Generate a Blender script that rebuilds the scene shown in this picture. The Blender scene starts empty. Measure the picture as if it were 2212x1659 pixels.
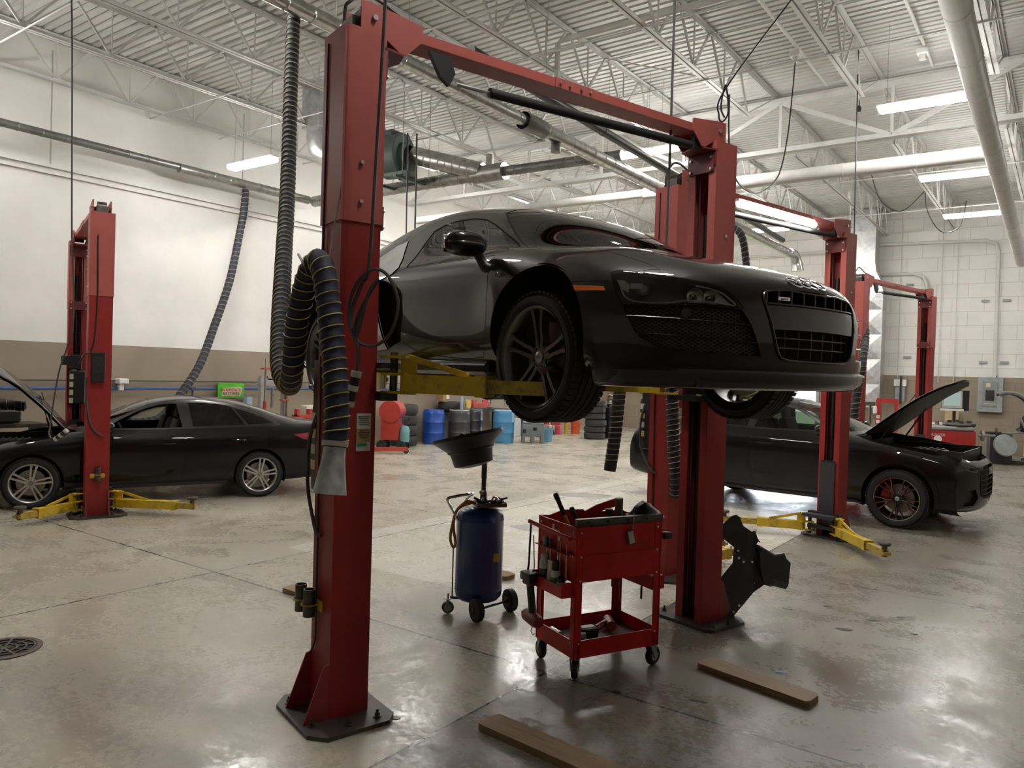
import bpy, bmesh, math, random
from mathutils import Vector, Matrix
from mathutils.bvhtree import BVHTree
random.seed(7)
V = Vector
PI = math.pi
SC = bpy.context.scene
COL = SC.collection
sin, cos, rad = math.sin, math.cos, math.radians

# ------------------------------------------------------------------ camera, exposure, world, daylight
def make_camera():
    yaw, pitch, roll, h = rad(35.9), -0.0142, 0.030, 1.91
    fw = V((-sin(yaw) * cos(pitch), cos(yaw) * cos(pitch), sin(pitch)))
    r = V((cos(yaw), sin(yaw), 0)); u = r.cross(fw)
    r2 = r * cos(roll) + u * sin(roll); u2 = -r * sin(roll) + u * cos(roll)
    cd = bpy.data.cameras.new('camera'); cd.sensor_width = 36; cd.lens = 1660 / 2212 * 36
    cd.clip_start = .05; cd.clip_end = 200
    co = bpy.data.objects.new('camera', cd); COL.objects.link(co)
    m = Matrix((r2, u2, -fw)).transposed().to_4x4(); m.translation = V((0, 0, h))
    co.matrix_world = m
    SC.camera = co
make_camera()
SC.view_settings.view_transform = 'Standard'; SC.view_settings.look = 'None'
SC.view_settings.exposure = 1.0; SC.view_settings.gamma = 1.0; SC.view_settings.use_curve_mapping = False
SC.cycles.use_denoising = True
SC.cycles.max_bounces = 8; SC.cycles.diffuse_bounces = 4; SC.cycles.glossy_bounces = 4
SC.cycles.transparent_max_bounces = 8; SC.cycles.transmission_bounces = 4
SC.cycles.caustics_reflective = False; SC.cycles.caustics_refractive = False
SC.cycles.sample_clamp_indirect = 6.0
SC.cycles.use_adaptive_sampling = True

W = bpy.data.worlds.new('world'); SC.world = W; W.use_nodes = True
_nt = W.node_tree; _bg = _nt.nodes['Background']
_sky = _nt.nodes.new('ShaderNodeTexSky'); _sky.sky_type = 'HOSEK_WILKIE'; _sky.turbidity = 6
_sky.sun_direction = (.3, -.5, .8)
_hs = _nt.nodes.new('ShaderNodeHueSaturation'); _hs.inputs['Saturation'].default_value = .35
_nt.links.new(_sky.outputs[0], _hs.inputs['Color']); _nt.links.new(_hs.outputs[0], _bg.inputs[0])
_bg.inputs[1].default_value = 14.0
LAMP_POWER = 9.0      # emission of the fluorescent tubes
# ------------------------------------------------------------------ materials
MATS = {}
def mat(name, col, rough=.5, metal=0., coat=0., var=.12, scale=6., bump=0., bscale=60., stain=None, sscale=2.5, samt=.5, spec=.5, coatr=.03, stretch=None):
    if name in MATS: return MATS[name]
    m = bpy.data.materials.new(name); m.use_nodes = True; MATS[name] = m
    nt = m.node_tree; b = nt.nodes['Principled BSDF']; N = nt.nodes.new; L = nt.links.new
    b.inputs['Roughness'].default_value = rough; b.inputs['Metallic'].default_value = metal
    b.inputs['Specular IOR Level'].default_value = spec
    b.inputs['Coat Weight'].default_value = coat; b.inputs['Coat Roughness'].default_value = coatr
    tc = N('ShaderNodeTexCoord'); co = tc.outputs['Object']
    if stretch:
        mp = N('ShaderNodeMapping'); mp.inputs['Scale'].default_value = stretch; L(co, mp.inputs[0]); co = mp.outputs[0]
    n = N('ShaderNodeTexNoise'); n.inputs['Scale'].default_value = scale; n.inputs['Detail'].default_value = 5; L(co, n.inputs['Vector'])
    r = N('ShaderNodeMapRange'); r.inputs['From Min'].default_value = .3; r.inputs['From Max'].default_value = .7
    r.inputs['To Min'].default_value = 1 - var; r.inputs['To Max'].default_value = 1 + var; L(n.outputs[0], r.inputs[0])
    mx = N('ShaderNodeMix'); mx.data_type = 'RGBA'; mx.blend_type = 'MULTIPLY'; mx.inputs[0].default_value = 1
    mx.inputs[6].default_value = (*col, 1); L(r.outputs[0], mx.inputs[7]); out = mx.outputs[2]
    if stain:
        n2 = N('ShaderNodeTexNoise'); n2.inputs['Scale'].default_value = sscale; n2.inputs['Detail'].default_value = 8; n2.inputs['Roughness'].default_value = .65; L(co, n2.inputs['Vector'])
        r2 = N('ShaderNodeMapRange'); r2.inputs['From Min'].default_value = .5; r2.inputs['From Max'].default_value = .68; r2.inputs['To Max'].default_value = samt; L(n2.outputs[0], r2.inputs[0])
        m2 = N('ShaderNodeMix'); m2.data_type = 'RGBA'; L(r2.outputs[0], m2.inputs[0]); L(out, m2.inputs[6]); m2.inputs[7].default_value = (*stain, 1); out = m2.outputs[2]
    L(out, b.inputs['Base Color'])
    if bump:
        n3 = N('ShaderNodeTexNoise'); n3.inputs['Scale'].default_value = bscale; n3.inputs['Detail'].default_value = 4; L(co, n3.inputs['Vector'])
        bp = N('ShaderNodeBump'); bp.inputs['Strength'].default_value = bump; bp.inputs['Distance'].default_value = .01; L(n3.outputs[0], bp.inputs['Height']); L(bp.outputs[0], b.inputs['Normal'])
    return m
def emat(name, col, strength):
    if name in MATS: return MATS[name]
    m = bpy.data.materials.new(name); m.use_nodes = True; MATS[name] = m
    nt = m.node_tree; nt.nodes.clear()
    e = nt.nodes.new('ShaderNodeEmission'); e.inputs[0].default_value = (*col, 1); e.inputs[1].default_value = strength
    o = nt.nodes.new('ShaderNodeOutputMaterial'); nt.links.new(e.outputs[0], o.inputs[0])
    return m
def glass(name, tint, refl_rough=.0, k=1.0):
    if name in MATS: return MATS[name]
    m = bpy.data.materials.new(name); m.use_nodes = True; MATS[name] = m
    nt = m.node_tree; nt.nodes.clear(); N = nt.nodes.new; L = nt.links.new
    t = N('ShaderNodeBsdfTransparent'); t.inputs[0].default_value = (*tint, 1)
    g = N('ShaderNodeBsdfGlossy'); g.inputs[1].default_value = refl_rough
    f = N('ShaderNodeFresnel'); f.inputs[0].default_value = 1.5
    mu = N('ShaderNodeMath'); mu.operation = 'MULTIPLY'; mu.inputs[1].default_value = k; mu.use_clamp = True
    mx = N('ShaderNodeMixShader'); o = N('ShaderNodeOutputMaterial')
    L(f.outputs[0], mu.inputs[0]); L(mu.outputs[0], mx.inputs[0]); L(t.outputs[0], mx.inputs[1]); L(g.outputs[0], mx.inputs[2]); L(mx.outputs[0], o.inputs[0])
    return m
M_ROOF = mat('painted_roof_steel', (.56, .55, .53), .55, var=.06, scale=2)
M_JOIST = mat('painted_joist', (.60, .59, .57), .5, var=.06)
M_RED = mat('red_lift_paint', (.30, .030, .027), .42, var=.14, scale=3, stain=(.12, .02, .018), samt=.35, sscale=3, spec=.2)
M_REDTOP = mat('pale_red_lift_paint', (.42, .10, .085), .45, var=.08, scale=3, spec=.3)  # paler red for the upper columns, beams and brackets
M_REDOLD = mat('worn_red_lift_paint', (.26, .028, .025), .5, var=.2, scale=5, stain=(.05, .02, .015), samt=.7, sscale=4)
M_DARKRED = mat('dark_red_paint', (.16, .022, .022), .5, var=.15)
M_GRIME = mat('greasy_steel_plate', (.045, .035, .032), .45, var=.4, scale=12, bump=.15, stain=(.10, .07, .05), samt=.5)
M_BLACK = mat('black_plastic', (.012, .012, .013), .45, var=.2)
M_RUBBER = mat('black_rubber', (.016, .016, .017), .7, var=.2, bump=.05)
M_STEEL = mat('bare_steel', (.42, .41, .39), .35, 1, var=.15, scale=10)
M_DSTEEL = mat('dark_oiled_steel', (.10, .09, .08), .4, .8, var=.3, scale=14)
M_GALV = mat('galvanised_sheet', (.55, .56, .56), .32, .85, var=.18, scale=9)
M_YEL = mat('yellow_lift_paint', (.62, .42, .022), .45, var=.12, stain=(.10, .06, .02), samt=.75, sscale=7)
M_CHROME = mat('chrome', (.75, .75, .76), .12, 1, var=.05)
M_BOLT = mat('zinc_bolt', (.62, .61, .58), .3, 1, var=.1)
M_CARBLK = mat('black_car_paint', (.0055, .0056, .0062), .35, 0, 1.0, var=.02, spec=.12, coatr=.012)
M_CARDULL = mat('black_sedan_paint', (.004, .004, .0045), .4, 0, .7, var=.02, spec=.1, coatr=.02)
M_WHITE = mat('white_paint', (.75, .74, .71), .5, var=.05)
M_GLASSD = glass('dark_tinted_glass', (.10, .11, .11), 0, 1.5)
M_GLASS = glass('clear_glass', (.72, .78, .76), 0, 1.3)
M_CABLE = mat('grey_cable', (.07, .068, .065), .6, var=.15)
M_VOID = mat('black_void', (.004, .004, .004), .9, var=.1)

# ------------------------------------------------------------------ mesh builder
def frame(p, d, up=V((0, 0, 1))):
    z = d.normalized()
    if abs(z.dot(up)) > .99: up = V((1, 0, 0))
    x = up.cross(z).normalized(); y = z.cross(x)
    m = Matrix((x, y, z)).transposed().to_4x4(); m.translation = p
    return m
class MB:
    def __init__(s): s.bm = bmesh.new(); s.mi = 0; s.M = Matrix()
    def _v(s, p): return s.bm.verts.new(s.M @ V(p))
    def face(s, vs):
        try: f = s.bm.faces.new(vs)
        except ValueError: return None
        f.material_index = s.mi; return f
    def poly(s, pts): return s.face([s._v(p) for p in pts])
    def box(s, c, d, rz=0, bev=0, rot=None, seg=1):
        R = rot.to_4x4() if rot is not None else Matrix.Rotation(rz, 4, 'Z')
        T = Matrix.Translation(V(c)) @ R
        h = V(d) / 2
        P = [T @ V((h.x * a, h.y * b, h.z * e)) for a in (-1, 1) for b in (-1, 1) for e in (-1, 1)]
        v = [s._v(p) for p in P]
        fs = [s.face([v[i] for i in q]) for q in ((0, 1, 3, 2), (4, 6, 7, 5), (0, 4, 5, 1), (2, 3, 7, 6), (0, 2, 6, 4), (1, 5, 7, 3))]
        if bev:
            es = list({e for f in fs for e in f.edges})
            r = bmesh.ops.bevel(s.bm, geom=es, offset=bev, segments=seg, affect='EDGES', profile=.5)
            for f in r['faces']: f.material_index = s.mi
        return s
    def ring(s, m, r, n, ph=0): return [s._v(m @ V((r * cos(2 * PI * i / n + ph), r * sin(2 * PI * i / n + ph), 0))) for i in range(n)]
    def skin(s, a, b):
        n = len(a)
        for i in range(n): s.face([a[i], a[(i + 1) % n], b[(i + 1) % n], b[i]])
    def cyl(s, p0, p1, r, r1=None, n=14, cap=True):
        p0, p1 = V(p0), V(p1); r1 = r if r1 is None else r1
        m0 = frame(p0, p1 - p0); m1 = m0.copy(); m1.translation = p1
        a, b = s.ring(m0, r, n), s.ring(m1, r1, n); s.skin(a, b)
        if cap: s.face(a[::-1]); s.face(b)
        return s
    def lathe(s, prof, o=(0, 0, 0), axis=(0, 0, 1), n=24, closed=False, cap=False):
        m = frame(V(o), V(axis)); rs = []
        for r, h in prof:
            mm = m @ Matrix.Translation((0, 0, h)); rs.append(s.ring(mm, max(r, 1e-4), n))
        for a, b in zip(rs, rs[1:]): s.skin(a, b)
        if closed: s.skin(rs[-1], rs[0])
        if cap: s.face(rs[0][::-1]); s.face(rs[-1])
        return s
    def tube(s, pts, r, n=8, cap=True, closed=False, rf=None):
        pts = [V(p) for p in pts]; k = len(pts); rs = []; x = None
        for i, p in enumerate(pts):
            if closed: d = pts[(i + 1) % k] - pts[i - 1]
            else: d = pts[min(i + 1, k - 1)] - pts[max(i - 1, 0)]
            d.normalize()
            if x is None:
                x = d.orthogonal().normalized()
            else:
                x = (x - d * x.dot(d)); x = x.normalized() if x.length > 1e-6 else d.orthogonal().normalized()
            y = d.cross(x); q = rf(i) if rf else r
            rs.append([s._v(p + (x * cos(2 * PI * j / n) + y * sin(2 * PI * j / n)) * q) for j in range(n)])
        for a, b in zip(rs, rs[1:]): s.skin(a, b)
        if closed: s.skin(rs[-1], rs[0])
        elif cap: s.face(rs[0][::-1]); s.face(rs[-1])
        return s
    def prism(s, pts, d, o=(0, 0, 0), ex=(1, 0, 0), ey=(0, 1, 0)):
        o, ex, ey, d = V(o), V(ex), V(ey), V(d)
        a = [s._v(o + ex * p[0] + ey * p[1]) for p in pts]; b = [s._v(o + ex * p[0] + ey * p[1] + d) for p in pts]
        s.skin(a, b); s.face(a[::-1]); s.face(b)
        return s
    def bar(s, p0, p1, w, h, up=(0, 0, 1)):
        p0, p1 = V(p0), V(p1); m = frame((p0 + p1) / 2, p1 - p0, V(up))
        s.box(m.translation, (w, h, (p1 - p0).length), rot=m.to_3x3()); return s
    def bolt(s, p, d, r=.012, h=.01): s.cyl(p, V(p) + V(d).normalized() * h, r, n=6); return s
    def grid(s, P, flip=False):
        vs = [[s._v(p) for p in row] for row in P]
        for a, b in zip(vs, vs[1:]):
            for i in range(len(a) - 1):
                q = [a[i], a[i + 1], b[i + 1], b[i]]
                s.face(q[::-1] if flip else q)
        return vs
    def build(s, name, mats, parent=None, smooth=35, merge=0, recalc=True):
        if merge: bmesh.ops.remove_doubles(s.bm, verts=s.bm.verts, dist=merge)
        if recalc: bmesh.ops.recalc_face_normals(s.bm, faces=s.bm.faces)
        me = bpy.data.meshes.new(name); s.bm.to_mesh(me); s.bm.free()
        for m in (mats if isinstance(mats, (list, tuple)) else [mats]): me.materials.append(m)
        if smooth:
            me.shade_smooth()
            if smooth < 180: me.set_sharp_from_angle(angle=rad(smooth))
        o = bpy.data.objects.new(name, me); COL.objects.link(o)
        if parent: o.parent = parent
        return o
def tag(o, label=None, cat=None, group=None, kind=None):
    if label: o['label'] = label
    if cat: o['category'] = cat
    if group: o['group'] = group
    if kind: o['kind'] = kind
    return o
def thing(name, label, cat, loc=(0, 0, 0), rz=0, group=None, kind=None):
    o = bpy.data.objects.new(name, None); COL.objects.link(o); o.empty_display_size = .1
    o.location = loc; o.rotation_euler = (0, 0, rz)
    return tag(o, label, cat, group, kind)
def part(name, parent, loc=(0, 0, 0), rot=(0, 0, 0)):
    o = bpy.data.objects.new(name, None); COL.objects.link(o); o.parent = parent; o.location = loc; o.rotation_euler = rot; o.empty_display_size = .05
    return o
def struct(o): o['kind'] = 'structure'; return o
def copy_tree(o, parent=None):
    c = o.copy(); COL.objects.link(c)
    if parent: c.parent = parent
    for ch in list(o.children): copy_tree(ch, c)
    return c
def cat_rom(pts, k=8, closed=False):
    pts = [V(p) for p in pts]; n = len(pts); out = []
    for i in range(n if closed else n - 1):
        if closed: a, b, c, d = pts[i - 1], pts[i], pts[(i + 1) % n], pts[(i + 2) % n]
        else: a, b, c, d = pts[max(i - 1, 0)], pts[i], pts[i + 1], pts[min(i + 2, n - 1)]
        for j in range(k):
            t = j / k
            out.append(.5 * ((2 * b) + (c - a) * t + (2 * a - 5 * b + 4 * c - d) * t * t + (3 * b - a - 3 * c + d) * t ** 3))
    if not closed: out.append(pts[-1])
    return out
def text(body, size, mat_, parent, loc, rot, name='lettering', depth=.001, align='CENTER', sx=1):
    cu = bpy.data.curves.new(name, 'FONT'); cu.body = body; cu.size = size; cu.extrude = depth; cu.align_x = align; cu.align_y = 'CENTER'
    o = bpy.data.objects.new(name, cu); COL.objects.link(o); cu.materials.append(mat_)
    dg = bpy.context.evaluated_depsgraph_get(); me = bpy.data.meshes.new_from_object(o.evaluated_get(dg))
    bpy.data.objects.remove(o); me.name = name
    o = bpy.data.objects.new(name, me); COL.objects.link(o); o.parent = parent; o.location = loc; o.rotation_euler = rot; o.scale = (sx, 1, 1)
    return o
# ------------------------------------------------------------------ the building: floor, walls, roof
XL, XR, YB, YF, ZD = -14.0, 5.0, 26.0, -9.0, 7.25
def floor_material():
    m = bpy.data.materials.new('sealed_concrete'); m.use_nodes = True
    nt = m.node_tree; b = nt.nodes['Principled BSDF']; N = nt.nodes.new; L = nt.links.new
    tc = N('ShaderNodeTexCoord'); co = tc.outputs['Object']
    def noise(sc, det=6, ro=.6, dist=0):
        n = N('ShaderNodeTexNoise'); n.inputs['Scale'].default_value = sc; n.inputs['Detail'].default_value = det; n.inputs['Roughness'].default_value = ro; n.inputs['Distortion'].default_value = dist
        L(co, n.inputs['Vector']); return n.outputs[0]
    def mr(x, a, b_, c, d):
        r = N('ShaderNodeMapRange'); L(x, r.inputs[0]); r.inputs[1].default_value = a; r.inputs[2].default_value = b_; r.inputs[3].default_value = c; r.inputs[4].default_value = d; return r.outputs[0]
    def math_(op, x, y=None):
        n = N('ShaderNodeMath'); n.operation = op
        for i, q in enumerate((x, y)):
            if q is None: continue
            if isinstance(q, (int, float)): n.inputs[i].default_value = q
            else: L(q, n.inputs[i])
        return n.outputs[0]
    def mixc(f, a, c, mode='MIX'):
        n = N('ShaderNodeMix'); n.data_type = 'RGBA'; n.blend_type = mode
        for i, q in ((0, f), (6, a), (7, c)):
            if isinstance(q, tuple): n.inputs[i].default_value = (*q, 1)
            elif isinstance(q, (int, float)): n.inputs[i].default_value = q
            else: L(q, n.inputs[i])
        return n.outputs[2]
    c = mixc(mr(noise(.55, 5, .55, .4), .3, .7, 0, 1), (.37, .335, .265), (.51, .465, .375))
    c = mixc(mr(noise(2.6, 8, .7, .8), .42, .78, 0, .45), c, (.30, .27, .22))
    c = mixc(mr(noise(11, 8, .75), .5, .75, 0, .3), c, (.21, .19, .155))
    c = mixc(mr(noise(34, 4, .6), .64, .74, 0, .25), c, (.07, .06, .05))
    sep = N('ShaderNodeSeparateXYZ'); L(co, sep.inputs[0])
    def joint(ax, off, per, w):
        t = math_('ADD', sep.outputs[ax], -off + per * 40.5)
        t = math_('MODULO', t, per); t = math_('ABSOLUTE', math_('SUBTRACT', t, per / 2))
        return math_('LESS_THAN', t, w)
    j = math_('MAXIMUM', joint(0, -2.65, 3.65, .009), joint(1, 4.13, 3.65, .009))
    # paler strip between the two bays, darker floor to the right of it
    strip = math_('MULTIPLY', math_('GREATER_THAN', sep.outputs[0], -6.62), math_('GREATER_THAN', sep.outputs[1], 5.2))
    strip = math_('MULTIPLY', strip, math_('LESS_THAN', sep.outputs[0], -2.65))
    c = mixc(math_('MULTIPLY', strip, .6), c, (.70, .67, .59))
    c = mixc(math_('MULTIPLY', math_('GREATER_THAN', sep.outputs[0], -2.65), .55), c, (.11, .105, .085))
    c = mixc(j, c, (.035, .03, .026))
    L(c, b.inputs['Base Color'])
    ro = mr(noise(1.3, 7, .65, .6), .35, .65, .16, .42)
    ro = math_('ADD', ro, mr(noise(24, 5), .4, .7, -.04, .10))
    L(ro, b.inputs['Roughness']); b.inputs['Specular IOR Level'].default_value = .55
    bp = N('ShaderNodeBump'); bp.inputs['Strength'].default_value = .16; bp.inputs['Distance'].default_value = .004
    L(math_('ADD', noise(7, 6), noise(45, 4)), bp.inputs['Height']); L(bp.outputs[0], b.inputs['Normal'])
    return m
def wall_material(name, axis, block):
    m = bpy.data.materials.new(name); m.use_nodes = True
    nt = m.node_tree; b = nt.nodes['Principled BSDF']; N = nt.nodes.new; L = nt.links.new
    tc = N('ShaderNodeTexCoord'); sep = N('ShaderNodeSeparateXYZ'); L(tc.outputs['Object'], sep.inputs[0])
    n = N('ShaderNodeTexNoise'); n.inputs['Scale'].default_value = 1.3; n.inputs['Detail'].default_value = 7; L(tc.outputs['Object'], n.inputs['Vector'])
    g = N('ShaderNodeMath'); g.operation = 'GREATER_THAN'; g.inputs[1].default_value = 2.2; L(sep.outputs[2], g.inputs[0])
    mx = N('ShaderNodeMix'); mx.data_type = 'RGBA'; L(g.outputs[0], mx.inputs[0])
    mx.inputs[6].default_value = (.30, .24, .18, 1); mx.inputs[7].default_value = (.80, .78, .745, 1)
    r = N('ShaderNodeMapRange'); r.inputs[1].default_value = .3; r.inputs[2].default_value = .7; r.inputs[3].default_value = .92; r.inputs[4].default_value = 1.05; L(n.outputs[0], r.inputs[0])
    m2 = N('ShaderNodeMix'); m2.data_type = 'RGBA'; m2.blend_type = 'MULTIPLY'; m2.inputs[0].default_value = 1; L(mx.outputs[2], m2.inputs[6]); L(r.outputs[0], m2.inputs[7])
    out = m2.outputs[2]
    if block:
        cb = N('ShaderNodeCombineXYZ'); L(sep.outputs[axis], cb.inputs[0]); L(sep.outputs[2], cb.inputs[1])
        br = N('ShaderNodeTexBrick'); br.inputs['Scale'].default_value = 1; br.inputs['Mortar Size'].default_value = .012; br.inputs['Brick Width'].default_value = .82; br.inputs['Row Height'].default_value = .41; br.inputs['Mortar Smooth'].default_value = .3
        br.inputs['Color1'].default_value = (1, 1, 1, 1); br.inputs['Color2'].default_value = (.965, .965, .965, 1); br.inputs['Mortar'].default_value = (.80, .79, .78, 1); L(cb.outputs[0], br.inputs['Vector'])
        m3 = N('ShaderNodeMix'); m3.data_type = 'RGBA'; m3.blend_type = 'MULTIPLY'; m3.inputs[0].default_value = 1; L(out, m3.inputs[6]); L(br.outputs[0], m3.inputs[7]); out = m3.outputs[2]
        bp = N('ShaderNodeBump'); bp.inputs['Strength'].default_value = .3; bp.inputs['Distance'].default_value = .02; L(br.outputs['Fac'], bp.inputs['Height']); bp.invert = True; L(bp.outputs[0], b.inputs['Normal'])
    L(out, b.inputs['Base Color']); b.inputs['Roughness'].default_value = .55
    return m
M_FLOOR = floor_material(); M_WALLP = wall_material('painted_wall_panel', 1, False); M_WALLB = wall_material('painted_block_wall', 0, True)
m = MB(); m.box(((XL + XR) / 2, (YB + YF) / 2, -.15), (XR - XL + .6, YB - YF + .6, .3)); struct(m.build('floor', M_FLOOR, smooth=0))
m = MB(); m.box((-9, 40, -.25), (60, 27.2, .3)); struct(m.build('ground_outside', mat('grass_and_asphalt_outside', (.16, .20, .07), .9, var=.3, scale=.5), smooth=0))
def wall(name, axis, at, a0, a1, openings, material, thick=.2, sgn=1):
    """a wall in the plane axis=at from a0 to a1, with door openings (b0, b1, z0, z1)"""
    m = MB(); cuts = sorted(openings); x = a0; rects = []
    for b0, b1, z0, z1 in cuts:
        rects += [(x, b0, 0, ZD), (b0, b1, z1, ZD)]
        if z0 > 0: rects.append((b0, b1, 0, z0))
        x = b1
    rects.append((x, a1, 0, ZD))
    for b0, b1, z0, z1 in rects:
        if axis == 'x': m.box((at + sgn * thick / 2, (b0 + b1) / 2, (z0 + z1) / 2), (thick, b1 - b0, z1 - z0))
        else: m.box(((b0 + b1) / 2, at + sgn * thick / 2, (z0 + z1) / 2), (b1 - b0, thick, z1 - z0))
    return struct(m.build(name, material, smooth=0))
wall('wall_left', 'x', XL, YF, YB, [], M_WALLP, sgn=-1)
wall('wall_back', 'y', YB, XL, XR, [(-10.9, -6.6, 0, 3.7)], M_WALLB)
wall('wall_right', 'x', XR, YF, YB, [], M_WALLB)
wall('wall_front', 'y', YF, XL, XR, [], M_WALLB, sgn=-1)
# corrugated steel roof deck, ribs along X
m = MB(); prof = []
y = YF; 
while y < YB:
    prof += [(y, ZD), (y + .09, ZD), (y + .105, ZD + .04), (y + .137, ZD + .04)]; y += .152
prof.append((y, ZD))
m.grid([[(x, p[0], p[1]) for p in prof] for x in (XL - .2, XR + .2)])
m.mi = 1; m.box(((XL + XR) / 2, (YF + YB) / 2, ZD + .12), (XR - XL + .6, YB - YF + .6, .1))
struct(m.build('ceiling', [M_ROOF, M_VOID], smooth=0))
# open-web joists along Y: each is two-angle chords and a rod web
def joist(x, y0, y1, ext0, ext1, dep=.80, seat=.12):
    t = thing('roof_joist', None, None, (x, y0, ZD), kind='structure'); Ln = y1 - y0
    m = MB()
    for s in (-1, 1):
        m.box((s * .034, Ln / 2, -.028), (.05, Ln, .006)); m.box((s * .012, Ln / 2, -.055), (.006, Ln, .055))
    m.build('top_chord', M_JOIST, t, smooth=0)
    m = MB(); L0, L1 = ext0, Ln - ext1
    for s in (-1, 1):
        m.box((s * .036, (L0 + L1) / 2, -dep), (.052, L1 - L0, .006)); m.box((s * .013, (L0 + L1) / 2, -dep + .027), (.006, L1 - L0, .055))
    m.build('bottom_chord', M_JOIST, t, smooth=0)
    m = MB(); n = round((L1 - L0) / 1.22); st = (L1 - L0) / n; zt, zb = -.06, -dep + .03
    for i in range(n + 1):
        yb = L0 + i * st; yb = min(max(yb, L0 + .1), L1 - .1)
        if i < n:
            ym = L0 + (i + .5) * st
            m.bar((0, yb, zb), (0, ym - .04, zt), .030, .030); m.bar((0, ym + .04, zt), (0, L0 + (i + 1) * st - (.1 if i == n - 1 else 0), zb), .030, .030)
        if 0 < i < n: m.cyl((0, yb, zb), (0, yb, zt), .013, n=6)
    m.bar((0, .05, -.08), (0, L0 + .1, zb), .02, .02); m.bar((0, Ln - .05, -.08), (0, L1 - .1, zb), .02, .02)
    m.build('web', M_JOIST, t, smooth=0)
    return t
JX = [-13.61 + 1.80 * k for k in range(11)]
YG = 14.5
for jx in JX:
    joist(jx, YF, YG, .2, 1.4); joist(jx, YG + .02, YB, 1.4, .3)
# girder along X carrying the joists
def girder(y, x0, x1, zt, zb, name):
    t = thing(name, None, None, (x0, y, 0), kind='structure'); Ln = x1 - x0
    for nm, z, w in (('top_chord', zt, .11), ('bottom_chord', zb, .09)):
        m = MB(); sg = -1 if nm == 'top_chord' else 1
        for s in (-1, 1):
            m.box((Ln / 2, s * (w / 2 + .012), z), (Ln, w, .012)); m.box((Ln / 2, s * .018, z + sg * .05), (Ln, .012, .10))
        m.build(nm, M_JOIST, t, smooth=0)
    m = MB(); n = round(Ln / 1.835); st = Ln / n
    for i in range(n):
        a = i * st; c = a + st
        if i % 2 == 0: p, q = (a, 0, zb + .04), (c, 0, zt - .04)
        else: p, q = (a, 0, zt - .04), (c, 0, zb + .04)
        m.bar(p, q, .075, .06, up=(0, 1, 0)); m.box((c, 0, (zt + zb) / 2), (.05, .05, zt - zb - .06))
    m.build('web', M_JOIST, t, smooth=0); return t
girder(YG, XL, XR, ZD - .12, 6.15, 'roof_girder')
# bridging rods across the joists
def rod(name, p, q, r, mt=None, n=6):
    m = MB(); m.cyl(p, q, r, n=n); return struct(m.build(name, mt or M_JOIST))
for y, z in ((4.6, ZD - .81), (7.6, ZD - .81), (9.04, ZD - .81), (11.13, ZD - .81), (18.4, ZD - .81), (22.3, ZD - .81), (4.6, ZD - .07), (7.6, ZD - .07), (11.3, ZD - .07)):
    rod('bridging_rod', (XL, y, z), (XR, y, z), .013)
for k in range(len(JX) - 1):
    for y in (7.6, 11.2):
        if k % 4 == 0: rod('bridging_rod', (JX[k], y, ZD - .07), (JX[k + 1], y, ZD - .76), .011)
# left wall: shelf-like ledge, panel seams and the corner column
m = MB(); m.box((XL + .06, 8.5, 5.14), (.12, 35, .05)); m.box((XL + .03, 8.5, 5.07), (.06, 35, .10)); struct(m.build('trim_1', M_WHITE, smooth=0))
m = MB()
for y in (2.2, 5.9, 9.6, 13.3): m.box((XL + .004, y, 6.15), (.008, .02, 1.9))
struct(m.build('trim_2', mat('seam_grey', (.45, .44, .42), .6), smooth=0))
m = MB(); m.box((XL + .12, 11.95, 2.55), (.2, .16, 5.1)); struct(m.build('trim_3', mat('light_grey_steel', (.48, .48, .47), .5), smooth=0))
m = MB(); m.box((-.75, YB - .15, 3.6), (.4, .3, 7.2)); struct(m.build('trim_4', M_WHITE, smooth=0))
m = MB(); m.box((-8.75, YB - .06, 3.75), (4.5, .12, .1)); m.box((-10.95, YB - .06, 1.85), (.1, .12, 3.7)); m.box((-6.55, YB - .06, 1.85), (.1, .12, 3.7)); struct(m.build('door_1', mat('door_frame_grey', (.3, .3, .3), .5), smooth=0))
# ------------------------------------------------------------------ fluorescent fittings (they light the shop)
M_TUBE = emat('glowing_diffuser', (1, .98, .93), LAMP_POWER * 6)
M_LAMPBODY = mat('lamp_white_enamel', (.7, .7, .68), .4)
def make_lamp(loc, label, rz=0, ln=1.25, hang=True):
    t = thing('ceiling_light', label, 'light', loc, rz, 'strip lights under the roof')
    m = MB(); m.box((0, 0, .045), (ln + .06, .17, .03), bev=.006); m.build('housing', M_LAMPBODY, t, smooth=0)
    m = MB(); m.box((0, 0, -.005), (ln, .20, .07), bev=.02); m.build('diffuser', M_TUBE, t, smooth=0)
    m = MB()
    for s in (-1, 1): m.cyl((s * ln * .42, 0, .06), (s * ln * .42, 0, ZD - loc[2]), .004, n=5)
    m.build('hanging_wire', M_STEEL, t)
    return t
for (x, y, z), lb in (((-1.8, 12.5, 6.0), 'bright strip light nearest above the right side of the shop, in front of the girder'),
                      ((-1.9, 17.1, 6.0), 'middle of the three strip lights in a row by the big round duct'),
                      ((-1.95, 21.2, 6.0), 'farthest of the three strip lights in a row by the big round duct'),
                      ((-11.9, 8.35, 5.5), 'strip light glowing beside the hanging hose, above the left wall duct'),
                      ((-6.9, 12.75, 6.0), 'strip light glowing behind the spiral duct above the lifted car'),
                      ((-5.55, 12.75, 6.0), 'short-looking strip light just right of the one behind the spiral duct')):
    make_lamp((x, y, z), lb)
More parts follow.
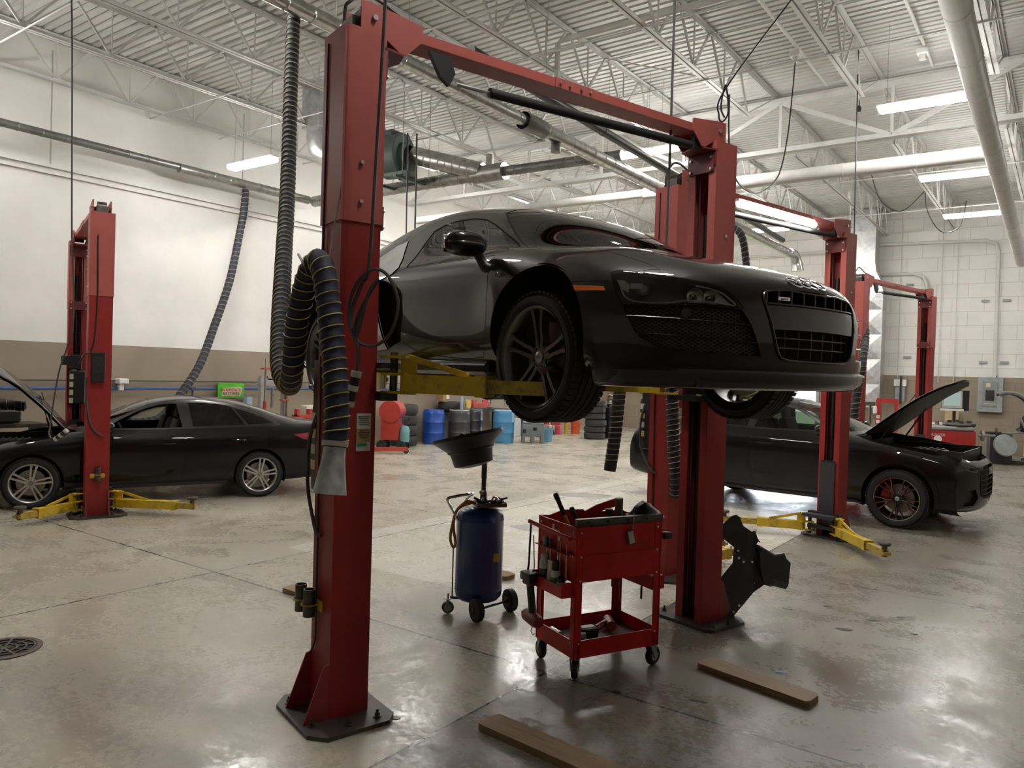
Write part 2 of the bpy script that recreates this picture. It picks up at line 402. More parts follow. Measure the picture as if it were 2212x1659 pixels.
for x, y in ((-6.9, 17.2), (-11.9, 17.2), (-11.9, 12.7), (-11.9, 21.2), (-6.9, 21.2), (2.6, 21.2), (-1.8, 3.6), (-6.9, 3.8), (-12.2, 3.6)):  # unseen lamps; the nearest row is added to brighten floor and near post
    make_lamp((x, y, 6.05), 'extra unseen strip light above the shop, outside the view or hidden by the lift')
# ------------------------------------------------------------------ car bodies: spline surfaces cut into panels
import numpy as np
def basis_m(n, t):
    """clamped uniform cubic B-spline basis, n control points, parameters t in 0..1"""
    k = 3; kn = np.concatenate([[0] * k, np.linspace(0, 1, n - k + 1), [1] * k]); t = np.clip(t, 0, 1 - 1e-9)
    B = np.zeros((len(t), n + k))
    for i in range(n + k): B[:, i] = (t >= kn[i]) & (t < kn[i + 1])
    for d in range(1, k + 1):
        for i in range(n + k - d):
            a = kn[i + d] - kn[i]; b = kn[i + d + 1] - kn[i + 1]
            B[:, i] = (0 if a == 0 else (t - kn[i]) / a * B[:, i]) + (0 if b == 0 else (kn[i + d + 1] - t) / b * B[:, i + 1])
    return B[:, :n]
def inpoly(x, y, P):
    c = False; n = len(P)
    for i in range(n):
        x1, y1 = P[i]; x2, y2 = P[i - 1]
        if (y1 > y) != (y2 > y) and x < (x2 - x1) * (y - y1) / (y2 - y1) + x1: c = not c
    return c
def offset_poly(P, d):
    """grow a closed 2D outline by d"""
    A = sum(P[i - 1][0] * P[i][1] - P[i][0] * P[i - 1][1] for i in range(len(P))); s = 1 if A > 0 else -1; out = []; n = len(P)
    for i in range(n):
        p, q, r = V(P[i - 1]), V(P[i]), V(P[(i + 1) % n])
        a = (q - p).normalized(); b = (r - q).normalized()
        na, nb = V((a.y, -a.x)) * s, V((b.y, -b.x)) * s
        m = na + nb; m = m / max(m.dot(m), .5) * 2
        out.append(tuple(q + m * d))
    return out
def smooth_poly(P, k=5):
    """closed smooth outline through the points; a point with a third value 1 stays a corner"""
    out = []; n = len(P)
    for i in range(n):
        b, c = P[i], P[(i + 1) % n]; a = P[i - 1]; d = P[(i + 2) % n]
        if len(b) > 2: a = b
        if len(c) > 2: d = c
        a, b, c, d = (V((q[0], q[1], 0)) for q in (a, b, c, d))
        kk = k if (c - b).length > .03 else 2
        for j in range(kk):
            t = j / kk; q = .5 * ((2 * b) + (c - a) * t + (2 * a - 5 * b + 4 * c - d) * t * t + (3 * b - a - 3 * c + d) * t ** 3)
            out.append((q.x, q.y))
    return out
SIDE = (V((0, 1, 0)), V((1, 0, 0)), V((0, 0, 1)))      # looking along y: (x, z)
FRONT = (V((1, 0, 0)), V((0, 1, 0)), V((0, 0, 1)))     # looking along x: (y, z)
TOP = (V((0, 0, 1)), V((1, 0, 0)), V((0, 1, 0)))       # looking down: (x, y)
CORNER = (V((.7071, -.7071, 0)), V((.7071, .7071, 0)), V((0, 0, 1)))   # looking at the front right corner: (s, z)
class Body:
    """right half (y<=0) of a car skin, cut into named panels, mirrored when built"""
    def __init__(s, net, nu=130, nv=64):
        P = np.array(net, float); full = np.concatenate([P[:, :0:-1] * np.array([1, -1, 1]), P], 1)
        Bu = basis_m(P.shape[0], np.linspace(0, 1, nu)); Bv = basis_m(full.shape[1], np.linspace(.5, 1, nv))
        S = np.einsum('ui,ijk,vj->uvk', Bu, full, Bv); S[:, :, 1] *= -1; S[:, 0, 1] = 0
        bm = s.bm = bmesh.new(); vs = [[bm.verts.new(p) for p in r] for r in S]
        for i in range(nu - 1):
            for j in range(nv - 1):
                try: bm.faces.new((vs[i][j], vs[i][j + 1], vs[i + 1][j + 1], vs[i + 1][j]))
                except ValueError: pass
        bmesh.ops.recalc_face_normals(bm, faces=bm.faces)
        up = max(bm.faces, key=lambda f: f.calc_center_median().z)
        if up.normal.z < 0: bmesh.ops.reverse_faces(bm, faces=bm.faces)
        bm.normal_update(); bm.faces.ensure_lookup_table()
        s.bvh = BVHTree.FromBMesh(bm)
        s.fn = [[v.normal.copy() for v in f.verts] for f in bm.faces]; s.fv = [[v.co.copy() for v in f.verts] for f in bm.faces]
        for n in s.fn:
            pass
        s.lay = bm.faces.layers.int.new('panel'); s.names = ['shell']; s.filters = {}
    def normal(s, p):
        co, no, i, d = s.bvh.find_nearest(p)
        if i is None: return V((0, 0, 1))
        w = [1 / (max((co - q).length, 1e-4) ** 2) for q in s.fv[i]]
        n = sum((a * b for a, b in zip(s.fn[i], w)), V((0, 0, 0)))
        if abs(co.y) < 1e-4: n.y = 0
        return n.normalized()
    def hit(s, a, b, proj, sgn=-1):
        """point of the skin at (a, b) seen along the projection axis"""
        d, ex, ey = proj; o = ex * a + ey * b + d * sgn * 6
        r = s.bvh.ray_cast(o, -d * sgn); return r[0]
    def cut(s, P, proj, ok=None):
        d, ex, ey = proj; bm = s.bm
        xs = [p[0] for p in P]; ys = [p[1] for p in P]; bb = (min(xs) - .02, max(xs) + .02, min(ys) - .02, max(ys) + .02)
        def box(f):
            a = [(v.co.dot(ex), v.co.dot(ey)) for v in f.verts]
            return min(q[0] for q in a), max(q[0] for q in a), min(q[1] for q in a), max(q[1] for q in a)
        cand = []
        for f in bm.faces:
            c = f.calc_center_median()
            if ok and not ok(c, f.normal): continue
            b = box(f)
            if b[1] > bb[0] and b[0] < bb[1] and b[3] > bb[2] and b[2] < bb[3]: cand.append(f)
        for i in range(len(P)):
            p, q = P[i - 1], P[i]
            if abs(p[0] - q[0]) + abs(p[1] - q[1]) < 1e-6: continue
            no = d.cross(ex * (q[0] - p[0]) + ey * (q[1] - p[1])); co = ex * p[0] + ey * p[1]
            sb = (min(p[0], q[0]) - .002, max(p[0], q[0]) + .002, min(p[1], q[1]) - .002, max(p[1], q[1]) + .002)
            sub = []
            for f in cand:
                b = box(f)
                if b[1] > sb[0] and b[0] < sb[1] and b[3] > sb[2] and b[2] < sb[3]: sub.append(f)
            if not sub: continue
            ge = set(sub)
            for f in sub: ge.update(f.edges); ge.update(f.verts)
            r = bmesh.ops.bisect_plane(bm, geom=list(ge), dist=1e-6, plane_co=co, plane_no=no)
            new = [g for g in r['geom'] if isinstance(g, bmesh.types.BMFace)]
            cand = list({f for f in cand if f.is_valid} | {f for f in new if f.is_valid})
        return [f for f in cand if f.is_valid and inpoly(f.calc_center_median().dot(ex), f.calc_center_median().dot(ey), P)]
    def panel(s, name, P, proj, ok=None, gap=0, over=None):
        """mark the skin inside outline P as panel; gap>0 leaves a dark shut line of that width round it"""
        if name not in s.names: s.names.append(name)
        k = s.names.index(name); allow = None if over is None else {s.names.index(o) for o in over if o in s.names}
        if gap:
            if 'gap' not in s.names: s.names.append('gap')
            g = s.names.index('gap')
            for f in s.cut(offset_poly(P, gap), proj, ok):
                if allow is None or f[s.lay] in allow: f[s.lay] = g
            if allow is not None: allow.add(g)
        for f in s.cut(P, proj, ok):
            if allow is None or f[s.lay] in allow: f[s.lay] = k
    def build(s, name, mt, parent, obname=None, push=0., recess=None, flange=None, keep=True, mirror=True):
        """link panel as a mesh; push moves it along its normals, recess=(vector) sinks it with side walls"""
        if name not in s.names: return None
        k = s.names.index(name); fs = [f for f in s.bm.faces if f[s.lay] == k]
        if not fs: return None
        b2 = bmesh.new(); vm = {}; nrm = []
        def gv(v):
            if v not in vm:
                n = s.normal(v.co); w = b2.verts.new(v.co + n * push); vm[v] = w; nrm.append((w, n))
            return vm[v]
        for f in fs:
            try: b2.faces.new([gv(v) for v in f.verts])
            except ValueError: pass
        extra = []
        bmesh.ops.triangulate(b2, faces=[f for f in b2.faces if len(f.verts) > 4])
        if recess is not None or flange is not None:
            vec = V(recess if recess is not None else flange); bd = [e for e in b2.edges if e.is_boundary]
            sel = (lambda e: True) if recess is not None else None
            dup = {}
            def dv(v):
                if v not in dup: dup[v] = b2.verts.new(v.co + vec); extra.append(dup[v])
                return dup[v]
            if recess is not None:
                old = list(b2.faces)
                for e in bd:
                    a, c = e.verts
                    if abs(a.co.y) < 1e-4 and abs(c.co.y) < 1e-4: continue
                    b2.faces.new((a, c, dv(c), dv(a)))
                for f in old:
                    b2.faces.new([dv(v) for v in f.verts]); b2.faces.remove(f)
        me = bpy.data.meshes.new(obname or name)
        N = dict((id(w), n) for w, n in nrm)
        b2.verts.index_update(); b2.normal_update()
        normals = [N.get(id(v)) for v in b2.verts]
        verts = [v.co.copy() for v in b2.verts]; faces = [[v.index for v in f.verts] for f in b2.faces]
        if mirror:
            mp = []; 
            for i, c in enumerate(list(verts)):
                if abs(c.y) < 1e-4: mp.append(i)
                else:
                    mp.append(len(verts)); verts.append(V((c.x, -c.y, c.z))); n = normals[i]; normals.append(None if n is None else V((n.x, -n.y, n.z)))
            faces += [[mp[i] for i in f[::-1]] for f in faces]
        me.from_pydata(verts, [], faces); me.materials.append(mt); b2.free(); me.validate()
        me.shade_smooth()
        if recess is None and all(n is not None for n in normals) and len(me.vertices) == len(normals):
            me.normals_split_custom_set_from_vertices([tuple(n) for n in normals])
        else: me.set_sharp_from_angle(angle=rad(40))
        o = bpy.data.objects.new(obname or name, me); COL.objects.link(o); o.parent = parent
        return o
    def edge_flange(s, name, depth, mt, parent, test, obname, mirror=True):
        """inward return lip along the free edges of the panel that pass test"""
        k = s.names.index(name); m = MB()
        for f in s.bm.faces:
            if f[s.lay] != k: continue
            for e in f.edges:
                if all(g[s.lay] == k for g in e.link_faces) and len(e.link_faces) > 1: continue
                a, c = e.verts[0].co, e.verts[1].co
                if not test((a + c) / 2): continue
                for sg in ((1, -1) if mirror else (1,)):
                    q = [V((p.x, p.y * sg, p.z)) for p in (a, c)]; d = V((0, depth * sg, 0))
                    m.poly([q[0], q[1], q[1] + d, q[0] + d])
        return m.build(obname, mt, parent, smooth=60, merge=1e-4)
def circle(cx, cz, r, n=48, a0=0, a1=360): return [(cx + r * cos(rad(a0 + (a1 - a0) * i / n)), cz + r * sin(rad(a0 + (a1 - a0) * i / n))) for i in range(n)]

# ------------------------------------------------------------------ wheels: built facing -y (outer face), axis y
def spoke(m, pts, w, t):
    """one spoke: pts are (radius, side offset, y of face); w half widths, t thickness; at angle 0 = up"""
    P = []
    for (r, o, y), hw in zip(pts, w):
        P.append([(o - hw * .82, y - .004, r), (o + hw * .82, y - .004, r), (o + hw, y + t * .35, r), (o + hw * .7, y + t, r), (o - hw * .7, y + t, r), (o - hw, y + t * .35, r)])
    rs = [[m._v(p) for p in q] for q in P]
    for a, b in zip(rs, rs[1:]): m.skin(a, b)
    m.face(rs[0][::-1]); m.face(rs[-1])
def make_wheel(parent, loc, R, rr, wid, style, mt_rim, side=1, disc=.17, caliper=None, steer=0, mt_face=None, cal_a=60, drilled=False, spin=0):
    """side=1: outer face towards -y (right side of the car), -1: towards +y"""
    w = part('wheel', parent, loc, (0, 0, steer if side == 1 else PI + steer)); h = wid / 2
    tw = h + .004                      # tyre half width; the outer face of the rim sits near y=-h
    m = MB(); 
    prof = [(rr + .002, -h + .012), (rr + .010, -h - .002), (rr + .3 * (R - rr), -tw - .006), (rr + .62 * (R - rr), -tw - .004), (R - .022, -tw + .012), (R - .006, -tw + .03), (R, -tw + .05)]
    gr = []
    for q in (-.62, -.22, .22, .62):
        y = q * (tw - .03); gr += [(R, y - .007), (R - .007, y - .005), (R - .007, y + .005), (R, y + .007)]
    prof = prof + gr + [(a, -b) for a, b in prof[::-1]]
    m.lathe([(a, b) for a, b in prof], axis=(0, 1, 0), n=64)
    nb = 60                             # shoulder tread blocks
    for i in range(nb):
        for s in (-1, 1):
            a = 2 * PI * (i + (.5 if s > 0 else 0)) / nb; y = s * (tw - .034)
            d = V((cos(a), 0, sin(a))); tdir = V((-sin(a), 0, cos(a)))
            m.box(d * (R - .004) + V((0, y, 0)), (.011, .042, R * 2 * PI / nb * .72), rot=Matrix((d, V((0, 1, 0)), tdir)).transposed())
    m.build('tyre', M_RUBBER, w, smooth=30)
    m = MB(); o = -h
    m.lathe([(rr + .006, o - .004), (rr + .008, o + .004), (rr - .004, o + .010), (rr - .012, o + .016), (rr - .022, o + .05), (rr - .03, .06), (rr - .028, h - .02), (rr + .004, h), (rr + .004, h - .008), (rr - .018, h - .03), (rr - .018, .06), (rr - .01, o + .05), (rr + .0, o + .012)], axis=(0, 1, 0), n=64, closed=True)
    fy = o + .018
    def at(a, fn):
        m.M = Matrix.Rotation(a, 4, 'Y'); fn(); m.M = Matrix()
    re = rr - .008
    if style == 'twin5':
        for k in range(5):
            for s in (-1, 1):
                at(2 * PI * k / 5 + spin, lambda: spoke(m, [(.045, s * .014, fy + .028), (.085, s * .021, fy + .026), (.13, s * .021, fy + .018), (re * .8, s * .029, fy + .008), (re, s * .040, fy + .002)], [.014, .012, .0105, .0115, .016], .042))
    elif style == 'twin5s':
        for k in range(5):
            for s in (-1, 1):
                at(2 * PI * k / 5 + spin, lambda: spoke(m, [(.03, s * .012, fy + .012), (.08, s * .019, fy + .012), (re * .7, s * .026, fy + .006), (re, s * .031, fy + .002)], [.015, .013, .013, .016], .03))
    else:
        for k in range(5):
            for s in (-1, 1):
                at(2 * PI * k / 5 + spin, lambda: spoke(m, [(.05, s * .010, fy + .022), (.13, s * .018, fy + .02), (re * .72, s * .062, fy + .012), (re, s * .088, fy + .003)], [.014, .012, .012, .013], .03))
                at(2 * PI * k / 5 + spin, lambda: spoke(m, [(re * .45, s * .020, fy + .018), (re * .62, s * .012, fy + .014), (re * .8, s * .006, fy + .009), (re, s * .006, fy + .003)], [.009, .008, .007, .008], .026))
    m.lathe([(.030, fy + .030), (.052, fy + .028), (.068, fy + .034), (.075, fy + .05), (.072, fy + .08), (.03, fy + .085)], axis=(0, 1, 0), n=30)
    m.build('rim', mt_rim, w, smooth=40)
    if style == 'Y10':                  # machined faces of the black rim
        m = MB()
        for k in range(5):
            for s in (-1, 1):
                m.M = Matrix.Rotation(2 * PI * k / 5 + spin, 4, 'Y')
                spoke(m, [(.06, s * .009, fy + .012), (.13, s * .016, fy + .011), (re * .72, s * .060, fy + .004), (re, s * .086, fy - .004)], [.006, .006, .006, .007], .006)
                spoke(m, [(re * .45, s * .006, fy + .010), (re * .8, s * .002, fy + .003), (re, s * .002, fy - .003)], [.004, .003, .003], .006)
        m.M = Matrix(); m.lathe([(rr + .004, fy - .021), (rr - .006, fy - .021), (rr - .006, fy - .015), (rr + .004, fy - .015)], axis=(0, 1, 0), n=64, closed=True)
        m.build('polished_face', mt_face, w, smooth=0)
    m = MB(); m.lathe([(.0, fy + .016), (.022, fy + .017), (.030, fy + .022), (.031, fy + .04)], axis=(0, 1, 0), n=24)
    for k in range(4):                  # four interlocked rings of the badge
        m.lathe([(.0060, fy + .0155), (.0072, fy + .0150), (.0072, fy + .0165)], o=((k - 1.5) * .0085, 0, 0), axis=(0, 1, 0), n=14)
    m.build('centre_cap', mat('satin_grey_metal', (.33, .33, .33), .3, .8), w, smooth=40)
    m = MB()
    for k in range(5):
        a = 2 * PI * (k + .5) / 5 + spin; p = V((.052 * sin(a), fy + .03, .052 * cos(a))); m.cyl(p + V((0, -.006, 0)), p + V((0, .03, 0)), .0095, n=6)
    m.build('lug_nut', M_DSTEEL, w, smooth=0)
    m = MB(); m.lathe([(.06, .0), (disc, .0), (disc, .012), (disc, .026), (.06, .026)], axis=(0, 1, 0), n=40)
    m.lathe([(.0, -.02), (.075, -.02), (.08, .0)], axis=(0, 1, 0), n=24)
    m.build('brake_disc', mat('cast_iron_disc', (.30, .29, .28), .35, .85), w, smooth=40)
    if caliper:
        m = MB(); r0, r1 = disc * .62, disc + .03
        for k in range(7):
            a = rad(cal_a - 24 + 8 * k); rm = (r0 + r1) / 2
            m.box((rm * cos(a), .005, rm * sin(a)), (r1 - r0, .085, .034), rot=Matrix.Rotation(-a, 3, 'Y'), bev=.004)
        m.build('brake_caliper', caliper, w, smooth=30)
    return w
# ------------------------------------------------------------------ the black sports car on the lift
def make_sports_car():
    T = thing('sports_car', 'glossy black low sports car raised on the nearest red two-post lift', 'car', (-1.873, 3.994, 1.668), -.315)
    net = [
     [(0.905,0,0.215),(0.895,0.2,0.215),(0.872,0.4,0.215),(0.785,0.6,0.215),(0.712,0.7,0.215),(0.645,0.77,0.215),(0.58,0.82,0.215),(0.54,0.85,0.215),(0.5,0.87,0.215),(0.47,0.88,0.215),(0.45,0.88,0.215),(0.44,0.8,0.215)],
     [(0.975,0,0.235),(0.965,0.2,0.235),(0.932,0.4,0.235),(0.845,0.6,0.235),(0.767,0.71,0.235),(0.695,0.79,0.235),(0.62,0.845,0.235),(0.57,0.875,0.235),(0.52,0.895,0.235),(0.48,0.905,0.235),(0.455,0.905,0.225),(0.44,0.82,0.215)],
     [(0.995,0,0.325),(0.985,0.2,0.325),(0.947,0.4,0.325),(0.86,0.6,0.325),(0.782,0.71,0.325),(0.705,0.795,0.325),(0.63,0.85,0.325),(0.57,0.885,0.325),(0.52,0.905,0.315),(0.48,0.915,0.295),(0.455,0.91,0.245),(0.44,0.82,0.215)],
     [(1,0,0.485),(0.99,0.2,0.485),(0.952,0.4,0.485),(0.86,0.6,0.485),(0.777,0.71,0.485),(0.7,0.8,0.485),(0.62,0.86,0.485),(0.555,0.895,0.465),(0.505,0.915,0.425),(0.47,0.92,0.345),(0.45,0.91,0.255),(0.44,0.82,0.215)],
     [(0.98,0,0.612),(0.97,0.2,0.612),(0.927,0.4,0.607),(0.825,0.6,0.602),(0.732,0.71,0.602),(0.65,0.8,0.597),(0.57,0.865,0.582),(0.51,0.9,0.542),(0.47,0.92,0.472),(0.45,0.925,0.372),(0.44,0.915,0.252),(0.44,0.82,0.202)],
     [(0.926,0,0.705),(0.916,0.2,0.705),(0.869,0.4,0.7),(0.76,0.58,0.705),(0.66,0.7,0.705),(0.569,0.8,0.7),(0.5,0.87,0.67),(0.45,0.905,0.61),(0.43,0.925,0.52),(0.42,0.93,0.41),(0.42,0.92,0.28),(0.42,0.82,0.22)],
     [(0.74,0,0.777),(0.73,0.2,0.777),(0.69,0.4,0.777),(0.61,0.58,0.787),(0.52,0.69,0.775),(0.45,0.79,0.76),(0.4,0.87,0.72),(0.375,0.915,0.645),(0.365,0.935,0.54),(0.36,0.94,0.42),(0.36,0.92,0.29),(0.36,0.82,0.22)],
     [(0.5,0,0.837),(0.49,0.2,0.837),(0.45,0.4,0.837),(0.36,0.58,0.879),(0.305,0.69,0.851),(0.26,0.79,0.82),(0.23,0.875,0.775),(0.215,0.925,0.695),(0.21,0.95,0.58),(0.21,0.955,0.44),(0.21,0.93,0.3),(0.21,0.82,0.22)],
     [(0.27,0,0.893),(0.26,0.2,0.893),(0.2,0.4,0.894),(0.1,0.58,0.904),(0.04,0.69,0.892),(0.012,0.79,0.88),(-0.01,0.88,0.83),(-0.01,0.935,0.74),(0,0.96,0.61),(0,0.96,0.45),(0,0.93,0.31),(0,0.82,0.22)],
     [(0.13,0,0.912),(0.12,0.2,0.912),(0.04,0.4,0.908),(-0.1,0.58,0.908),(-0.2,0.69,0.91),(-0.281,0.77,0.925),(-0.31,0.87,0.875),(-0.31,0.93,0.77),(-0.31,0.95,0.62),(-0.31,0.945,0.46),(-0.31,0.92,0.33),(-0.31,0.82,0.23)],
     [(0.03,0,0.942),(0.01,0.2,0.942),(-0.08,0.4,0.937),(-0.25,0.58,0.93),(-0.36,0.69,0.925),(-0.455,0.75,0.95),(-0.49,0.872,0.9),(-0.5,0.934,0.785),(-0.5,0.914,0.63),(-0.5,0.927,0.47),(-0.5,0.922,0.33),(-0.5,0.82,0.23)],
     [(-0.24,0,1.103),(-0.255,0.2,1.101),(-0.31,0.4,1.083),(-0.44,0.56,1.035),(-0.56,0.67,0.965),(-0.67,0.77,0.955),(-0.69,0.872,0.905),(-0.69,0.934,0.79),(-0.69,0.914,0.64),(-0.69,0.927,0.48),(-0.69,0.922,0.33),(-0.69,0.82,0.23)],
     [(-0.6,0,1.243),(-0.61,0.2,1.24),(-0.64,0.38,1.218),(-0.71,0.53,1.15),(-0.8,0.655,1.03),(-0.898,0.775,0.958),(-0.91,0.872,0.905),(-0.91,0.934,0.795),(-0.91,0.914,0.64),(-0.91,0.927,0.48),(-0.91,0.922,0.34),(-0.91,0.82,0.23)],
     [(-1,0,1.325),(-1.01,0.2,1.32),(-1.03,0.37,1.3),(-1.06,0.51,1.245),(-1.1,0.65,1.09),(-1.116,0.785,0.96),(-1.12,0.872,0.905),(-1.12,0.934,0.795),(-1.12,0.914,0.64),(-1.12,0.927,0.49),(-1.12,0.922,0.35),(-1.12,0.82,0.23)],
     [(-1.45,0,1.387),(-1.45,0.2,1.382),(-1.45,0.36,1.367),(-1.45,0.505,1.327),(-1.45,0.645,1.141),(-1.45,0.79,0.965),(-1.45,0.872,0.91),(-1.45,0.934,0.805),(-1.45,0.914,0.65),(-1.45,0.927,0.5),(-1.45,0.922,0.36),(-1.45,0.82,0.23)],
     [(-1.9,0,1.372),(-1.9,0.2,1.367),(-1.9,0.36,1.352),(-1.9,0.505,1.312),(-1.9,0.645,1.136),(-1.9,0.8,0.975),(-1.9,0.893,0.915),(-1.9,0.934,0.82),(-1.9,0.914,0.67),(-1.9,0.927,0.51),(-1.9,0.922,0.36),(-1.9,0.82,0.23)],
     [(-2.35,0,1.305),(-2.35,0.2,1.3),(-2.35,0.36,1.285),(-2.35,0.5,1.24),(-2.35,0.65,1.11),(-2.35,0.82,0.995),(-2.35,0.915,0.94),(-2.35,0.955,0.83),(-2.35,0.965,0.68),(-2.35,0.95,0.51),(-2.35,0.93,0.36),(-2.35,0.82,0.23)],
     [(-2.75,0,1.2),(-2.75,0.2,1.195),(-2.75,0.36,1.18),(-2.75,0.5,1.14),(-2.75,0.66,1.055),(-2.75,0.84,0.995),(-2.75,0.93,0.93),(-2.75,0.96,0.82),(-2.75,0.965,0.67),(-2.75,0.955,0.51),(-2.75,0.93,0.36),(-2.75,0.82,0.23)],
     [(-3.1,0,1.08),(-3.1,0.2,1.075),(-3.1,0.36,1.065),(-3.1,0.5,1.045),(-3.1,0.66,1.02),(-3.1,0.83,0.985),(-3.1,0.91,0.92),(-3.1,0.94,0.81),(-3.1,0.945,0.66),(-3.1,0.935,0.5),(-3.1,0.91,0.36),(-3.1,0.82,0.23)],
     [(-3.42,0,1),(-3.42,0.2,1),(-3.41,0.36,0.995),(-3.39,0.5,0.985),(-3.36,0.64,0.97),(-3.31,0.8,0.94),(-3.28,0.87,0.88),(-3.26,0.9,0.78),(-3.25,0.905,0.64),(-3.25,0.895,0.49),(-3.25,0.88,0.36),(-3.25,0.8,0.23)],
     [(-3.5,0,0.78),(-3.49,0.2,0.78),(-3.48,0.36,0.78),(-3.45,0.5,0.78),(-3.42,0.64,0.78),(-3.37,0.78,0.77),(-3.34,0.84,0.73),(-3.32,0.87,0.67),(-3.3,0.88,0.58),(-3.3,0.87,0.47),(-3.3,0.86,0.36),(-3.3,0.8,0.23)],
     [(-3.48,0,0.38),(-3.47,0.2,0.38),(-3.46,0.36,0.38),(-3.43,0.5,0.38),(-3.4,0.64,0.38),(-3.36,0.77,0.38),(-3.34,0.82,0.38),(-3.33,0.84,0.37),(-3.32,0.85,0.36),(-3.31,0.85,0.33),(-3.3,0.84,0.29),(-3.3,0.8,0.23)],
     [(-3.3,0,0.25),(-3.3,0.2,0.25),(-3.3,0.36,0.25),(-3.3,0.5,0.25),(-3.3,0.64,0.25),(-3.3,0.74,0.25),(-3.3,0.78,0.25),(-3.3,0.79,0.25),(-3.3,0.8,0.25),(-3.3,0.8,0.24),(-3.3,0.8,0.24),(-3.3,0.8,0.23)],
    ]
    B = Body(net, 150, 70)
    side = lambda c, n: c.y < -.45
    AF, AR = (.04, .405, .368), (-2.65, .42, .378)
    B.panel('arch', circle(*AF, 56), SIDE, side); B.panel('arch', circle(*AR, 56), SIDE, side)
    up = lambda c, n: n.z > .05 and c.z > .6
    B.panel('windscreen', [(.02, .02), (.0, -.2), (-.09, -.4), (-.235, -.56), (-.345, -.672), (-.60, -.585), (-.78, -.51), (-.905, -.44), (-.965, -.25), (-.985, .02)], TOP, lambda c, n: c.z > .9, gap=.006, over=['shell'])
    B.panel('side_window', [(-.33, .893), (-.52, .985), (-.70, 1.068), (-.86, 1.142), (-1.0, 1.196), (-1.13, 1.222), (-1.28, 1.228), (-1.42, 1.212), (-1.50, 1.18), (-1.49, 1.09), (-1.45, 1.0), (-1.40, .905), (-1.1, .898), (-.7, .890)], SIDE, lambda c, n: c.y < -.4 and c.z > .86, gap=.006, over=['shell'])
    B.panel('rear_glass', [(-1.95, .02), (-1.97, -.3), (-2.1, -.42), (-2.6, -.42), (-3.0, -.42), (-3.05, .02)], TOP, lambda c, n: c.z > .9, over=['shell'])
    B.panel('side_intake', smooth_poly([(-1.36, .735), (-1.52, .80), (-1.66, .835), (-1.78, .79), (-1.66, .58), (-1.53, .38, 1), (-1.35, .425, 1), (-1.345, .56)]), SIDE, side, over=['shell'])
    B.panel('side_blade', [(-1.80, 1.14), (-1.69, 1.045), (-1.56, .95), (-1.50, .905), (-1.53, .865), (-1.62, .845), (-1.72, .825), (-1.80, .79), (-1.68, .58), (-1.55, .375), (-1.86, .36), (-1.98, .6), (-2.08, .85), (-2.04, 1.03), (-1.93, 1.12)], SIDE, side, gap=.004, over=['shell'])
    B.panel('door', [(-.40, .87), (-.392, .82), (-.370, .70), (-.366, .58), (-.38, .45), (-.41, .36), (-.445, .325), (-.60, .318), (-.755, .322), (-.98, .34), (-1.167, .365), (-1.31, .408), (-1.325, .53), (-1.345, .66), (-1.33, .72), (-1.40, .765), (-1.47, .81), (-1.478, .875), (-1.40, .892), (-1.1, .884), (-.7, .876)], SIDE, side, gap=.0045, over=['shell'])
    B.panel('hood', [(.965, .02), (.955, -.2), (.928, -.345), (.842, -.505), (.678, -.675), (.42, -.705), (.1, -.71), (-.27, -.665), (-.215, -.57), (-.07, -.41), (.02, -.2), (.045, .02)], TOP, lambda c, n: c.z > .60 and n.z > .1, gap=.004, over=['shell'])
    nose = lambda c, n: c.x > .3 and c.y < .05
    B.panel('bumper', [(.20, .674), (.36, .668), (.495, .662), (.60, .72), (1.2, .72), (1.2, .05), (.30, .05), (.36, .20), (.41, .40), (.36, .58)], SIDE, nose, gap=.003, over=['shell'])
    HL = smooth_poly([(-.254, .703, 1), (-.202, .713), (-.03, .689), (.11, .667), (.236, .637), (.318, .556, 1), (.235, .561), (.11, .568), (.06, .566), (-.008, .556), (-.107, .556), (-.198, .560, 1), (-.236, .635)], 3)
    IN = smooth_poly([(-.196, .553, 1), (-.1, .549), (-.008, .549), (.06, .557), (.11, .560), (.235, .553), (.312, .548, 1), (.357, .485), (.388, .406), (.405, .345, 1), (.24, .352), (.06, .361), (-.043, .374), (-.113, .41), (-.155, .459)], 3)
    B.panel('headlight', HL, CORNER, nose, gap=.005, over=['shell', 'bumper', 'gap', 'hood'])
    B.panel('intake', IN, CORNER, nose, over=['shell', 'bumper', 'gap'])
    GR = [(.03, .652), (-.2, .648), (-.30, .640), (-.335, .628), (-.348, .605), (-.346, .578), (-.328, .50), (-.30, .40), (-.283, .362), (-.262, .342), (-.22, .334), (-.1, .330), (.03, .330)]
    B.panel('grille', GR, FRONT, nose, gap=.007, over=['shell', 'bumper', 'gap', 'hood'])
    B.panel('plate_panel', [(.03, .574), (-.342, .573), (-.318, .468), (.03, .472)], FRONT, nose, over=['grille'])
    B.panel('side_marker', [(.308, .655), (.48, .640), (.496, .620), (.33, .627)], SIDE, lambda c, n: c.y < -.6, over=['bumper'])
    # --- panels
    GAP = mat('shut_line_black', (.003, .003, .003), .8, spec=.1)
    B.build('shell', M_CARBLK, T, 'body_shell'); B.build('gap', GAP, T, 'shut_lines', push=-.001)
    B.build('hood', M_CARBLK, T, 'hood'); B.build('bumper', M_CARBLK, T, 'front_bumper')
    d = B.build('door', M_CARBLK, T, 'door', mirror=False); d2 = d.copy(); COL.objects.link(d2); d2.scale = (1, -1, 1)
    B.build('windscreen', M_GLASSD, T, 'windscreen', push=-.003); B.build('rear_glass', M_GLASSD, T, 'rear_window', push=-.003)
    sw = B.build('side_window', M_GLASSD, T, 'side_window', push=-.003, mirror=False); s2 = sw.copy(); COL.objects.link(s2); s2.scale = (1, -1, 1)
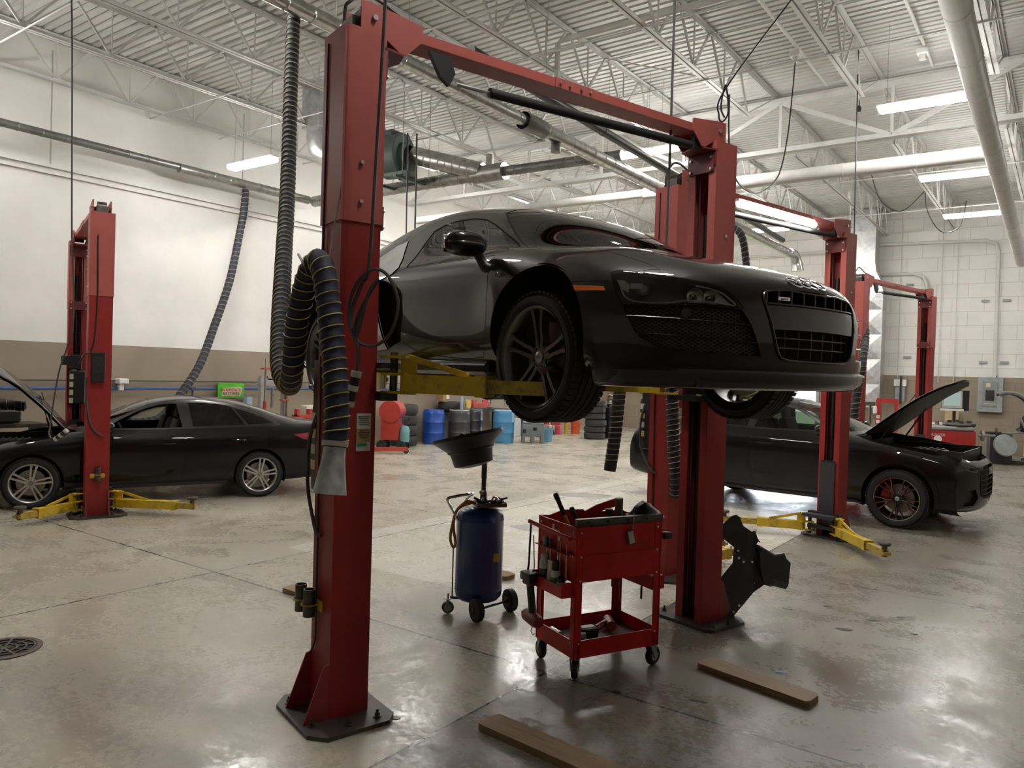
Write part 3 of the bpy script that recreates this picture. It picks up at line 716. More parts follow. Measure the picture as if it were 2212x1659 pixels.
    bl = mat('silver_side_blade', (.50, .50, .49), .3, .6, 1.0); b1 = B.build('side_blade', bl, T, 'side_blade', push=.006, mirror=False); b1['label'] = 'silver side blade behind the door'; b2 = b1.copy(); COL.objects.link(b2); b2.scale = (1, -1, 1)
    B.build('side_intake', M_VOID, T, 'side_air_intake', recess=(0, .10, 0))
    B.edge_flange('shell', .035, M_CARBLK, T, lambda c: (c.x - .04) ** 2 + (c.z - .405) ** 2 < .40 ** 2 or (c.x + 2.65) ** 2 + (c.z - .42) ** 2 < .41 ** 2, 'arch_lip')
    B.edge_flange('bumper', .035, M_CARBLK, T, lambda c: (c.x - .04) ** 2 + (c.z - .405) ** 2 < .40 ** 2, 'arch_lip')
    om = B.build('side_marker', mat('amber_lens', (.75, .16, .012), .25, coat=.6), T, 'side_marker', push=.003, mirror=False); o2 = om.copy(); COL.objects.link(o2); o2.scale = (1, -1, 1)
    B.build('plate_panel', M_CARBLK, T, 'plate_panel', push=.002); B.build('grille', M_VOID, T, 'grille_recess', recess=(-.06, 0, 0))
    IB = mat('intake_black', (.006, .006, .006), .5); B.build('intake', IB, T, 'intake_recess', recess=(-.06, .045, 0))
    hp = lambda y, z: B.hit(y, z, FRONT, 1)
    DG = mat('gloss_grille_black', (.02, .02, .02), .25)
    # radiator grille: frame, fins above the plate, lattice below
    m = MB(); pts = []
    for p in GR:
        if p[0] > 0: continue
        q = hp(*p)
        if q: pts.append(q + V((.004, 0, 0)))
    full = [V((p.x, -p.y, p.z)) for p in pts[::-1]]
    m.tube(pts + full, .006, n=6, closed=True); m.build('grille_frame', DG, T)
    for yy in (.0, .085, .17, .25, .315):
        for s in ((-1, 1) if yy else (1,)):
            q = hp(-yy, .61); m = MB(); m.box((q.x - .035, s * yy, .6105), (.055, .012, .066), bev=.003); m.build('grille_fin', DG, T)
    m = MB(); z0 = .582; row = [hp(-.33 + .33 * i / 8, z0) for i in range(9)]
    row = [r for r in row if r]; row += [V((r.x, -r.y, r.z)) for r in row[::-1]]; m.tube(row, .006, n=6)
    for z0, w in ((.432, .305), (.388, .288)):
        row = [hp(-w + w * i / 8, z0) for i in range(9)]; row = [r - V((.018, 0, 0)) for r in row if r]; row += [V((r.x, -r.y, r.z)) for r in row[::-1]]; m.tube(row, .0045, n=6)
    for yy in (.045, .135, .225, .29):
        for s in (-1, 1):
            col = [hp(-yy, z) for z in (.466, .43, .39, .34)]; m.tube([V((c.x - .02, s * c.y, c.z)) for c in col if c], .0045, n=6)
    m.build('grille_lattice', DG, T)
    q = hp(-.235, .607); m = MB(); m.box((0, 0, 0), (.006, .07, .018), bev=.002); bd = m.build('badge', M_CHROME, T); bd.location = q + V((.004, 0, 0)); bd.rotation_euler = (0, 0, -.18)
    text('quattro', .015, M_BLACK, bd, (.0035, 0, 0), (PI / 2, 0, PI / 2), depth=.0005)
    for k in range(4):                    # the four rings on the nose
        yc = -.093 + .062 * k; m = MB(); c = B.hit(-abs(yc), .695, FRONT, 1); n = B.normal(c); c = V((c.x, yc, c.z)); n = V((n.x, n.y * (1 if yc < 0 else -1), n.z))
        fr = frame(c + n * (.004 + .001 * (k % 2)), n); m.tube([fr @ V((.040 * cos(a), .040 * sin(a), 0)) for a in [2 * PI * i / 28 for i in range(28)]], .0045, n=6, closed=True); m.build('ring_emblem', M_CHROME, T)
    # intakes: blades, diamond mesh, sensor disc
    ch = lambda a, z: B.hit(a, z, CORNER, 1)
    inw = V((-.7, .5, 0)).normalized()
    def mir(p): return V((p.x, -p.y, p.z))
    for a0, z0, a1, z1 in ((-.178, .506, .355, .481), (-.142, .433, .384, .406)):
        pts = [ch(a0 + (a1 - a0) * i / 14, z0 + (z1 - z0) * i / 14) for i in range(15)]; pts = [p + inw * .004 for p in pts if p]
        for f in (lambda p: p, mir):
            m = MB(); m.tube([f(p) for p in pts], .0045, n=6); m.build('intake_blade', DG, T)
    m = MB()
    for sl in (.55, -.55):
        for k in range(-16, 40):
            c0 = -.2 + k * .028; run = []
            for i in range(34):
                z = .34 + i * .0065; a = c0 + (z - .445) / sl * 1.0
                ok = inpoly(a, z, IN); p = ch(a, z) if ok else None
                if p: run.append(p + inw * .028)
                if (not p or i == 33) and run:
                    if len(run) > 1:
                        m.tube([run[0], run[len(run) // 2], run[-1]], .0024, n=4, cap=False); m.tube([mir(r) for r in (run[0], run[len(run) // 2], run[-1])], .0018, n=4, cap=False)
                    run = []
    m.build('intake_mesh', mat('mesh_black', (.06, .06, .058), .35), T)
    p = ch(.075, .522)
    for f in (lambda p: p, mir):
        m = MB(); m.cyl(f(p + inw * .02), f(p - inw * .001), .020, n=20); m.build('sensor_disc', mat('flat_sensor_grey', (.055, .05, .045), .6), T)
    # headlights: dark housing, chrome reflectors, light strip, clear cover
    HB = mat('headlight_housing', (.085, .085, .08), .3, .3)
    B.build('headlight', HB, T, 'headlight_housing', recess=(-.085, .055, .0)); B.build('headlight', glass('headlight_cover', (.93, .94, .93), 0, 1.0), T, 'headlight_cover', push=.001)
    HC = mat('headlight_chrome', (.80, .80, .77), .10, 1); HG = mat('headlight_satin', (.52, .51, .47), .35, .4)
    for f, sg in ((lambda p: p, 1), (mir, -1)):
        ax = V((.72, -.69, 0)).normalized()
        for a, z, r, bk in ((.185, .592, .036, .045), (.115, .598, .034, .05)):
            c = ch(a, z); m = MB(); m.lathe([(r * 1.15, .0), (r * 1.1, -.012), (r * .75, -.03), (r * .3, -.042), (.001, -.044)], o=c + inw * .016, axis=-inw, n=22)
            m.lathe([(.012, -.036), (.011, -.018), (.001, -.012)], o=c + inw * .016, axis=-inw, n=12)
            if sg < 0:
                for v in m.bm.verts: v.co.y *= -1
            m.build('reflector', HC, T)
        c = ch(-.105, .628); m = MB(); m.lathe([(.030, .0), (.030, -.03), (.02, -.04), (.001, -.04)], o=c + inw * .03, axis=-inw, n=22); m.lathe([(.024, -.006), (.016, .004), (.001, .008)], o=c + inw * .03, axis=-inw, n=22)
        m.box(c + inw * .035 + V((-.02, -.02, .012)), (.06, .03, .03), rz=.8, bev=.004)
        if sg < 0:
            for v in m.bm.verts: v.co.y *= -1
        m.build('projector_lens', HG, T)
        low = [(-.205, .632), (-.19, .595), (-.16, .575), (-.107, .566), (-.03, .565), (.02, .568), (.07, .577), (.13, .577), (.2, .571), (.285, .563), (.262, .59), (.225, .618), (.17, .636), (.115, .645)]
        pts = [ch(*q) for q in low]; pts = [f(q + inw * .006) for q in pts if q]
        m = MB(); m.tube(cat_rom(pts, 4), .0038, n=6); m.build('light_strip', HG, T)
        pts = [ch(*q) for q in ((.235, .60), (.262, .575), (.285, .563), (.215, .572), (.215, .615))]
        m = MB(); m.poly([f(q + inw * .018) for q in pts]); m.build('chrome_corner', HG, T)
        pts = [ch(*q) for q in ((-.225, .672), (-.19, .668), (-.165, .645), (-.172, .61), (-.205, .632))]
        m = MB(); m.poly([f(q + inw * .015) for q in pts]); m.build('chrome_corner', HG, T)
    # splitter lip round the nose
    PL = [(1.0, 0), (.992, .15), (.97, .3), (.93, .45), (.875, .58), (.80, .70), (.72, .785), (.62, .85), (.52, .885), (.44, .90)]
    PL = cat_rom([V((x, -y, 0)) for x, y in PL], 3); rows = []
    for o, z in ((-.05, .292), (-.012, .288), (.006, .281), (.008, .272), (.0, .262), (-.006, .235), (-.02, .208), (-.05, .198), (-.20, .196)):
        r = []
        for i, p in enumerate(PL):
            t = (PL[min(i + 1, len(PL) - 1)] - PL[max(i - 1, 0)]).normalized(); n = V((-t.y, t.x, 0)); 
            if n.x < 0 and n.y > 0: n = -n
            q = p + n * o * (1 if i else 1); q.z = z
            if i == 0: q.y = 0
            r.append(q)
        rows.append([mir(q) for q in r[:0:-1]] + r)
    m = MB(); m.grid(rows); m.build('front_splitter', M_CARBLK, T, smooth=50, merge=1e-4)
    # mirrors
    for sg in (1, -1):
        mp = part('wing_mirror', T, (-.47, -1.02 * sg, .925), (0, 0, 0)); m = MB(); rows = []
        for i in range(17):
            u = -1 + 2 * i / 16; w = (1 - abs(u) ** 2.6) ** (1 / 2.4); r = []
            for k in range(24):
                a = 2 * PI * k / 24; cx, cz = cos(a), sin(a); e = lambda q: abs(q) ** .75 * (1 if q > 0 else -1)
                r.append((.085 * e(cx) * w * (1 if cx > 0 else .62), .125 * u, .066 * e(cz) * w - .01 * u * sg * 0))
            rows.append(r + [r[0]])
        m.grid(rows); m.build('mirror_shell', M_CARBLK, mp, smooth=180, merge=1e-4)
        m = MB(); m.box((-.055, 0, 0), (.006, .20, .095), bev=.002); m.build('mirror_glass', M_CHROME, mp)
        m = MB(); m.tube([(.02 + .0, .06 * sg, -.03), (.03, .085 * sg, -.075), (.05, .105 * sg, -.12), (.07, .13 * sg, -.13)], .026, n=10, rf=lambda i: (.024, .025, .03, .036)[i]); m.build('mirror_arm', M_BLACK, mp, smooth=60)
        m = MB(); m.tube(cat_rom([(.03, -.118, -.004), (.075, -.07, -.006), (.087, 0, -.006), (.078, .075, -.008)], 5) if sg > 0 else cat_rom([(.03, .118, -.004), (.075, .07, -.006), (.087, 0, -.006), (.078, -.075, -.008)], 5), .006, n=6); m.build('indicator_strip', mat('smoked_lens', (.10, .10, .10), .15, coat=1), mp)
    text('V10', .034, M_CHROME, T, (-.277, -.934, .753), (PI / 2, 0, 0), name='engine_badge', depth=.002)
    # wheels, wells, underside, cabin
    WR = mat('dark_grey_alloy', (.17, .165, .155), .33, .85)
    make_wheel(T, (0, -.785, .325), .325, .252, .235, 'twin5', WR, 1, .18, M_BLACK, cal_a=150, spin=.02)
    make_wheel(T, (0, .785, .325), .325, .252, .235, 'twin5', WR, -1, .18, M_BLACK)
    make_wheel(T, (-2.65, -.775, .33), .33, .252, .29, 'twin5', WR, 1, .18, M_BLACK, spin=.3)
    make_wheel(T, (-2.65, .775, .33), .33, .252, .29, 'twin5', WR, -1, .18, M_BLACK)
    for cx, cz, r in (AF, AR):
        for sg in (-1, 1):
            m = MB(); arc = circle(cx, cz, r + .012, 20, -12, 192) + [(cx + (r + .012) * cos(rad(192)), cz + (r + .012) * sin(rad(192)))]
            m.grid([[(x, sg * yy, z) for x, z in arc] for yy in (.90, .52)]); m.poly([(x, sg * .52, z) for x, z in arc]); m.build('wheel_well', M_VOID, T, smooth=60)
    m = MB(); m.box((-1.3, 0, .235), (1.95, 1.70, .05)); m.box((-1.3, 0, .245), (4.1, 1.0, .05)); m.box((.62, 0, .225), (.42, 1.3, .04)); m.build('underbody', M_BLACK, T)
    for sg in (-1, 1):
        m = MB(); m.box((-1.3, sg * .86, .262), (1.8, .09, .075), bev=.02); m.build('rocker_panel', M_CARBLK, T)
    m = MB(); m.box((-.55, 0, .88), (.45, 1.25, .14), bev=.05); m.build('dashboard', M_BLACK, T)
    for sg in (-1, 1):
        m = MB(); m.box((-1.15, sg * .36, .60), (.5, .5, .16), bev=.05); m.box((-1.42, sg * .36, .85), (.14, .48, .55), rot=Matrix.Rotation(-.25, 3, 'Y'), bev=.05); m.box((-1.48, sg * .36, 1.14), (.08, .24, .12), bev=.03); m.build('seat', M_BLACK, T)
    m = MB(); fr = frame(V((-.82, .36, .92)), V((-1, 0, .45))); m.tube([fr @ V((.18 * cos(2 * PI * i / 24), .18 * sin(2 * PI * i / 24), 0)) for i in range(24)], .014, n=6, closed=True); m.build('steering_wheel', M_BLACK, T)
    return T, B
SPORTS, _B8 = make_sports_car()
# ------------------------------------------------------------------ the two other black cars, hoods open
def sec(x, zt, zr, wr, zb, wb, zs, ws, zl, zbot, sb=.0, nose=0):
    """one cross-section from the roof centre down to the sill; sb sweeps the outer points rearwards"""
    P = [(0, zt), (wr * .38, zt - (zt - zr) * .10), (wr * .76, zt - (zt - zr) * .40), (wr, zr), ((wr + wb) / 2 + .012, (zr + zb) / 2 + .01), (wb, zb), (ws - .025, (zb * .6 + zs * .4)), (ws, zs), (ws - .004, (zs * .55 + zl * .45)), (ws - .006, zl), (ws - .02, zbot + .03), (ws - .12, zbot)]
    return [(x - sb * (y / ws) ** 2.2, y, z) for y, z in P]
def make_car(name, label, loc, rz, S):
    T = thing(name, label, 'car', loc, rz); ns = S.get('near', -1)
    B = Body(S['net'], S.get('nu', 96), 48)
    side = lambda c, n: c.y < -.45
    for a in S['arches']: B.panel('arch', circle(a[0], a[1], a[2], 40), SIDE, side)
    B.panel('windscreen', S['windscreen'], TOP, lambda c, n: c.z > S['zw'], gap=.006, over=['shell'])
    B.panel('rear_window', S['rear'], TOP, lambda c, n: c.z > S['zw'], over=['shell'])
    gl = lambda c, n: c.y < -.4 and c.z > S['zw'] - .12
    B.panel('window_trim', S['greenhouse'], SIDE, gl, over=['shell'])
    for nm in ('front_window', 'back_window', 'quarter_window'):
        if nm in S: B.panel(nm, S[nm], SIDE, gl, over=['window_trim', 'shell'])
    B.panel('hood', S['hood'], TOP, lambda c, n: c.z > S['zh'] and n.z > .1, gap=.003, over=['shell'])
    nose = lambda c, n: c.x > .2
    if 'cladding' in S:
        B.panel('cladding', S['cladding'], SIDE, side, over=['shell'])
    for nm in ('front_door', 'back_door'): B.panel(nm, S[nm], SIDE, side, gap=.004, over=['shell', 'cladding'])
    B.panel('headlight', S['headlight'], CORNER, nose, gap=.004, over=['shell', 'gap', 'hood'])
    B.panel('side_intake', S['intake'], CORNER, nose, over=['shell', 'gap'])
    B.panel('grille', S['grille'], FRONT, nose, gap=.006, over=['shell', 'gap', 'hood', 'side_intake'])
    if 'tail' in S: B.panel('tail_light', S['tail'], SIDE, lambda c, n: c.y < -.4 and c.x < -3, over=['shell'])
    GAP = MATS['shut_line_black']
    B.build('shell', M_CARDULL, T, 'body_shell'); B.build('gap', GAP, T, 'shut_lines', push=-.001)
    def pair(nm, mt, push=0.):
        o = B.build(nm, mt, T, nm, push=push, mirror=False)
        if o: o2 = o.copy(); COL.objects.link(o2); o2.scale = (1, -1, 1); return o, o2
    pair('front_door', M_CARDULL); pair('back_door', M_CARDULL); pair('window_trim', mat('window_trim_black', (.012, .012, .012), .3))
    if 'cladding' in S: B.build('cladding', M_CARDULL, T, 'wheel_arch_flare', push=.012)
    B.build('windscreen', M_GLASS if S.get('clear') else M_GLASSD, T, push=-.003); B.build('rear_window', M_GLASSD, T, push=-.003)
    if S.get('open_front'):               # the driver's window is wound down: only the far pane is up
        o = B.build('front_window', M_GLASS, T, push=-.003, mirror=False); o.scale = (1, 1, 1)
    else: pair('front_window', S['side_glass'], -.003)
    pair('back_window', M_GLASSD, -.003); pair('quarter_window', M_GLASSD, -.003)
    pair('tail_light', mat('red_lamp', (.25, .01, .01), .2, coat=1), .004)
    B.build('side_intake', M_BLACK, T, recess=(-.04, .03, 0)); B.build('grille', M_VOID, T, 'grille_recess', recess=(-.05, 0, 0))
    B.build('headlight', MATS['headlight_housing'], T, 'headlight_housing', recess=(-.06, .04, 0)); B.build('headlight', MATS['headlight_cover'], T, 'headlight_cover', push=.001)
    ch = lambda a, z: B.hit(a, z, CORNER, 1); mir = lambda p: V((p.x, -p.y, p.z)); inw = V((-.7, .6, 0)).normalized()
    for f in (lambda p: p, mir):
        for line in S['drl']:
            pts = [ch(*q) for q in line]; pts = [f(p + inw * .008) for p in pts if p]
            if len(pts) > 1: m = MB(); m.tube(pts, .006, n=6); m.build('light_strip', MATS['headlight_satin'], T)
        pts = [ch(*q) for q in S['lens']]
        if all(pts): m = MB(); m.poly([f(p + inw * .03) for p in pts]); m.build('reflector', MATS['headlight_chrome'], T)
        if 'amber' in S:
            pts = [ch(*q) for q in S['amber']]
            if all(pts): m = MB(); m.poly([f(p + inw * .006) for p in pts]); m.build('turn_signal', MATS['amber_lens'], T)
    hp = lambda y, z: B.hit(y, z, FRONT, 1); DG = MATS['gloss_grille_black']
    m = MB(); G = [hp(*p) for p in S['grille'] if p[0] <= 0]; G = [g for g in G if g]; m.tube([g + V((.004, 0, 0)) for g in G] + [mir(g) + V((.004, 0, 0)) for g in G[::-1]], .008, n=6, closed=True); m.build('grille_frame', DG, T)
    zs = [p[1] for p in S['grille']]; ys = max(-p[0] for p in S['grille'])
    for k in range(1, 7):
        z = min(zs) + (max(zs) - min(zs)) * k / 7; row = [hp(-ys * .86 + ys * .86 * i / 6, z) for i in range(7)]; row = [r - V((.012, 0, 0)) for r in row if r]
        if len(row) > 2: m = MB(); m.tube(row + [mir(r) for r in row[::-1]], .006, n=5); m.build('grille_bar', DG, T)
    for k in range(4):
        yc = -.105 + .07 * k; c = hp(-abs(yc), S['ring_z'])
        if c: m = MB(); c = V((c.x + .012, yc, c.z)); m.tube([c + V((0, .045 * cos(2 * PI * i / 24), .045 * sin(2 * PI * i / 24))) for i in range(24)], .005, n=6, closed=True); m.build('ring_emblem', M_CHROME, T)
    # open hood: the panel swung up about its rear edge, with a lining underneath, and the bay below it
    hx, hz, ang = S['hinge']; ho = B.build('hood', M_CARDULL, T, 'hood'); R = Matrix.Translation((hx, 0, hz)) @ Matrix.Rotation(-rad(ang), 4, 'Y') @ Matrix.Translation((-hx, 0, -hz))
    ho.matrix_basis = R
    hb = B.build('hood', mat('hood_lining', (.03, .03, .03), .6), ho, 'hood_lining', push=-.03)
    m = MB(); x0, x1, w, zf = S['bay']; m.box(((x0 + x1) / 2, 0, zf - .28), (x1 - x0, 2 * w, .02)); m.box((x0 + .01, 0, zf - .12), (.02, 2 * w, .34)); m.box((x1 - .01, 0, zf - .14), (.02, 2 * w * .8, .26))
    for s in (-1, 1): m.box(((x0 + x1) / 2, s * w, zf - .14), (x1 - x0, .02, .28))
    m.build('engine_bay', M_BLACK, T, smooth=0)
    rnd = random.Random(5 + len(name))
    for k, (bx, by, sx, sy, h_, mt) in enumerate(((.55, 0, .42, .55, .20, M_BLACK), (.62, -.42, .3, .22, .17, MATS['headlight_housing']), (.35, .45, .28, .2, .18, M_BLACK), (.12, -.45, .26, .24, .15, M_DSTEEL), (.16, .1, .3, .34, .12, MATS['headlight_housing']), (.86, .3, .1, .3, .12, M_BLACK))):
        m = MB(); px = x0 + (x1 - x0) * bx; m.box((px, by, zf - .27 + h_ / 2 + .02), (sx, sy, h_), bev=.03, seg=2)
        if k == 0:
            for j in range(5): m.box((px - .15 + .075 * j, by, zf - .25 + h_ + .01), (.02, sy * .8, .02))
        m.build('engine_cover' if k == 0 else ('battery' if k == 3 else 'air_box'), mt, T, smooth=30)
    for s in (-1, 1):
        p0 = V((x0 + .12, s * (w - .02), zf - .02)); p1 = R @ V((S['strut'], s * (w - .1), hz - .04)); m = MB(); m.tube([p0, p0.lerp(p1, .5)], .012, n=8); m.tube([p0.lerp(p1, .5), p1], .006, n=8); m.build('hood_strut', M_BLACK, T)
    # mirrors, handles
    for sg in (1, -1):
        mp = part('wing_mirror', T, (S['mirror'][0], sg * S['mirror'][1], S['mirror'][2])); m = MB(); rows = []
        for i in range(13):
            u = -1 + 2 * i / 12; w_ = (1 - abs(u) ** 2.6) ** (1 / 2.4); r = []
            for k in range(18):
                a = 2 * PI * k / 18; e = lambda q: abs(q) ** .75 * (1 if q > 0 else -1); r.append((.09 * e(cos(a)) * w_ * (1 if cos(a) > 0 else .6), .115 * u, .075 * e(sin(a)) * w_))
            rows.append(r + [r[0]])
        m.grid(rows); m.build('mirror_shell', M_CARDULL, mp, smooth=180, merge=1e-4)
        m = MB(); m.tube([(.0, -.04 * sg, -.05), (.02, -.10 * sg, -.085), (.02, -.17 * sg, -.09)], .028, n=8); m.build('mirror_arm', M_BLACK, mp)
        for hx_, hz_ in S['handles']:
            p = B.hit(hx_, hz_, SIDE, -1)
            if p:
                m = MB(); m.tube(cat_rom([V((p.x + .10, sg * -(p.y + .004), p.z + .0)), V((p.x + .05, sg * -(p.y - .028), p.z)), V((p.x - .05, sg * -(p.y - .028), p.z)), V((p.x - .10, sg * -(p.y + .004), p.z))], 4), .012, n=8); m.build('door_handle', M_CARDULL, T)
    # wheels
    for (wx, wz, R_, rr, wd) in S['wheels']:
        for sg in (1, -1): make_wheel(T, (wx, -sg * (S['track'] - wd / 2), wz), R_, rr, wd, S['style'], S['rim'], sg, rr * .68, S.get('caliper'), mt_face=M_CHROME, cal_a=S.get('cal_a', 150), spin=S.get('spin', 0))
    for a in S['arches']:
        for sg in (-1, 1):
            m = MB(); arc = circle(a[0], a[1], a[2] + .01, 18, -20, 200) + [(a[0] + (a[2] + .01) * cos(rad(200)), a[1] + (a[2] + .01) * sin(rad(200)))]
            yo = S['track'] - .01; m.grid([[(x, sg * yy, z) for x, z in arc] for yy in (yo, yo - .34)]); m.poly([(x, sg * (yo - .34), z) for x, z in arc]); m.build('wheel_well', M_VOID, T, smooth=60)
    m = MB(); L0, L1 = S['arches'][1][0], 0; m.box(((L0 + L1) / 2, 0, S['floor']), (-(L0 - L1) - .9, 2 * S['track'] - .1, .05)); m.box(((L0 + L1) / 2, 0, S['floor'] + .02), (-(L0 - L1) + 1.2, 2 * S['track'] - .9, .05)); m.build('underbody', M_BLACK, T, smooth=0)
    # cabin
    cl = mat('dark_cabin_trim', (.022, .022, .024), .6)
    zs_ = S['seat_z']
    m = MB(); m.box((S['dash'], 0, zs_ + .30), (.42, 2 * S['track'] - .5, .16), bev=.05, seg=2); m.build('dashboard', cl, T)
    for sx in S['seats']:
        for sg in (-1, 1):
            m = MB(); m.box((sx, sg * .38, zs_), (.5, .5, .16), bev=.05, seg=2); m.box((sx - .30, sg * .38, zs_ + .31), (.14, .48, .56), rot=Matrix.Rotation(-.3, 3, 'Y'), bev=.05, seg=2); m.box((sx - .40, sg * .38, zs_ + .66), (.10, .26, .17), rot=Matrix.Rotation(-.2, 3, 'Y'), bev=.04, seg=2); m.build('seat', cl, T)
    m = MB(); fr = frame(V((S['dash'] - .28, .38, zs_ + .33)), V((-1, 0, .4))); m.tube([fr @ V((.185 * cos(2 * PI * i / 24), .185 * sin(2 * PI * i / 24), 0)) for i in range(24)], .015, n=6, closed=True); m.build('steering_wheel', cl, T)
    return T, B
def sedan_spec():
    n = []
    for r in ((.80, .21, .21, .5, .21, .68, .21, .80, .20, .19, .42), (.87, .24, .24, .5, .24, .70, .24, .84, .22, .20, .40), (.885, .36, .36, .5, .36, .72, .34, .865, .26, .20, .40), (.885, .50, .50, .5, .50, .73, .46, .88, .30, .20, .40), (.87, .61, .605, .5, .60, .74, .54, .89, .32, .20, .40), (.83, .685, .68, .5, .675, .75, .60, .895, .33, .20, .38),
              (.70, .755, .75, .52, .74, .77, .65, .90, .34, .21, .30), (.45, .83, .83, .56, .81, .79, .70, .908, .34, .21, .16), (.10, .895, .90, .60, .875, .80, .74, .915, .34, .22, .04), (-.22, .935, .945, .64, .915, .81, .77, .912, .33, .22, .0), (-.48, .985, .965, .68, .935, .82, .79, .908, .33, .22, .08), (-.80, 1.14, 1.05, .66, .95, .825, .80, .905, .33, .22, .06), (-1.15, 1.31, 1.22, .60, .955, .83, .80, .905, .33, .22, .04), (-1.50, 1.425, 1.37, .545, .965, .83, .80, .908, .33, .22, .02), (-1.95, 1.44, 1.395, .53, .975, .832, .81, .91, .33, .22, 0), (-2.45, 1.41, 1.35, .53, .985, .832, .82, .912, .34, .22, 0), (-2.90, 1.30, 1.225, .55, 1.0, .832, .83, .915, .34, .22, 0), (-3.25, 1.16, 1.10, .60, 1.01, .825, .84, .912, .35, .23, 0), (-3.52, 1.085, 1.06, .64, 1.005, .80, .83, .90, .36, .24, .05), (-3.80, 1.08, 1.065, .64, 1.0, .77, .82, .87, .38, .25, .16), (-3.885, .98, .97, .62, .92, .75, .76, .84, .42, .26, .22), (-3.90, .65, .65, .60, .63, .73, .60, .82, .42, .27, .24), (-3.86, .30, .30, .58, .30, .70, .30, .80, .29, .26, .24)):
        n.append(sec(r[0], r[1], r[2], r[3], r[4], r[5], r[6], r[7], r[8], r[9], r[10]))
    return dict(net=n, zw=1.0, zh=.6, arches=((0, .335, .365), (-2.825, .34, .365)),
        windscreen=[(-.46, .02), (-.48, -.3), (-.56, -.58), (-.64, -.68), (-.80, -.62), (-1.15, -.555), (-1.34, -.50), (-1.385, -.3), (-1.40, .02)],
        rear=[(-2.72, .02), (-2.72, -.3), (-2.78, -.47), (-3.1, -.53), (-3.40, -.55), (-3.46, -.3), (-3.48, .02)],
        greenhouse=[(-.72, .985), (-.95, 1.12), (-1.25, 1.275), (-1.48, 1.345), (-1.75, 1.378), (-2.1, 1.38), (-2.4, 1.345), (-2.7, 1.265), (-2.95, 1.165), (-3.14, 1.045), (-3.10, 1.025), (-1.8, .995)],
        front_window=[(-.84, 1.01), (-1.0, 1.115), (-1.27, 1.25), (-1.48, 1.315), (-1.67, 1.338), (-1.72, 1.33), (-1.78, 1.02), (-1.6, 1.012)],
        back_window=[(-1.875, 1.348), (-2.1, 1.348), (-2.37, 1.318), (-2.46, 1.29), (-2.62, 1.048), (-1.92, 1.025)],
        quarter_window=[(-2.50, 1.275), (-2.68, 1.225), (-2.9, 1.14), (-3.03, 1.06), (-2.67, 1.05)],
        hood=[(.80, .02), (.79, -.3), (.70, -.56), (.55, -.70), (.2, -.755), (-.3, -.765), (-.50, -.70), (-.46, -.5), (-.40, -.25), (-.38, .02)],
        front_door=[(-.62, .975), (-.60, .85), (-.55, .6), (-.56, .42), (-.62, .34), (-1.0, .315), (-1.76, .315), (-1.80, .5), (-1.82, .8), (-1.815, .985)],
        back_door=[(-1.835, .985), (-1.84, .8), (-1.82, .5), (-1.78, .315), (-2.3, .32), (-2.42, .40), (-2.5, .58), (-2.62, .68), (-2.72, .80), (-2.70, 1.015)],
        headlight=[(-.10, .70), (.02, .705), (.14, .69), (.22, .665), (.25, .61), (.15, .60), (.02, .615), (-.08, .64)], intake=[(.0, .42), (.25, .42), (.30, .30), (.05, .29)],
        grille=[(.02, .66), (-.36, .655), (-.40, .60), (-.36, .42), (-.28, .30), (.02, .29)], ring_z=.60, drl=[[(-.08, .65), (.02, .625), (.15, .61), (.24, .615)]], lens=[(-.02, .68), (.10, .675), (.10, .635), (.0, .64)],
        tail=[(-3.30, .90), (-3.55, .93), (-3.80, .94), (-4.0, .93), (-4.0, .78), (-3.7, .80), (-3.45, .83)],
        hinge=(-.42, .975, 57), bay=(-.36, .66, .68, .86), strut=.15, mirror=(-.88, 1.0, 1.03), handles=((-1.58, .80), (-2.52, .835)),
        wheels=((0, .328, .328, .242, .225), (-2.825, .328, .328, .242, .225)), track=.915, style='twin5s', rim=mat('silver_alloy', (.62, .61, .57), .28, .9), floor=.24, dash=-.80, seats=(-1.35, -2.15), seat_z=.55, open_front=True, clear=True, side_glass=M_GLASS, spin=.15)
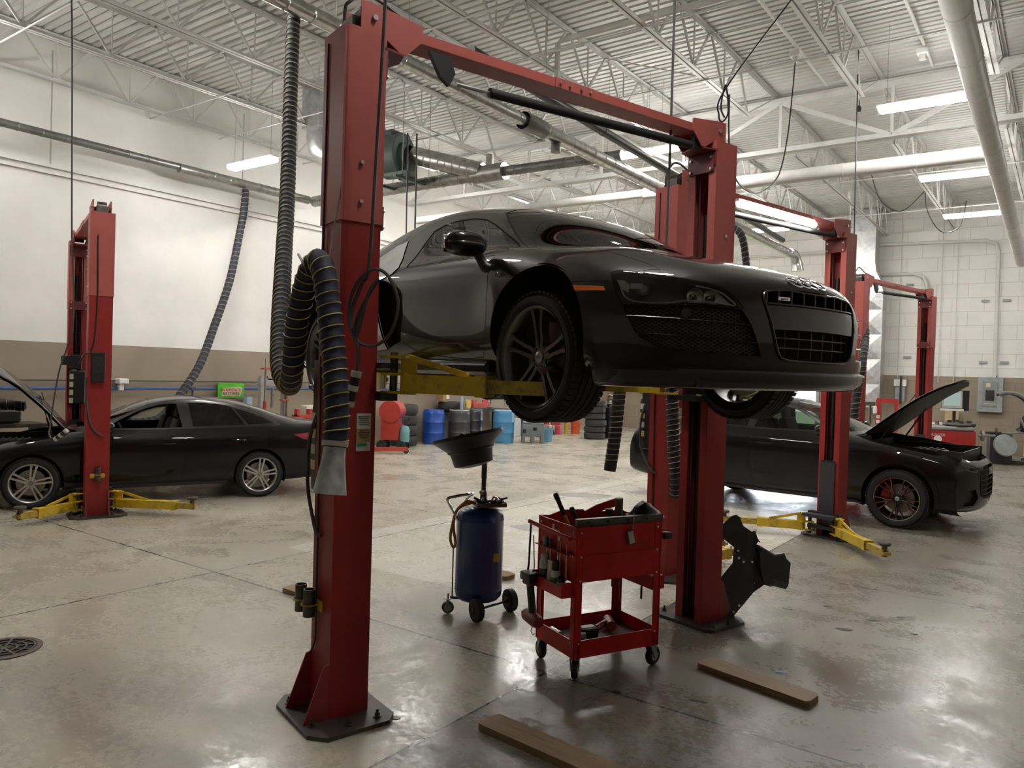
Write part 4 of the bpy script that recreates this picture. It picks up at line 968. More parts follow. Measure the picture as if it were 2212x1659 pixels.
def suv_spec():
    n = []
    for r in ((.82, .26, .26, .5, .26, .72, .26, .86, .25, .23, .30), (.90, .30, .30, .5, .30, .74, .30, .90, .28, .24, .27), (.925, .45, .45, .5, .45, .76, .43, .93, .32, .24, .25), (.93, .66, .66, .5, .66, .77, .62, .945, .38, .24, .24), (.92, .83, .825, .5, .82, .78, .74, .955, .40, .24, .24), (.885, .925, .92, .52, .91, .79, .82, .96, .41, .25, .24),
              (.74, 1.0, .995, .56, .985, .82, .87, .965, .42, .25, .20), (.45, 1.065, 1.065, .62, 1.05, .85, .91, .975, .42, .26, .10), (.08, 1.115, 1.12, .68, 1.095, .87, .94, .985, .42, .26, .04), (-.28, 1.15, 1.155, .72, 1.125, .875, .96, .98, .42, .26, .0), (-.60, 1.215, 1.185, .75, 1.145, .88, .97, .975, .42, .26, .10), (-.95, 1.395, 1.28, .72, 1.15, .885, .975, .972, .42, .26, .06), (-1.30, 1.56, 1.46, .66, 1.155, .888, .98, .972, .42, .26, .04), (-1.65, 1.665, 1.61, .60, 1.16, .89, .98, .974, .42, .26, .02), (-2.10, 1.70, 1.65, .585, 1.17, .892, .985, .976, .42, .26, 0), (-2.65, 1.675, 1.615, .585, 1.185, .892, .99, .98, .43, .27, 0), (-3.15, 1.58, 1.50, .60, 1.2, .89, 1.0, .985, .44, .28, 0), (-3.55, 1.44, 1.36, .63, 1.21, .875, 1.0, .975, .46, .29, .03), (-3.85, 1.28, 1.23, .66, 1.18, .85, .98, .95, .48, .31, .08), (-3.98, 1.16, 1.13, .66, 1.08, .82, .92, .92, .52, .33, .14), (-4.02, .80, .80, .65, .78, .80, .74, .90, .52, .36, .16), (-3.97, .40, .40, .64, .40, .78, .40, .88, .39, .36, .16)):
        n.append(sec(r[0], r[1], r[2], r[3], r[4], r[5], r[6], r[7], r[8], r[9], r[10]))
    return dict(net=n, zw=1.22, zh=.8, arches=((0, .405, .445), (-2.995, .405, .445)), cladding=circle(0, .405, .51, 40),
        windscreen=[(-.58, .02), (-.60, -.3), (-.68, -.60), (-.78, -.74), (-.96, -.68), (-1.3, -.61), (-1.50, -.55), (-1.55, -.3), (-1.57, .02)],
        rear=[(-3.30, .02), (-3.30, -.3), (-3.34, -.5), (-3.6, -.56), (-3.80, -.58), (-3.86, -.3), (-3.87, .02)],
        greenhouse=[(-.84, 1.20), (-1.1, 1.345), (-1.4, 1.50), (-1.65, 1.58), (-1.95, 1.628), (-2.3, 1.63), (-2.65, 1.595), (-3.0, 1.51), (-3.3, 1.40), (-3.50, 1.27), (-3.44, 1.225), (-1.8, 1.19)],
        front_window=[(-.96, 1.225), (-1.13, 1.325), (-1.42, 1.475), (-1.66, 1.55), (-1.92, 1.592), (-1.97, 1.585), (-2.02, 1.215), (-1.6, 1.215)],
        back_window=[(-2.10, 1.598), (-2.3, 1.598), (-2.62, 1.565), (-2.82, 1.52), (-2.98, 1.235), (-2.14, 1.22)],
        quarter_window=[(-2.88, 1.50), (-3.05, 1.455), (-3.25, 1.375), (-3.38, 1.285), (-3.34, 1.25), (-3.04, 1.238)],
        hood=[(.84, .02), (.83, -.3), (.76, -.58), (.58, -.76), (.2, -.83), (-.32, -.83), (-.60, -.76), (-.56, -.5), (-.51, -.25), (-.50, .02)],
        front_door=[(-.80, 1.19), (-.74, 1.0), (-.68, .75), (-.68, .55), (-.74, .42), (-1.1, .39), (-1.98, .39), (-2.03, .6), (-2.06, .95), (-2.05, 1.19)],
        back_door=[(-2.07, 1.19), (-2.08, .95), (-2.05, .6), (-2.0, .39), (-2.5, .39), (-2.6, .52), (-2.72, .72), (-2.86, .82), (-3.0, .95), (-3.02, 1.215)],
        headlight=[(-.10, .915), (.05, .905), (.20, .885), (.295, .865), (.27, .80), (.22, .775), (.08, .80), (-.02, .84)], intake=[(-.02, .56), (.20, .58), (.27, .46), (.20, .36), (.0, .36)],
        grille=[(.02, .875), (-.33, .87), (-.44, .80), (-.46, .62), (-.40, .48), (-.30, .44), (.02, .43)], ring_z=.80, drl=[[(-.08, .865), (.05, .825), (.20, .80), (.27, .83)], [(-.09, .905), (.1, .895), (.28, .86)]], lens=[(-.04, .895), (.22, .87), (.20, .81), (.02, .845)], amber=[(.0, .79), (.12, .775), (.14, .74), (.02, .75)],
        hinge=(-.54, 1.17, 46), bay=(-.48, .70, .74, 1.06), strut=.35, mirror=(-1.0, 1.06, 1.24), handles=((-1.82, .99), (-2.80, 1.02)),
        wheels=((0, .39, .39, .282, .285), (-2.995, .39, .39, .282, .285)), track=.985, style='Y10', rim=mat('black_alloy', (.014, .014, .015), .3, .3), caliper=mat('red_caliper', (.45, .02, .02), .35), floor=.30, dash=-.98, seats=(-1.62, -2.5), seat_z=.75, clear=True, side_glass=glass('grey_tinted_glass', (.42, .47, .45), 0, 1.3), cal_a=150, spin=PI)
_ha = math.atan2(-.917, -.399)
_o = V((-10.615, 4.322, 0)) + Matrix.Rotation(_ha, 3, 'Z') @ V((0, -.915 + .03, 0))
SEDAN, _Bs = make_car('sedan', 'black four-door sedan parked along the left wall with its hood up', _o, _ha, sedan_spec())
_hq = math.atan2(-.072, .997)
_o = V((-1.80, 11.29, 0)) + Matrix.Rotation(_hq, 3, 'Z') @ V((0, .985 - .03, 0))
SUV, _Bq = make_car('crossover', 'black crossover with open hood and black and silver ten-spoke wheels', _o, _hq, suv_spec())
# ------------------------------------------------------------------ two-post lifts; local x runs from the first post to the second
def make_post(T, x, f, upper=2.72, H=3.74, ang=0, plate=None, bare=False, curtain=False):
    """C-shaped column at local (x, 0); f=+1 opens towards +x, -1 towards -x"""
    P = part('lift_post', T, (x, 0, 0), (0, 0, 0 if f > 0 else PI)); D, Wd = .115, .13
    def channel(m, z0, z1, g, lip=.07):
        m.box((-D - g + .006, 0, (z0 + z1) / 2), (.012 + g, 2 * Wd + 2 * g, z1 - z0))
        for s in (-1, 1):
            m.box((0, s * (Wd + g - .006), (z0 + z1) / 2), (2 * D + 2 * g - .02, .012, z1 - z0)); m.box((D + g - .006, s * (Wd + g - lip / 2), (z0 + z1) / 2), (.012, lip, z1 - z0))
    m = MB(); channel(m, .02, upper, 0); m.build('column', M_RED, P, smooth=0)
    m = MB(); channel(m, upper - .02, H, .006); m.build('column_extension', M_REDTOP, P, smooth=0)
    m = MB()
    for zc, in ((H - .17,), (upper + .02,)):
        m.box((D + .016, 0, zc), (.012, 2 * Wd - .02, .13))
    m.build('cross_plate', M_DARKRED, P, smooth=0)
    m = MB()
    for zc in (H - .17, upper + .02):
        for s in (-1, 1):
            for dz in (-.045, .045): m.bolt((D + .022, s * (Wd - .03), zc + dz), (1, 0, 0), .011, .012)
    for z in (upper + .09, upper + .30): m.bolt((-.01, -Wd - .006, z), (0, -1, 0), .012, .012); m.bolt((-.01, Wd + .006, z), (0, 1, 0), .012, .012)
    m.build('bolt', M_BOLT, P, smooth=0)
    m = MB(); m.cyl((.02, -.02, .1), (.02, -.02, 3.2), .026, n=12); m.build('hydraulic_cylinder', M_BLACK, P)
    m = MB(); m.cyl((.06, .05, .1), (.06, .05, H - .1), .006, n=6); m.build('lift_cable', M_STEEL, P)
    m = MB(); m.cyl((.07, -.058, .1), (.07, -.058, H - .1), .005, n=6); m.build('equalizer_cable', M_STEEL, P)
    o = plate or [(-.28, .20), (-.20, .30), (.16, .30), (.22, .24), (.22, -.24), (.16, -.31), (-.20, -.33), (-.28, -.24)]
    m = MB(); m.prism(o, (0, 0, .022)); m.build('base_plate', M_GRIME, P, smooth=0)
    m = MB()
    for a, b in ((-.22, .17), (-.22, -.16), (-.05, -.25), (.12, -.24), (.12, .25), (-.05, .26)):
        m.bolt((a, b, .022), (0, 0, 1), .022, .006); m.bolt((a, b, .028), (0, 0, 1), .014, .018); m.cyl((a, b, .04), (a, b, .065), .008, n=6)
    m.build('anchor_bolt', M_GRIME, P, smooth=0)
    m = MB()
    for s in (-1, 1): m.prism([(-D, .022), (-D, .32), (-D - .03, .31), (-.255, .022)], (0, .010, 0), o=(0, s * (Wd - .006) - .005, 0), ey=(0, 0, 1))
    m.build('gusset', M_REDOLD, P, smooth=0)
    return P
def make_arm(T, name, p, e, z, ext=.3, pad_h=.10, hoop=True):
    """swing arm from pivot p to pad position e (local lift coordinates), box section at height z"""
    a = part(name, T); p = V((*p, z)); e = V((*e, z)); d = (e - p).normalized(); Ln = (e - p).length; n = V((-d.y, d.x, 0))
    q = p + d * (Ln - ext)
    m = MB(); m.bar(p + d * .09, q, .095, .10); m.bar(q - d * .06, q, .108, .112)
    m.build('arm_tube', M_YEL, a, smooth=0)
    m = MB()
    for s in ((-1, 1)):
        m.bar(p - d * .05 + n * 0 + V((0, 0, .05 * s)), p + d * .11 + V((0, 0, .05 * s)), .11, .014)
    if hoop:
        m.bar(p + d * .10 + V((0, 0, -.06)), p + d * .10 + V((0, 0, .15)), .10, .016, up=n)
        m.bar(p + d * .11 + V((0, 0, .145)), p - d * .06 + V((0, 0, .145)), .10, .014)
        m.bar(p + d * .10 + V((0, 0, .145)), p + d * min(.48, Ln * .6) + V((0, 0, .052)), .012, .03)
    m.build('arm_bracket', M_YEL, a, smooth=0)
    m = MB(); m.cyl(p + V((0, 0, -.09)), p + V((0, 0, .17)), .022, n=12); m.build('pivot_pin', M_DSTEEL, a)
    m = MB(); m.bar(q - d * .02, e + d * .02, .07, .07); m.bar(e - d * .05, e + d * .06, .085, .03); m.build('arm_extension', mat('scuffed_yellow_arm', (.42, .29, .03), .5, var=.3, stain=(.05, .04, .03), samt=.9, sscale=9), a, smooth=0)
    m = MB(); m.cyl(e + V((0, 0, -.04)), e + V((0, 0, pad_h - .02)), .028, n=14); m.lathe([(.01, pad_h - .03), (.055, pad_h - .02), (.068, pad_h), (.06, pad_h + .012), (.01, pad_h + .012)], o=e, n=22); m.build('lift_pad', mat('worn_rubber_pad', (.07, .05, .04), .7, var=.3), a)
    return a
def carriage(T, x, f, z0, z1):
    m = MB(); m.box((x + f * .105, 0, (z0 + z1) / 2), (.06, .17, z1 - z0)); m.box((x + f * .16, 0, z0 + .03), (.10, .40, .045)); m.box((x + f * .16, 0, z0 + .20), (.10, .40, .03)); m.build('carriage', M_BLACK, T, smooth=0)
def make_lift(label, A, B, arms=(), car_z=(.10, 1.0), unit=1, pads=True, H=3.74, upper=2.72, beam_bar=True, loc_z=0, plate=None, group='two-post lifts'):
    A, B = V((*A, 0)), V((*B, 0)); d = B - A; L = d.length
    T = thing('car_lift', label, 'car lift', A, math.atan2(d.y, d.x), group)
    make_post(T, 0, 1, upper, H, plate=plate); make_post(T, L, -1, upper, H)
    # overhead beam and its end brackets
    m = MB(); z = H + .065; x0, x1 = .10, L - .10
    m.box(((x0 + x1) / 2, 0, z + .025), (x1 - x0, .165, .010)); 
    for s in (-1, 1): m.box(((x0 + x1) / 2, s * .080, z), (x1 - x0, .008, .058))
    m.box(((x0 + x1) / 2, 0, z - .025), (x1 - x0, .165, .010))
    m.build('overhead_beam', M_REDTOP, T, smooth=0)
    m = MB()
    for s in (-1, 1): m.box((L * .5, s * .087, z), (.34, .008, .062))
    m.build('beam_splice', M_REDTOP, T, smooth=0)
    m = MB()
    for s in (-1, 1):
        for dx in (-.13, -.05, .05, .13): m.bolt((L * .5 + dx, s * .091, z), (0, s, 0), .009, .012)
    m.build('splice_bolt', M_BOLT, T, smooth=0)
    for x, f in ((0, 1), (L, -1)):
        m = MB(); pl = [(-.02, -.10), (-.02, .095), (.03, .10), (.36, .06), (.36, -.03), (.26, -.13), (.22, -.13), (.13, -.075), (.05, -.06)]
        for s in (-1, 1): m.prism([(x + f * a, z + b) for a, b in pl], (0, .012, 0), o=(0, s * .098 - .006, 0), ey=(0, 0, 1))
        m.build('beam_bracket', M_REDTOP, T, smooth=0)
        m = MB(); m.prism([(x + f * .115, -.14), (x + f * .115, .14), (x + f * .24, .11), (x + f * .27, 0), (x + f * .24, -.11)], (0, 0, .012), o=(0, 0, H - .08)); m.box((x + f * .124, 0, H - .13), (.012, .27, .12)); m.build('bracket_foot', M_DARKRED, T, smooth=0)
        m = MB()
        for s in (-1, 1):
            m.cyl((x + f * .06, s * .104, z + .02), (x + f * .06, s * .118, z + .02), .016, n=8)
        m.build('sheave_pin', M_BOLT, T, smooth=0)
        m = MB(); m.cyl((x + f * .04, -.05, z + .01), (x + f * .04, .05, z + .01), .075, n=18); m.box((x - f * .01, .0, z - .02), (.09, .13, .08)); m.build('sheave', M_DSTEEL, T)
    if beam_bar:                          # padded limit bar under the beam
        m = MB(); m.tube([(.62, -.06, z - .19), (.80, -.06, z - .185)], .012, n=8); m.tube([(L - .3, -.06, z - .12), (.62, -.06, z - .19)], .009, n=6); m.build('limit_rod', M_STEEL, T)
        m = MB(); m.tube([(.86, -.06, z - .182), (L - .34, -.06, z - .13)], .030, n=12); m.build('padded_limit_bar', mat('black_foam', (.02, .02, .02), .85), T)
        m = MB(); m.prism([(.42, z - .05), (.56, z - .05), (.60, z - .14), (.56, z - .22), (.50, z - .18)], (0, .03, 0), o=(0, -.08, 0), ey=(0, 0, 1)); m.box((L - .28, -.06, z - .09), (.06, .04, .10)); m.build('limit_bar_hanger', M_BLACK, T, smooth=0)
    for x, f in ((0, 1), (L, -1)): carriage(T, x, f, *car_z)
    for nm, p, e, zz, ex in arms: make_arm(T, 'swing_arm', p, e, zz, ex)
    # hydraulic power unit on the first post, far side (+y)
    if unit:
        s = unit
        m = MB(); m.box((0, s * .215, 1.45), (.17, .15, .50), bev=.02, seg=2); m.build('oil_tank', M_BLACK, T)
        m = MB(); m.box((0, s * .20, 1.73), (.12, .10, .07)); m.cyl((0, s * .2, 1.76), (0, s * .2, 1.98), .062, n=16); m.box((.02, s * .26, 1.86), (.07, .05, .10), bev=.006); m.box((-.07, s * .2, 1.80), (.04, .1, .3)); m.build('pump_motor', M_BLACK, T)
        m = MB(); m.bar((-.05, s * .27, 1.74), (-.02, s * .46, 1.79), .014, .010); m.cyl((-.02, s * .45, 1.787), (-.018, s * .475, 1.793), .014, n=8); m.build('release_lever', M_DSTEEL, T)
        m = MB(); m.tube(cat_rom([(-.06, s * .21, 1.70), (-.11, s * .24, 1.5), (-.12, s * .23, 1.25), (-.125, s * .14, 1.08), (-.135, s * .05, 1.0), (-.12, s * .02, .985)], 6), .011, n=8); m.build('hydraulic_hose', M_CABLE, T)
        m = MB(); m.tube(cat_rom([(.06, s * .20, 1.68), (.02, s * .16, 2.6), (-.03, s * .10, H + .02), (-.01, s * .06, H + .22), (.15, s * .07, H + .28), (.45, s * .05, z + .08), (.6, s * .04, z + .062), (L - .1, s * .04, z + .062)], 6), .010, n=8); m.build('hose_loop', M_CABLE, T)
        m = MB(); m.tube([(-.126, s * .075, H - .05), (-.126, s * .08, 2.7), (-.124, s * .07, 1.9), (-.124, s * .055, 1.0), (-.124, s * .05, .4), (-.13, s * .09, .33)], .006, n=6); m.build('control_line', M_BLACK, T)
        for k, (z0, c) in enumerate(((1.62, (.7, .68, .6)), (1.53, (.75, .6, .2)), (1.44, (.7, .68, .6)), (1.35, (.7, .68, .6)))):
            m = MB(); m.box((-.0855, s * .245, z0), (.002, .06, .055)); m.build('tank_sticker', mat('sticker_%d' % (k % 2), c, .5), T, smooth=0)
    return T
def sticker_sheet(T, x, y, z0, z1, ny, w):
    """warning decals on a post face; the face looks along local -y"""
    W_ = mat('decal_white', (.62, .62, .58), .5); O_ = mat('decal_tan', (.42, .28, .12), .5); G_ = mat('decal_green', (.03, .25, .10), .5)
    h = z1 - z0; sh = part('warning_decal', T, (x, y, z0))
    m = MB(); m.box((0, -.001, h / 2), (w, .002, h)); m.build('decal_sheet', W_, sh, smooth=0)
    m = MB(); m.box((0, -.003, h * .42), (w, .002, h * .36)); m.build('decal_caution_panel', O_, sh, smooth=0)
    m = MB(); m.box((-w * .1, -.003, h * .17), (w * .66, .002, h * .07)); m.build('decal_green_band', G_, sh, smooth=0)
    m = MB()
    for k in range(9): m.box((0, -.003 if k < 5 else -.005, h * (.93 - .055 * k if k < 5 else .55 - .06 * (k - 5))), (w * (.8 - .1 * (k % 3)), .002, h * .014))
    m.build('decal_print', M_BLACK, sh, smooth=0)
LIFT1 = make_lift('nearest red two-post lift, holding up the black sports car', (-3.247, 2.921), (-2.33, 5.827),
    arms=[('a', (.20, -.17), (.62, -1.02), 1.835, .34), ('a', (.20, .17), (.75, 1.05), 1.835, .3), ('b', (2.847, -.17), (2.35, -1.02), 1.835, .3), ('b', (2.847, .17), (2.2, .95), 1.835, .34)], car_z=(1.73, 2.35))
sticker_sheet(LIFT1, .045, -.131, 1.46, 1.665, -1, .085)
LIFT2 = make_lift('red two-post lift standing empty behind the lifted sports car', (-3.144, 6.94), (-2.33, 10.06),
    arms=[('a', (.20, -.12), (1.15, -.16), .13, .3), ('a', (.20, .12), (1.15, .14), .13, .3), ('b', (3.02, -.17), (2.30, -1.08), .13, .34), ('b', (3.02, .17), (2.45, 1.02), .13, .4)], car_z=(.10, .95))
sticker_sheet(LIFT2, .03, -.131, 1.38, 1.62, -1, .085)
LIFT3 = make_lift('farthest red two-post lift, near the back wall beyond the crossover', (-3.115, 14.91), (-2.416, 17.887), car_z=(.1, .9),
    arms=[('a', (.20, -.17), (.25, -1.1), .13, .3), ('a', (.20, .17), (.25, 1.1), .13, .3)])
LIFT4 = make_lift('red two-post lift over the black sedan at the far left wall', (-9.70, 4.69), (-12.40, 5.66), H=3.72, upper=2.72,
    arms=[('a', (.10, .17), (-.42, .80), .12, .2), ('a', (.16, -.19), (-.52, -1.02), .12, .2), ('b', (2.67, .17), (2.6, 1.1), .12, .3), ('b', (2.67, -.17), (2.6, -1.1), .12, .3)], unit=0, beam_bar=False)
# the empty lift's rubber slot curtain, and the left lift's pump and control box
m = MB(); m.box((3.224 - .135, 0, .62), (.02, .19, .62)); m.prism([(3.224 - .12, -.16), (3.224 - .12, .16), (3.224 - .34, .20), (3.224 - .34, -.20)], (0, 0, .04), o=(0, 0, .26)); m.build('slot_curtain', mat('black_curtain_rubber', (.03, .03, .032), .65), LIFT2, smooth=0)
def left_lift_fittings(T):
    L = (V((-12.40, 5.66, 0)) - V((-9.70, 4.69, 0))).length
    m = MB(); m.box((-.150, .02, 1.83), (.06, .15, .36), bev=.008); m.build('control_box', M_BLACK, T)
    m = MB(); m.box((-.182, .02, 1.86), (.006, .10, .20)); m.build('control_plate', mat('dark_plate', (.03, .03, .03), .3), T, smooth=0)
    m = MB(); m.cyl((-.185, .02, 1.90), (-.195, .02, 1.90), .012, n=10); m.cyl((-.185, .02, 1.82), (-.195, .02, 1.82), .012, n=10); m.build('push_button', M_BLACK, T)
    m = MB(); m.box((L - .20, .0, 1.5), (.17, .22, .50), bev=.02); m.build('oil_tank', M_BLACK, T)
    m = MB(); m.box((L - .20, .03, 1.88), (.14, .16, .22), bev=.01); m.box((L - .2, .16, 1.9), (.12, .12, .14), bev=.01); m.build('pump_motor', M_BLACK, T)
    m = MB(); m.box((L - .262, .07, 1.93), (.004, .05, .11)); m.box((L - .262, .05, 1.74), (.004, .07, .05)); m.build('pump_sticker', mat('pale_sticker', (.7, .45, .36), .5), T, smooth=0)
    for k in range(4):
        m = MB(); m.box((L - .287, .085, 1.66 - k * .12), (.004, .05, .08)); m.build('tank_sticker', mat('yellow_sticker', (.72, .66, .35), .5), T, smooth=0)
    m = MB(); m.tube(cat_rom([(.0, .02, 3.75), (-.125, .05, 3.4), (-.126, .04, 2.7), (-.126, .06, 2.2), (-.126, .10, 2.03), (-.1, .16, 1.98), (.3, .2, 1.85)], 5), .009, n=6); m.build('control_line', M_BLACK, T)
    m = MB(); m.tube(cat_rom([(-.05, .14, 1.7), (-.13, .12, 1.3), (-.135, .07, 1.1), (-.14, -.0, 1.02), (-.135, -.05, .99)], 5), .011, n=8); m.build('hydraulic_hose', M_CABLE, T)
left_lift_fittings(LIFT4)
# adapter cups hung on the yellow holders of the posts
def holder(T, x, y, z, pos, out):
    m = MB(); m.box((x, y, z), (.008, .16, .055) if out[0] else (.16, .008, .055)); 
    for p in pos:
        m.lathe([(.033, -.004), (.045, -.004), (.045, .004), (.033, .004)], o=p, n=16, closed=True)
        m.bar((x, p[1], z), (p[0], p[1], z), .02, .006)
    m.build('adapter_holder', M_YEL, T, smooth=0)
def adapter(T, p, label, h=.15, r=.032):
    w = T.matrix_basis @ V(p); t = thing('lift_adapter', label, 'lift adapter', (w.x, w.y, w.z), 0, 'stub adapters on lift posts')
    m = MB(); m.lathe([(.002, -h * .45), (r, -h * .45), (r, h * .55), (r - .005, h * .55), (r - .006, -h * .35), (.002, -h * .35)], n=20); m.build('tube', M_DSTEEL, t)
    m = MB(); m.lathe([(r, 0), (r + .005, 0), (r + .005, .012), (r, .012)], n=20, closed=True); m.build('collar', M_DSTEEL, t)
bpy.context.view_layer.update()
holder(LIFT1, -.121, .055, .60, [(-.17, .04, .61), (-.17, .16, .61)], (1, 0)); 
adapter(LIFT1, (-.17, .04, .61), 'steel stub adapter nearer the camera in the yellow holder of the near post'); adapter(LIFT1, (-.17, .16, .61), 'steel stub adapter overhanging the side of the near post, over the plank')
holder(LIFT4, -.121, .0, .50, [(-.165, .0, .52)], (1, 0)); adapter(LIFT4, (-.165, 0, .52), 'steel stub adapter in the yellow holder of the left lift post', .17)
# bright tube lamp fixed along the empty lift's beam
def beam_lamp():
    d = V((-2.33, 10.06, 0)) - V((-3.144, 6.94, 0)); a = math.atan2(d.y, d.x); c = V((-3.144, 6.94, 0)) + d.normalized() * 1.60; n = V((d.y, -d.x, 0)).normalized(); c = c + n * .135; c.z = 3.715
    t = thing('work_light', 'long bright tube lamp fixed under the beam of the empty red lift', 'light', c, a)
    m = MB(); m.box((0, .02, .04), (1.5, .05, .03)); m.build('housing', M_LAMPBODY, t, smooth=0)
    m = MB(); m.cyl((-.74, 0, 0), (.74, 0, 0), .034, n=12); m.build('tube', M_TUBE, t)
beam_lamp()
# ------------------------------------------------------------------ things standing and lying on the floor near the lift
def pos(o, w): o.location = w; return o
# mobile oil drain
def make_drain():
    T = thing('oil_drain', 'blue wheeled oil drain tank with a black funnel raised on its tube', 'oil drain', (-3.736, 4.788, 0), 0)
    vr = V((.81, .586, 0)); vd = V((-.586, .81, 0))          # sideways and away from the handle side
    BL = mat('dark_blue_enamel', (.012, .03, .17), .3, coat=.2, var=.08, stain=(.02, .02, .05), samt=.4)
    m = MB(); r = .187
    m.lathe([(.001, .105), (.10, .108), (.155, .122), (.18, .15), (r, .19), (r, .20), (r + .002, .203), (r, .206), (r, .745), (r + .002, .748), (r, .751), (r - .004, .785), (.165, .815), (.12, .838), (.05, .845), (.001, .846)], n=40); m.build('tank', BL, T, smooth=40)
    m = MB(); m.box((vr * .135 - vd * .134) + V((0, 0, .475)), (.055, .006, .065), rz=math.atan2(vr.y + .4, vr.x + .3) + .35); m.build('tank_label', mat('yellow_label', (.45, .30, .03), .5, var=.3), T, smooth=0)
    for k, (p, q) in enumerate((((-.02, -.215), 1), ((.215, .085), 1))):
        c = vr * (.0 if k == 0 else .255) + vd * (-.215 if k == 0 else .07); c.z = .09; ax = (vr * .86 + vd * .5).normalized()
        w = part('wheel', T, c); m = MB(); m.lathe([(.03, -.03), (.07, -.032), (.088, -.024), (.09, 0), (.088, .024), (.07, .032), (.03, .03)], axis=ax, n=28); m.build('tyre', M_RUBBER, w, smooth=40)
        m = MB(); m.lathe([(.001, -.036), (.02, -.036), (.025, -.028), (.055, -.022), (.055, .022), (.02, .036), (.001, .036)], axis=ax, n=20); m.build('hub', M_BLACK, w, smooth=40)
    m = MB(); a = vr * .0 - vd * .215; b = vr * .255 + vd * .07; m.cyl(a + V((0, 0, .09)), b + V((0, 0, .09)), .010, n=8); m.bar(V((0, 0, .12)) - vr * .22, V((0, 0, .12)) + vr * .15, .03, .02); m.build('axle', BL, T)
    c = -vr * .235 - vd * .03; cs = part('caster', T, (c.x, c.y, 0))
    m = MB(); m.lathe([(.012, -.018), (.045, -.018), (.05, 0), (.045, .018), (.012, .018)], o=(0, 0, .05), axis=vd, n=20); m.build('caster_wheel', mat('grey_caster', (.13, .13, .125), .5), cs)
    m = MB(); m.lathe([(.001, -.02), (.03, -.02), (.03, .02), (.001, .02)], o=(0, 0, .05), axis=vd, n=16)
    for s in (-1, 1): m.bar(vd * (.024 * s) + V((0, 0, .05)), vd * (.024 * s) + V((0, 0, .115)), .03, .004)
    m.box((0, 0, .116), (.05, .05, .006)); m.cyl((0, 0, .116), (0, 0, .16), .008); m.build('caster_fork', M_STEEL, cs)
    H = lambda a, b, z: vr * a + vd * b + V((0, 0, z))
    m = MB(); m.tube(cat_rom([H(-.17, -.10, .75), H(-.215, -.10, .83), H(-.255, -.10, .90), H(-.245, -.10, .925), H(-.13, -.06, .945), H(-.06, .06, .94), H(-.10, .08, .91), H(-.14, .10, .84)], 5), .011, n=10); m.build('push_handle', M_CHROME, T)
    m = MB(); m.tube(cat_rom([H(-.03, -.06, .88), H(-.10, -.10, .90), H(-.18, -.10, .83), H(-.215, -.10, .70), H(-.225, -.10, .60), H(-.20, -.10, .54), H(-.185, -.10, .58), H(-.205, -.09, .72), H(-.17, -.09, .84), H(-.06, -.05, .885)], 6), .011, n=8); m.build('drain_hose', mat('amber_hose', (.45, .16, .02), .3, coat=.4), T)
    m = MB(); m.cyl(H(-.20, -.10, .54), H(-.20, -.08, .145), .005, n=6); m.build('sight_rod', M_BLACK, T)
    m = MB(); m.box(H(.07, -.02, .862), (.24, .17, .008), rz=.9); 
    for q in ((.115, 0), (-.115, 0)): m.box(H(.07, -.02, .874) + Matrix.Rotation(.9, 3, 'Z') @ V((q[0], 0, 0)), (.008, .17, .03), rz=.9)
    for q in (.082, -.082): m.box(H(.07, -.02, .874) + Matrix.Rotation(.9, 3, 'Z') @ V((0, q, 0)), (.24, .008, .03), rz=.9)
    m.build('tool_tray', M_DSTEEL, T, smooth=0)
    rnd = random.Random(3); 
    m = MB()
    for k in range(14):
        a = H(.07 + rnd.uniform(-.09, .10), -.02 + rnd.uniform(-.06, .06), .875 + rnd.uniform(0, .03)); m.cyl(a, a + V((rnd.uniform(-.05, .05), rnd.uniform(-.05, .05), rnd.uniform(-.01, .03))), rnd.uniform(.006, .016), n=8)
    m.build('drain_adapters', M_DSTEEL, T)
    m = MB(); m.tube(cat_rom([H(.08, -.05, .88), H(.10, -.05, .93), H(.13, -.04, .92), H(.16, -.03, .88), H(.20, -.02, .885)], 5), .008, n=6); m.build('drain_spout', M_CHROME, T)
    p = H(.02, .0, 0)
    m = MB(); m.cyl(p + V((0, 0, .84)), p + V((0, 0, .96)), .026, n=14); m.cyl(p + V((0, 0, .96)), p + V((0, 0, 1.07)), .019, n=12); m.cyl(p + V((0, 0, 1.07)), p + V((0, 0, 1.20)), .022, n=12); m.cyl(p + V((.0, -.03, .965)), p + V((.05, -.05, .965)), .018, n=10); m.build('telescopic_tube', M_DSTEEL, T)
    u = (V((0, 0, 1)) * cos(.235) - vr * sin(.235) + vd * .07).normalized(); c = H(-.10, 0, 1.335)
    m = MB(); m.lathe([(.265, .085), (.283, .085), (.283, .060), (.20, -.02), (.19, -.03), (.188, -.045), (.17, -.055), (.155, -.155), (.09, -.175), (.001, -.18)], o=c, axis=u, n=40); m.lathe([(.265, .085), (.19, .0), (.15, -.12), (.001, -.13)], o=c, axis=u, n=40); m.build('funnel', M_BLACK, T, smooth=35)
    f = thing('oil_filter', 'greasy black part resting in the funnel of the oil drain', 'car part', pos_w(T, c + u * -.05 - vr * .10 - vd * .02), 0)
    m = MB(); m.lathe([(.001, 0), (.05, 0), (.055, .01), (.055, .12), (.045, .135), (.03, .14), (.001, .14)], axis=(.35, .2, .8), n=18)
    for k in range(8): m.box((.03 + .06 * cos(k * .8), .02 + .06 * sin(k * .8), .05 + .012 * (k % 3)), (.025, .02, .05), rz=k * .8, bev=.003)
    m.build('part_body', mat('greasy_black', (.02, .02, .018), .3, var=.4), f)
    return T
def pos_w(T, p): bpy.context.view_layer.update(); w = T.matrix_world @ V(p); return (w.x, w.y, w.z)
make_drain()
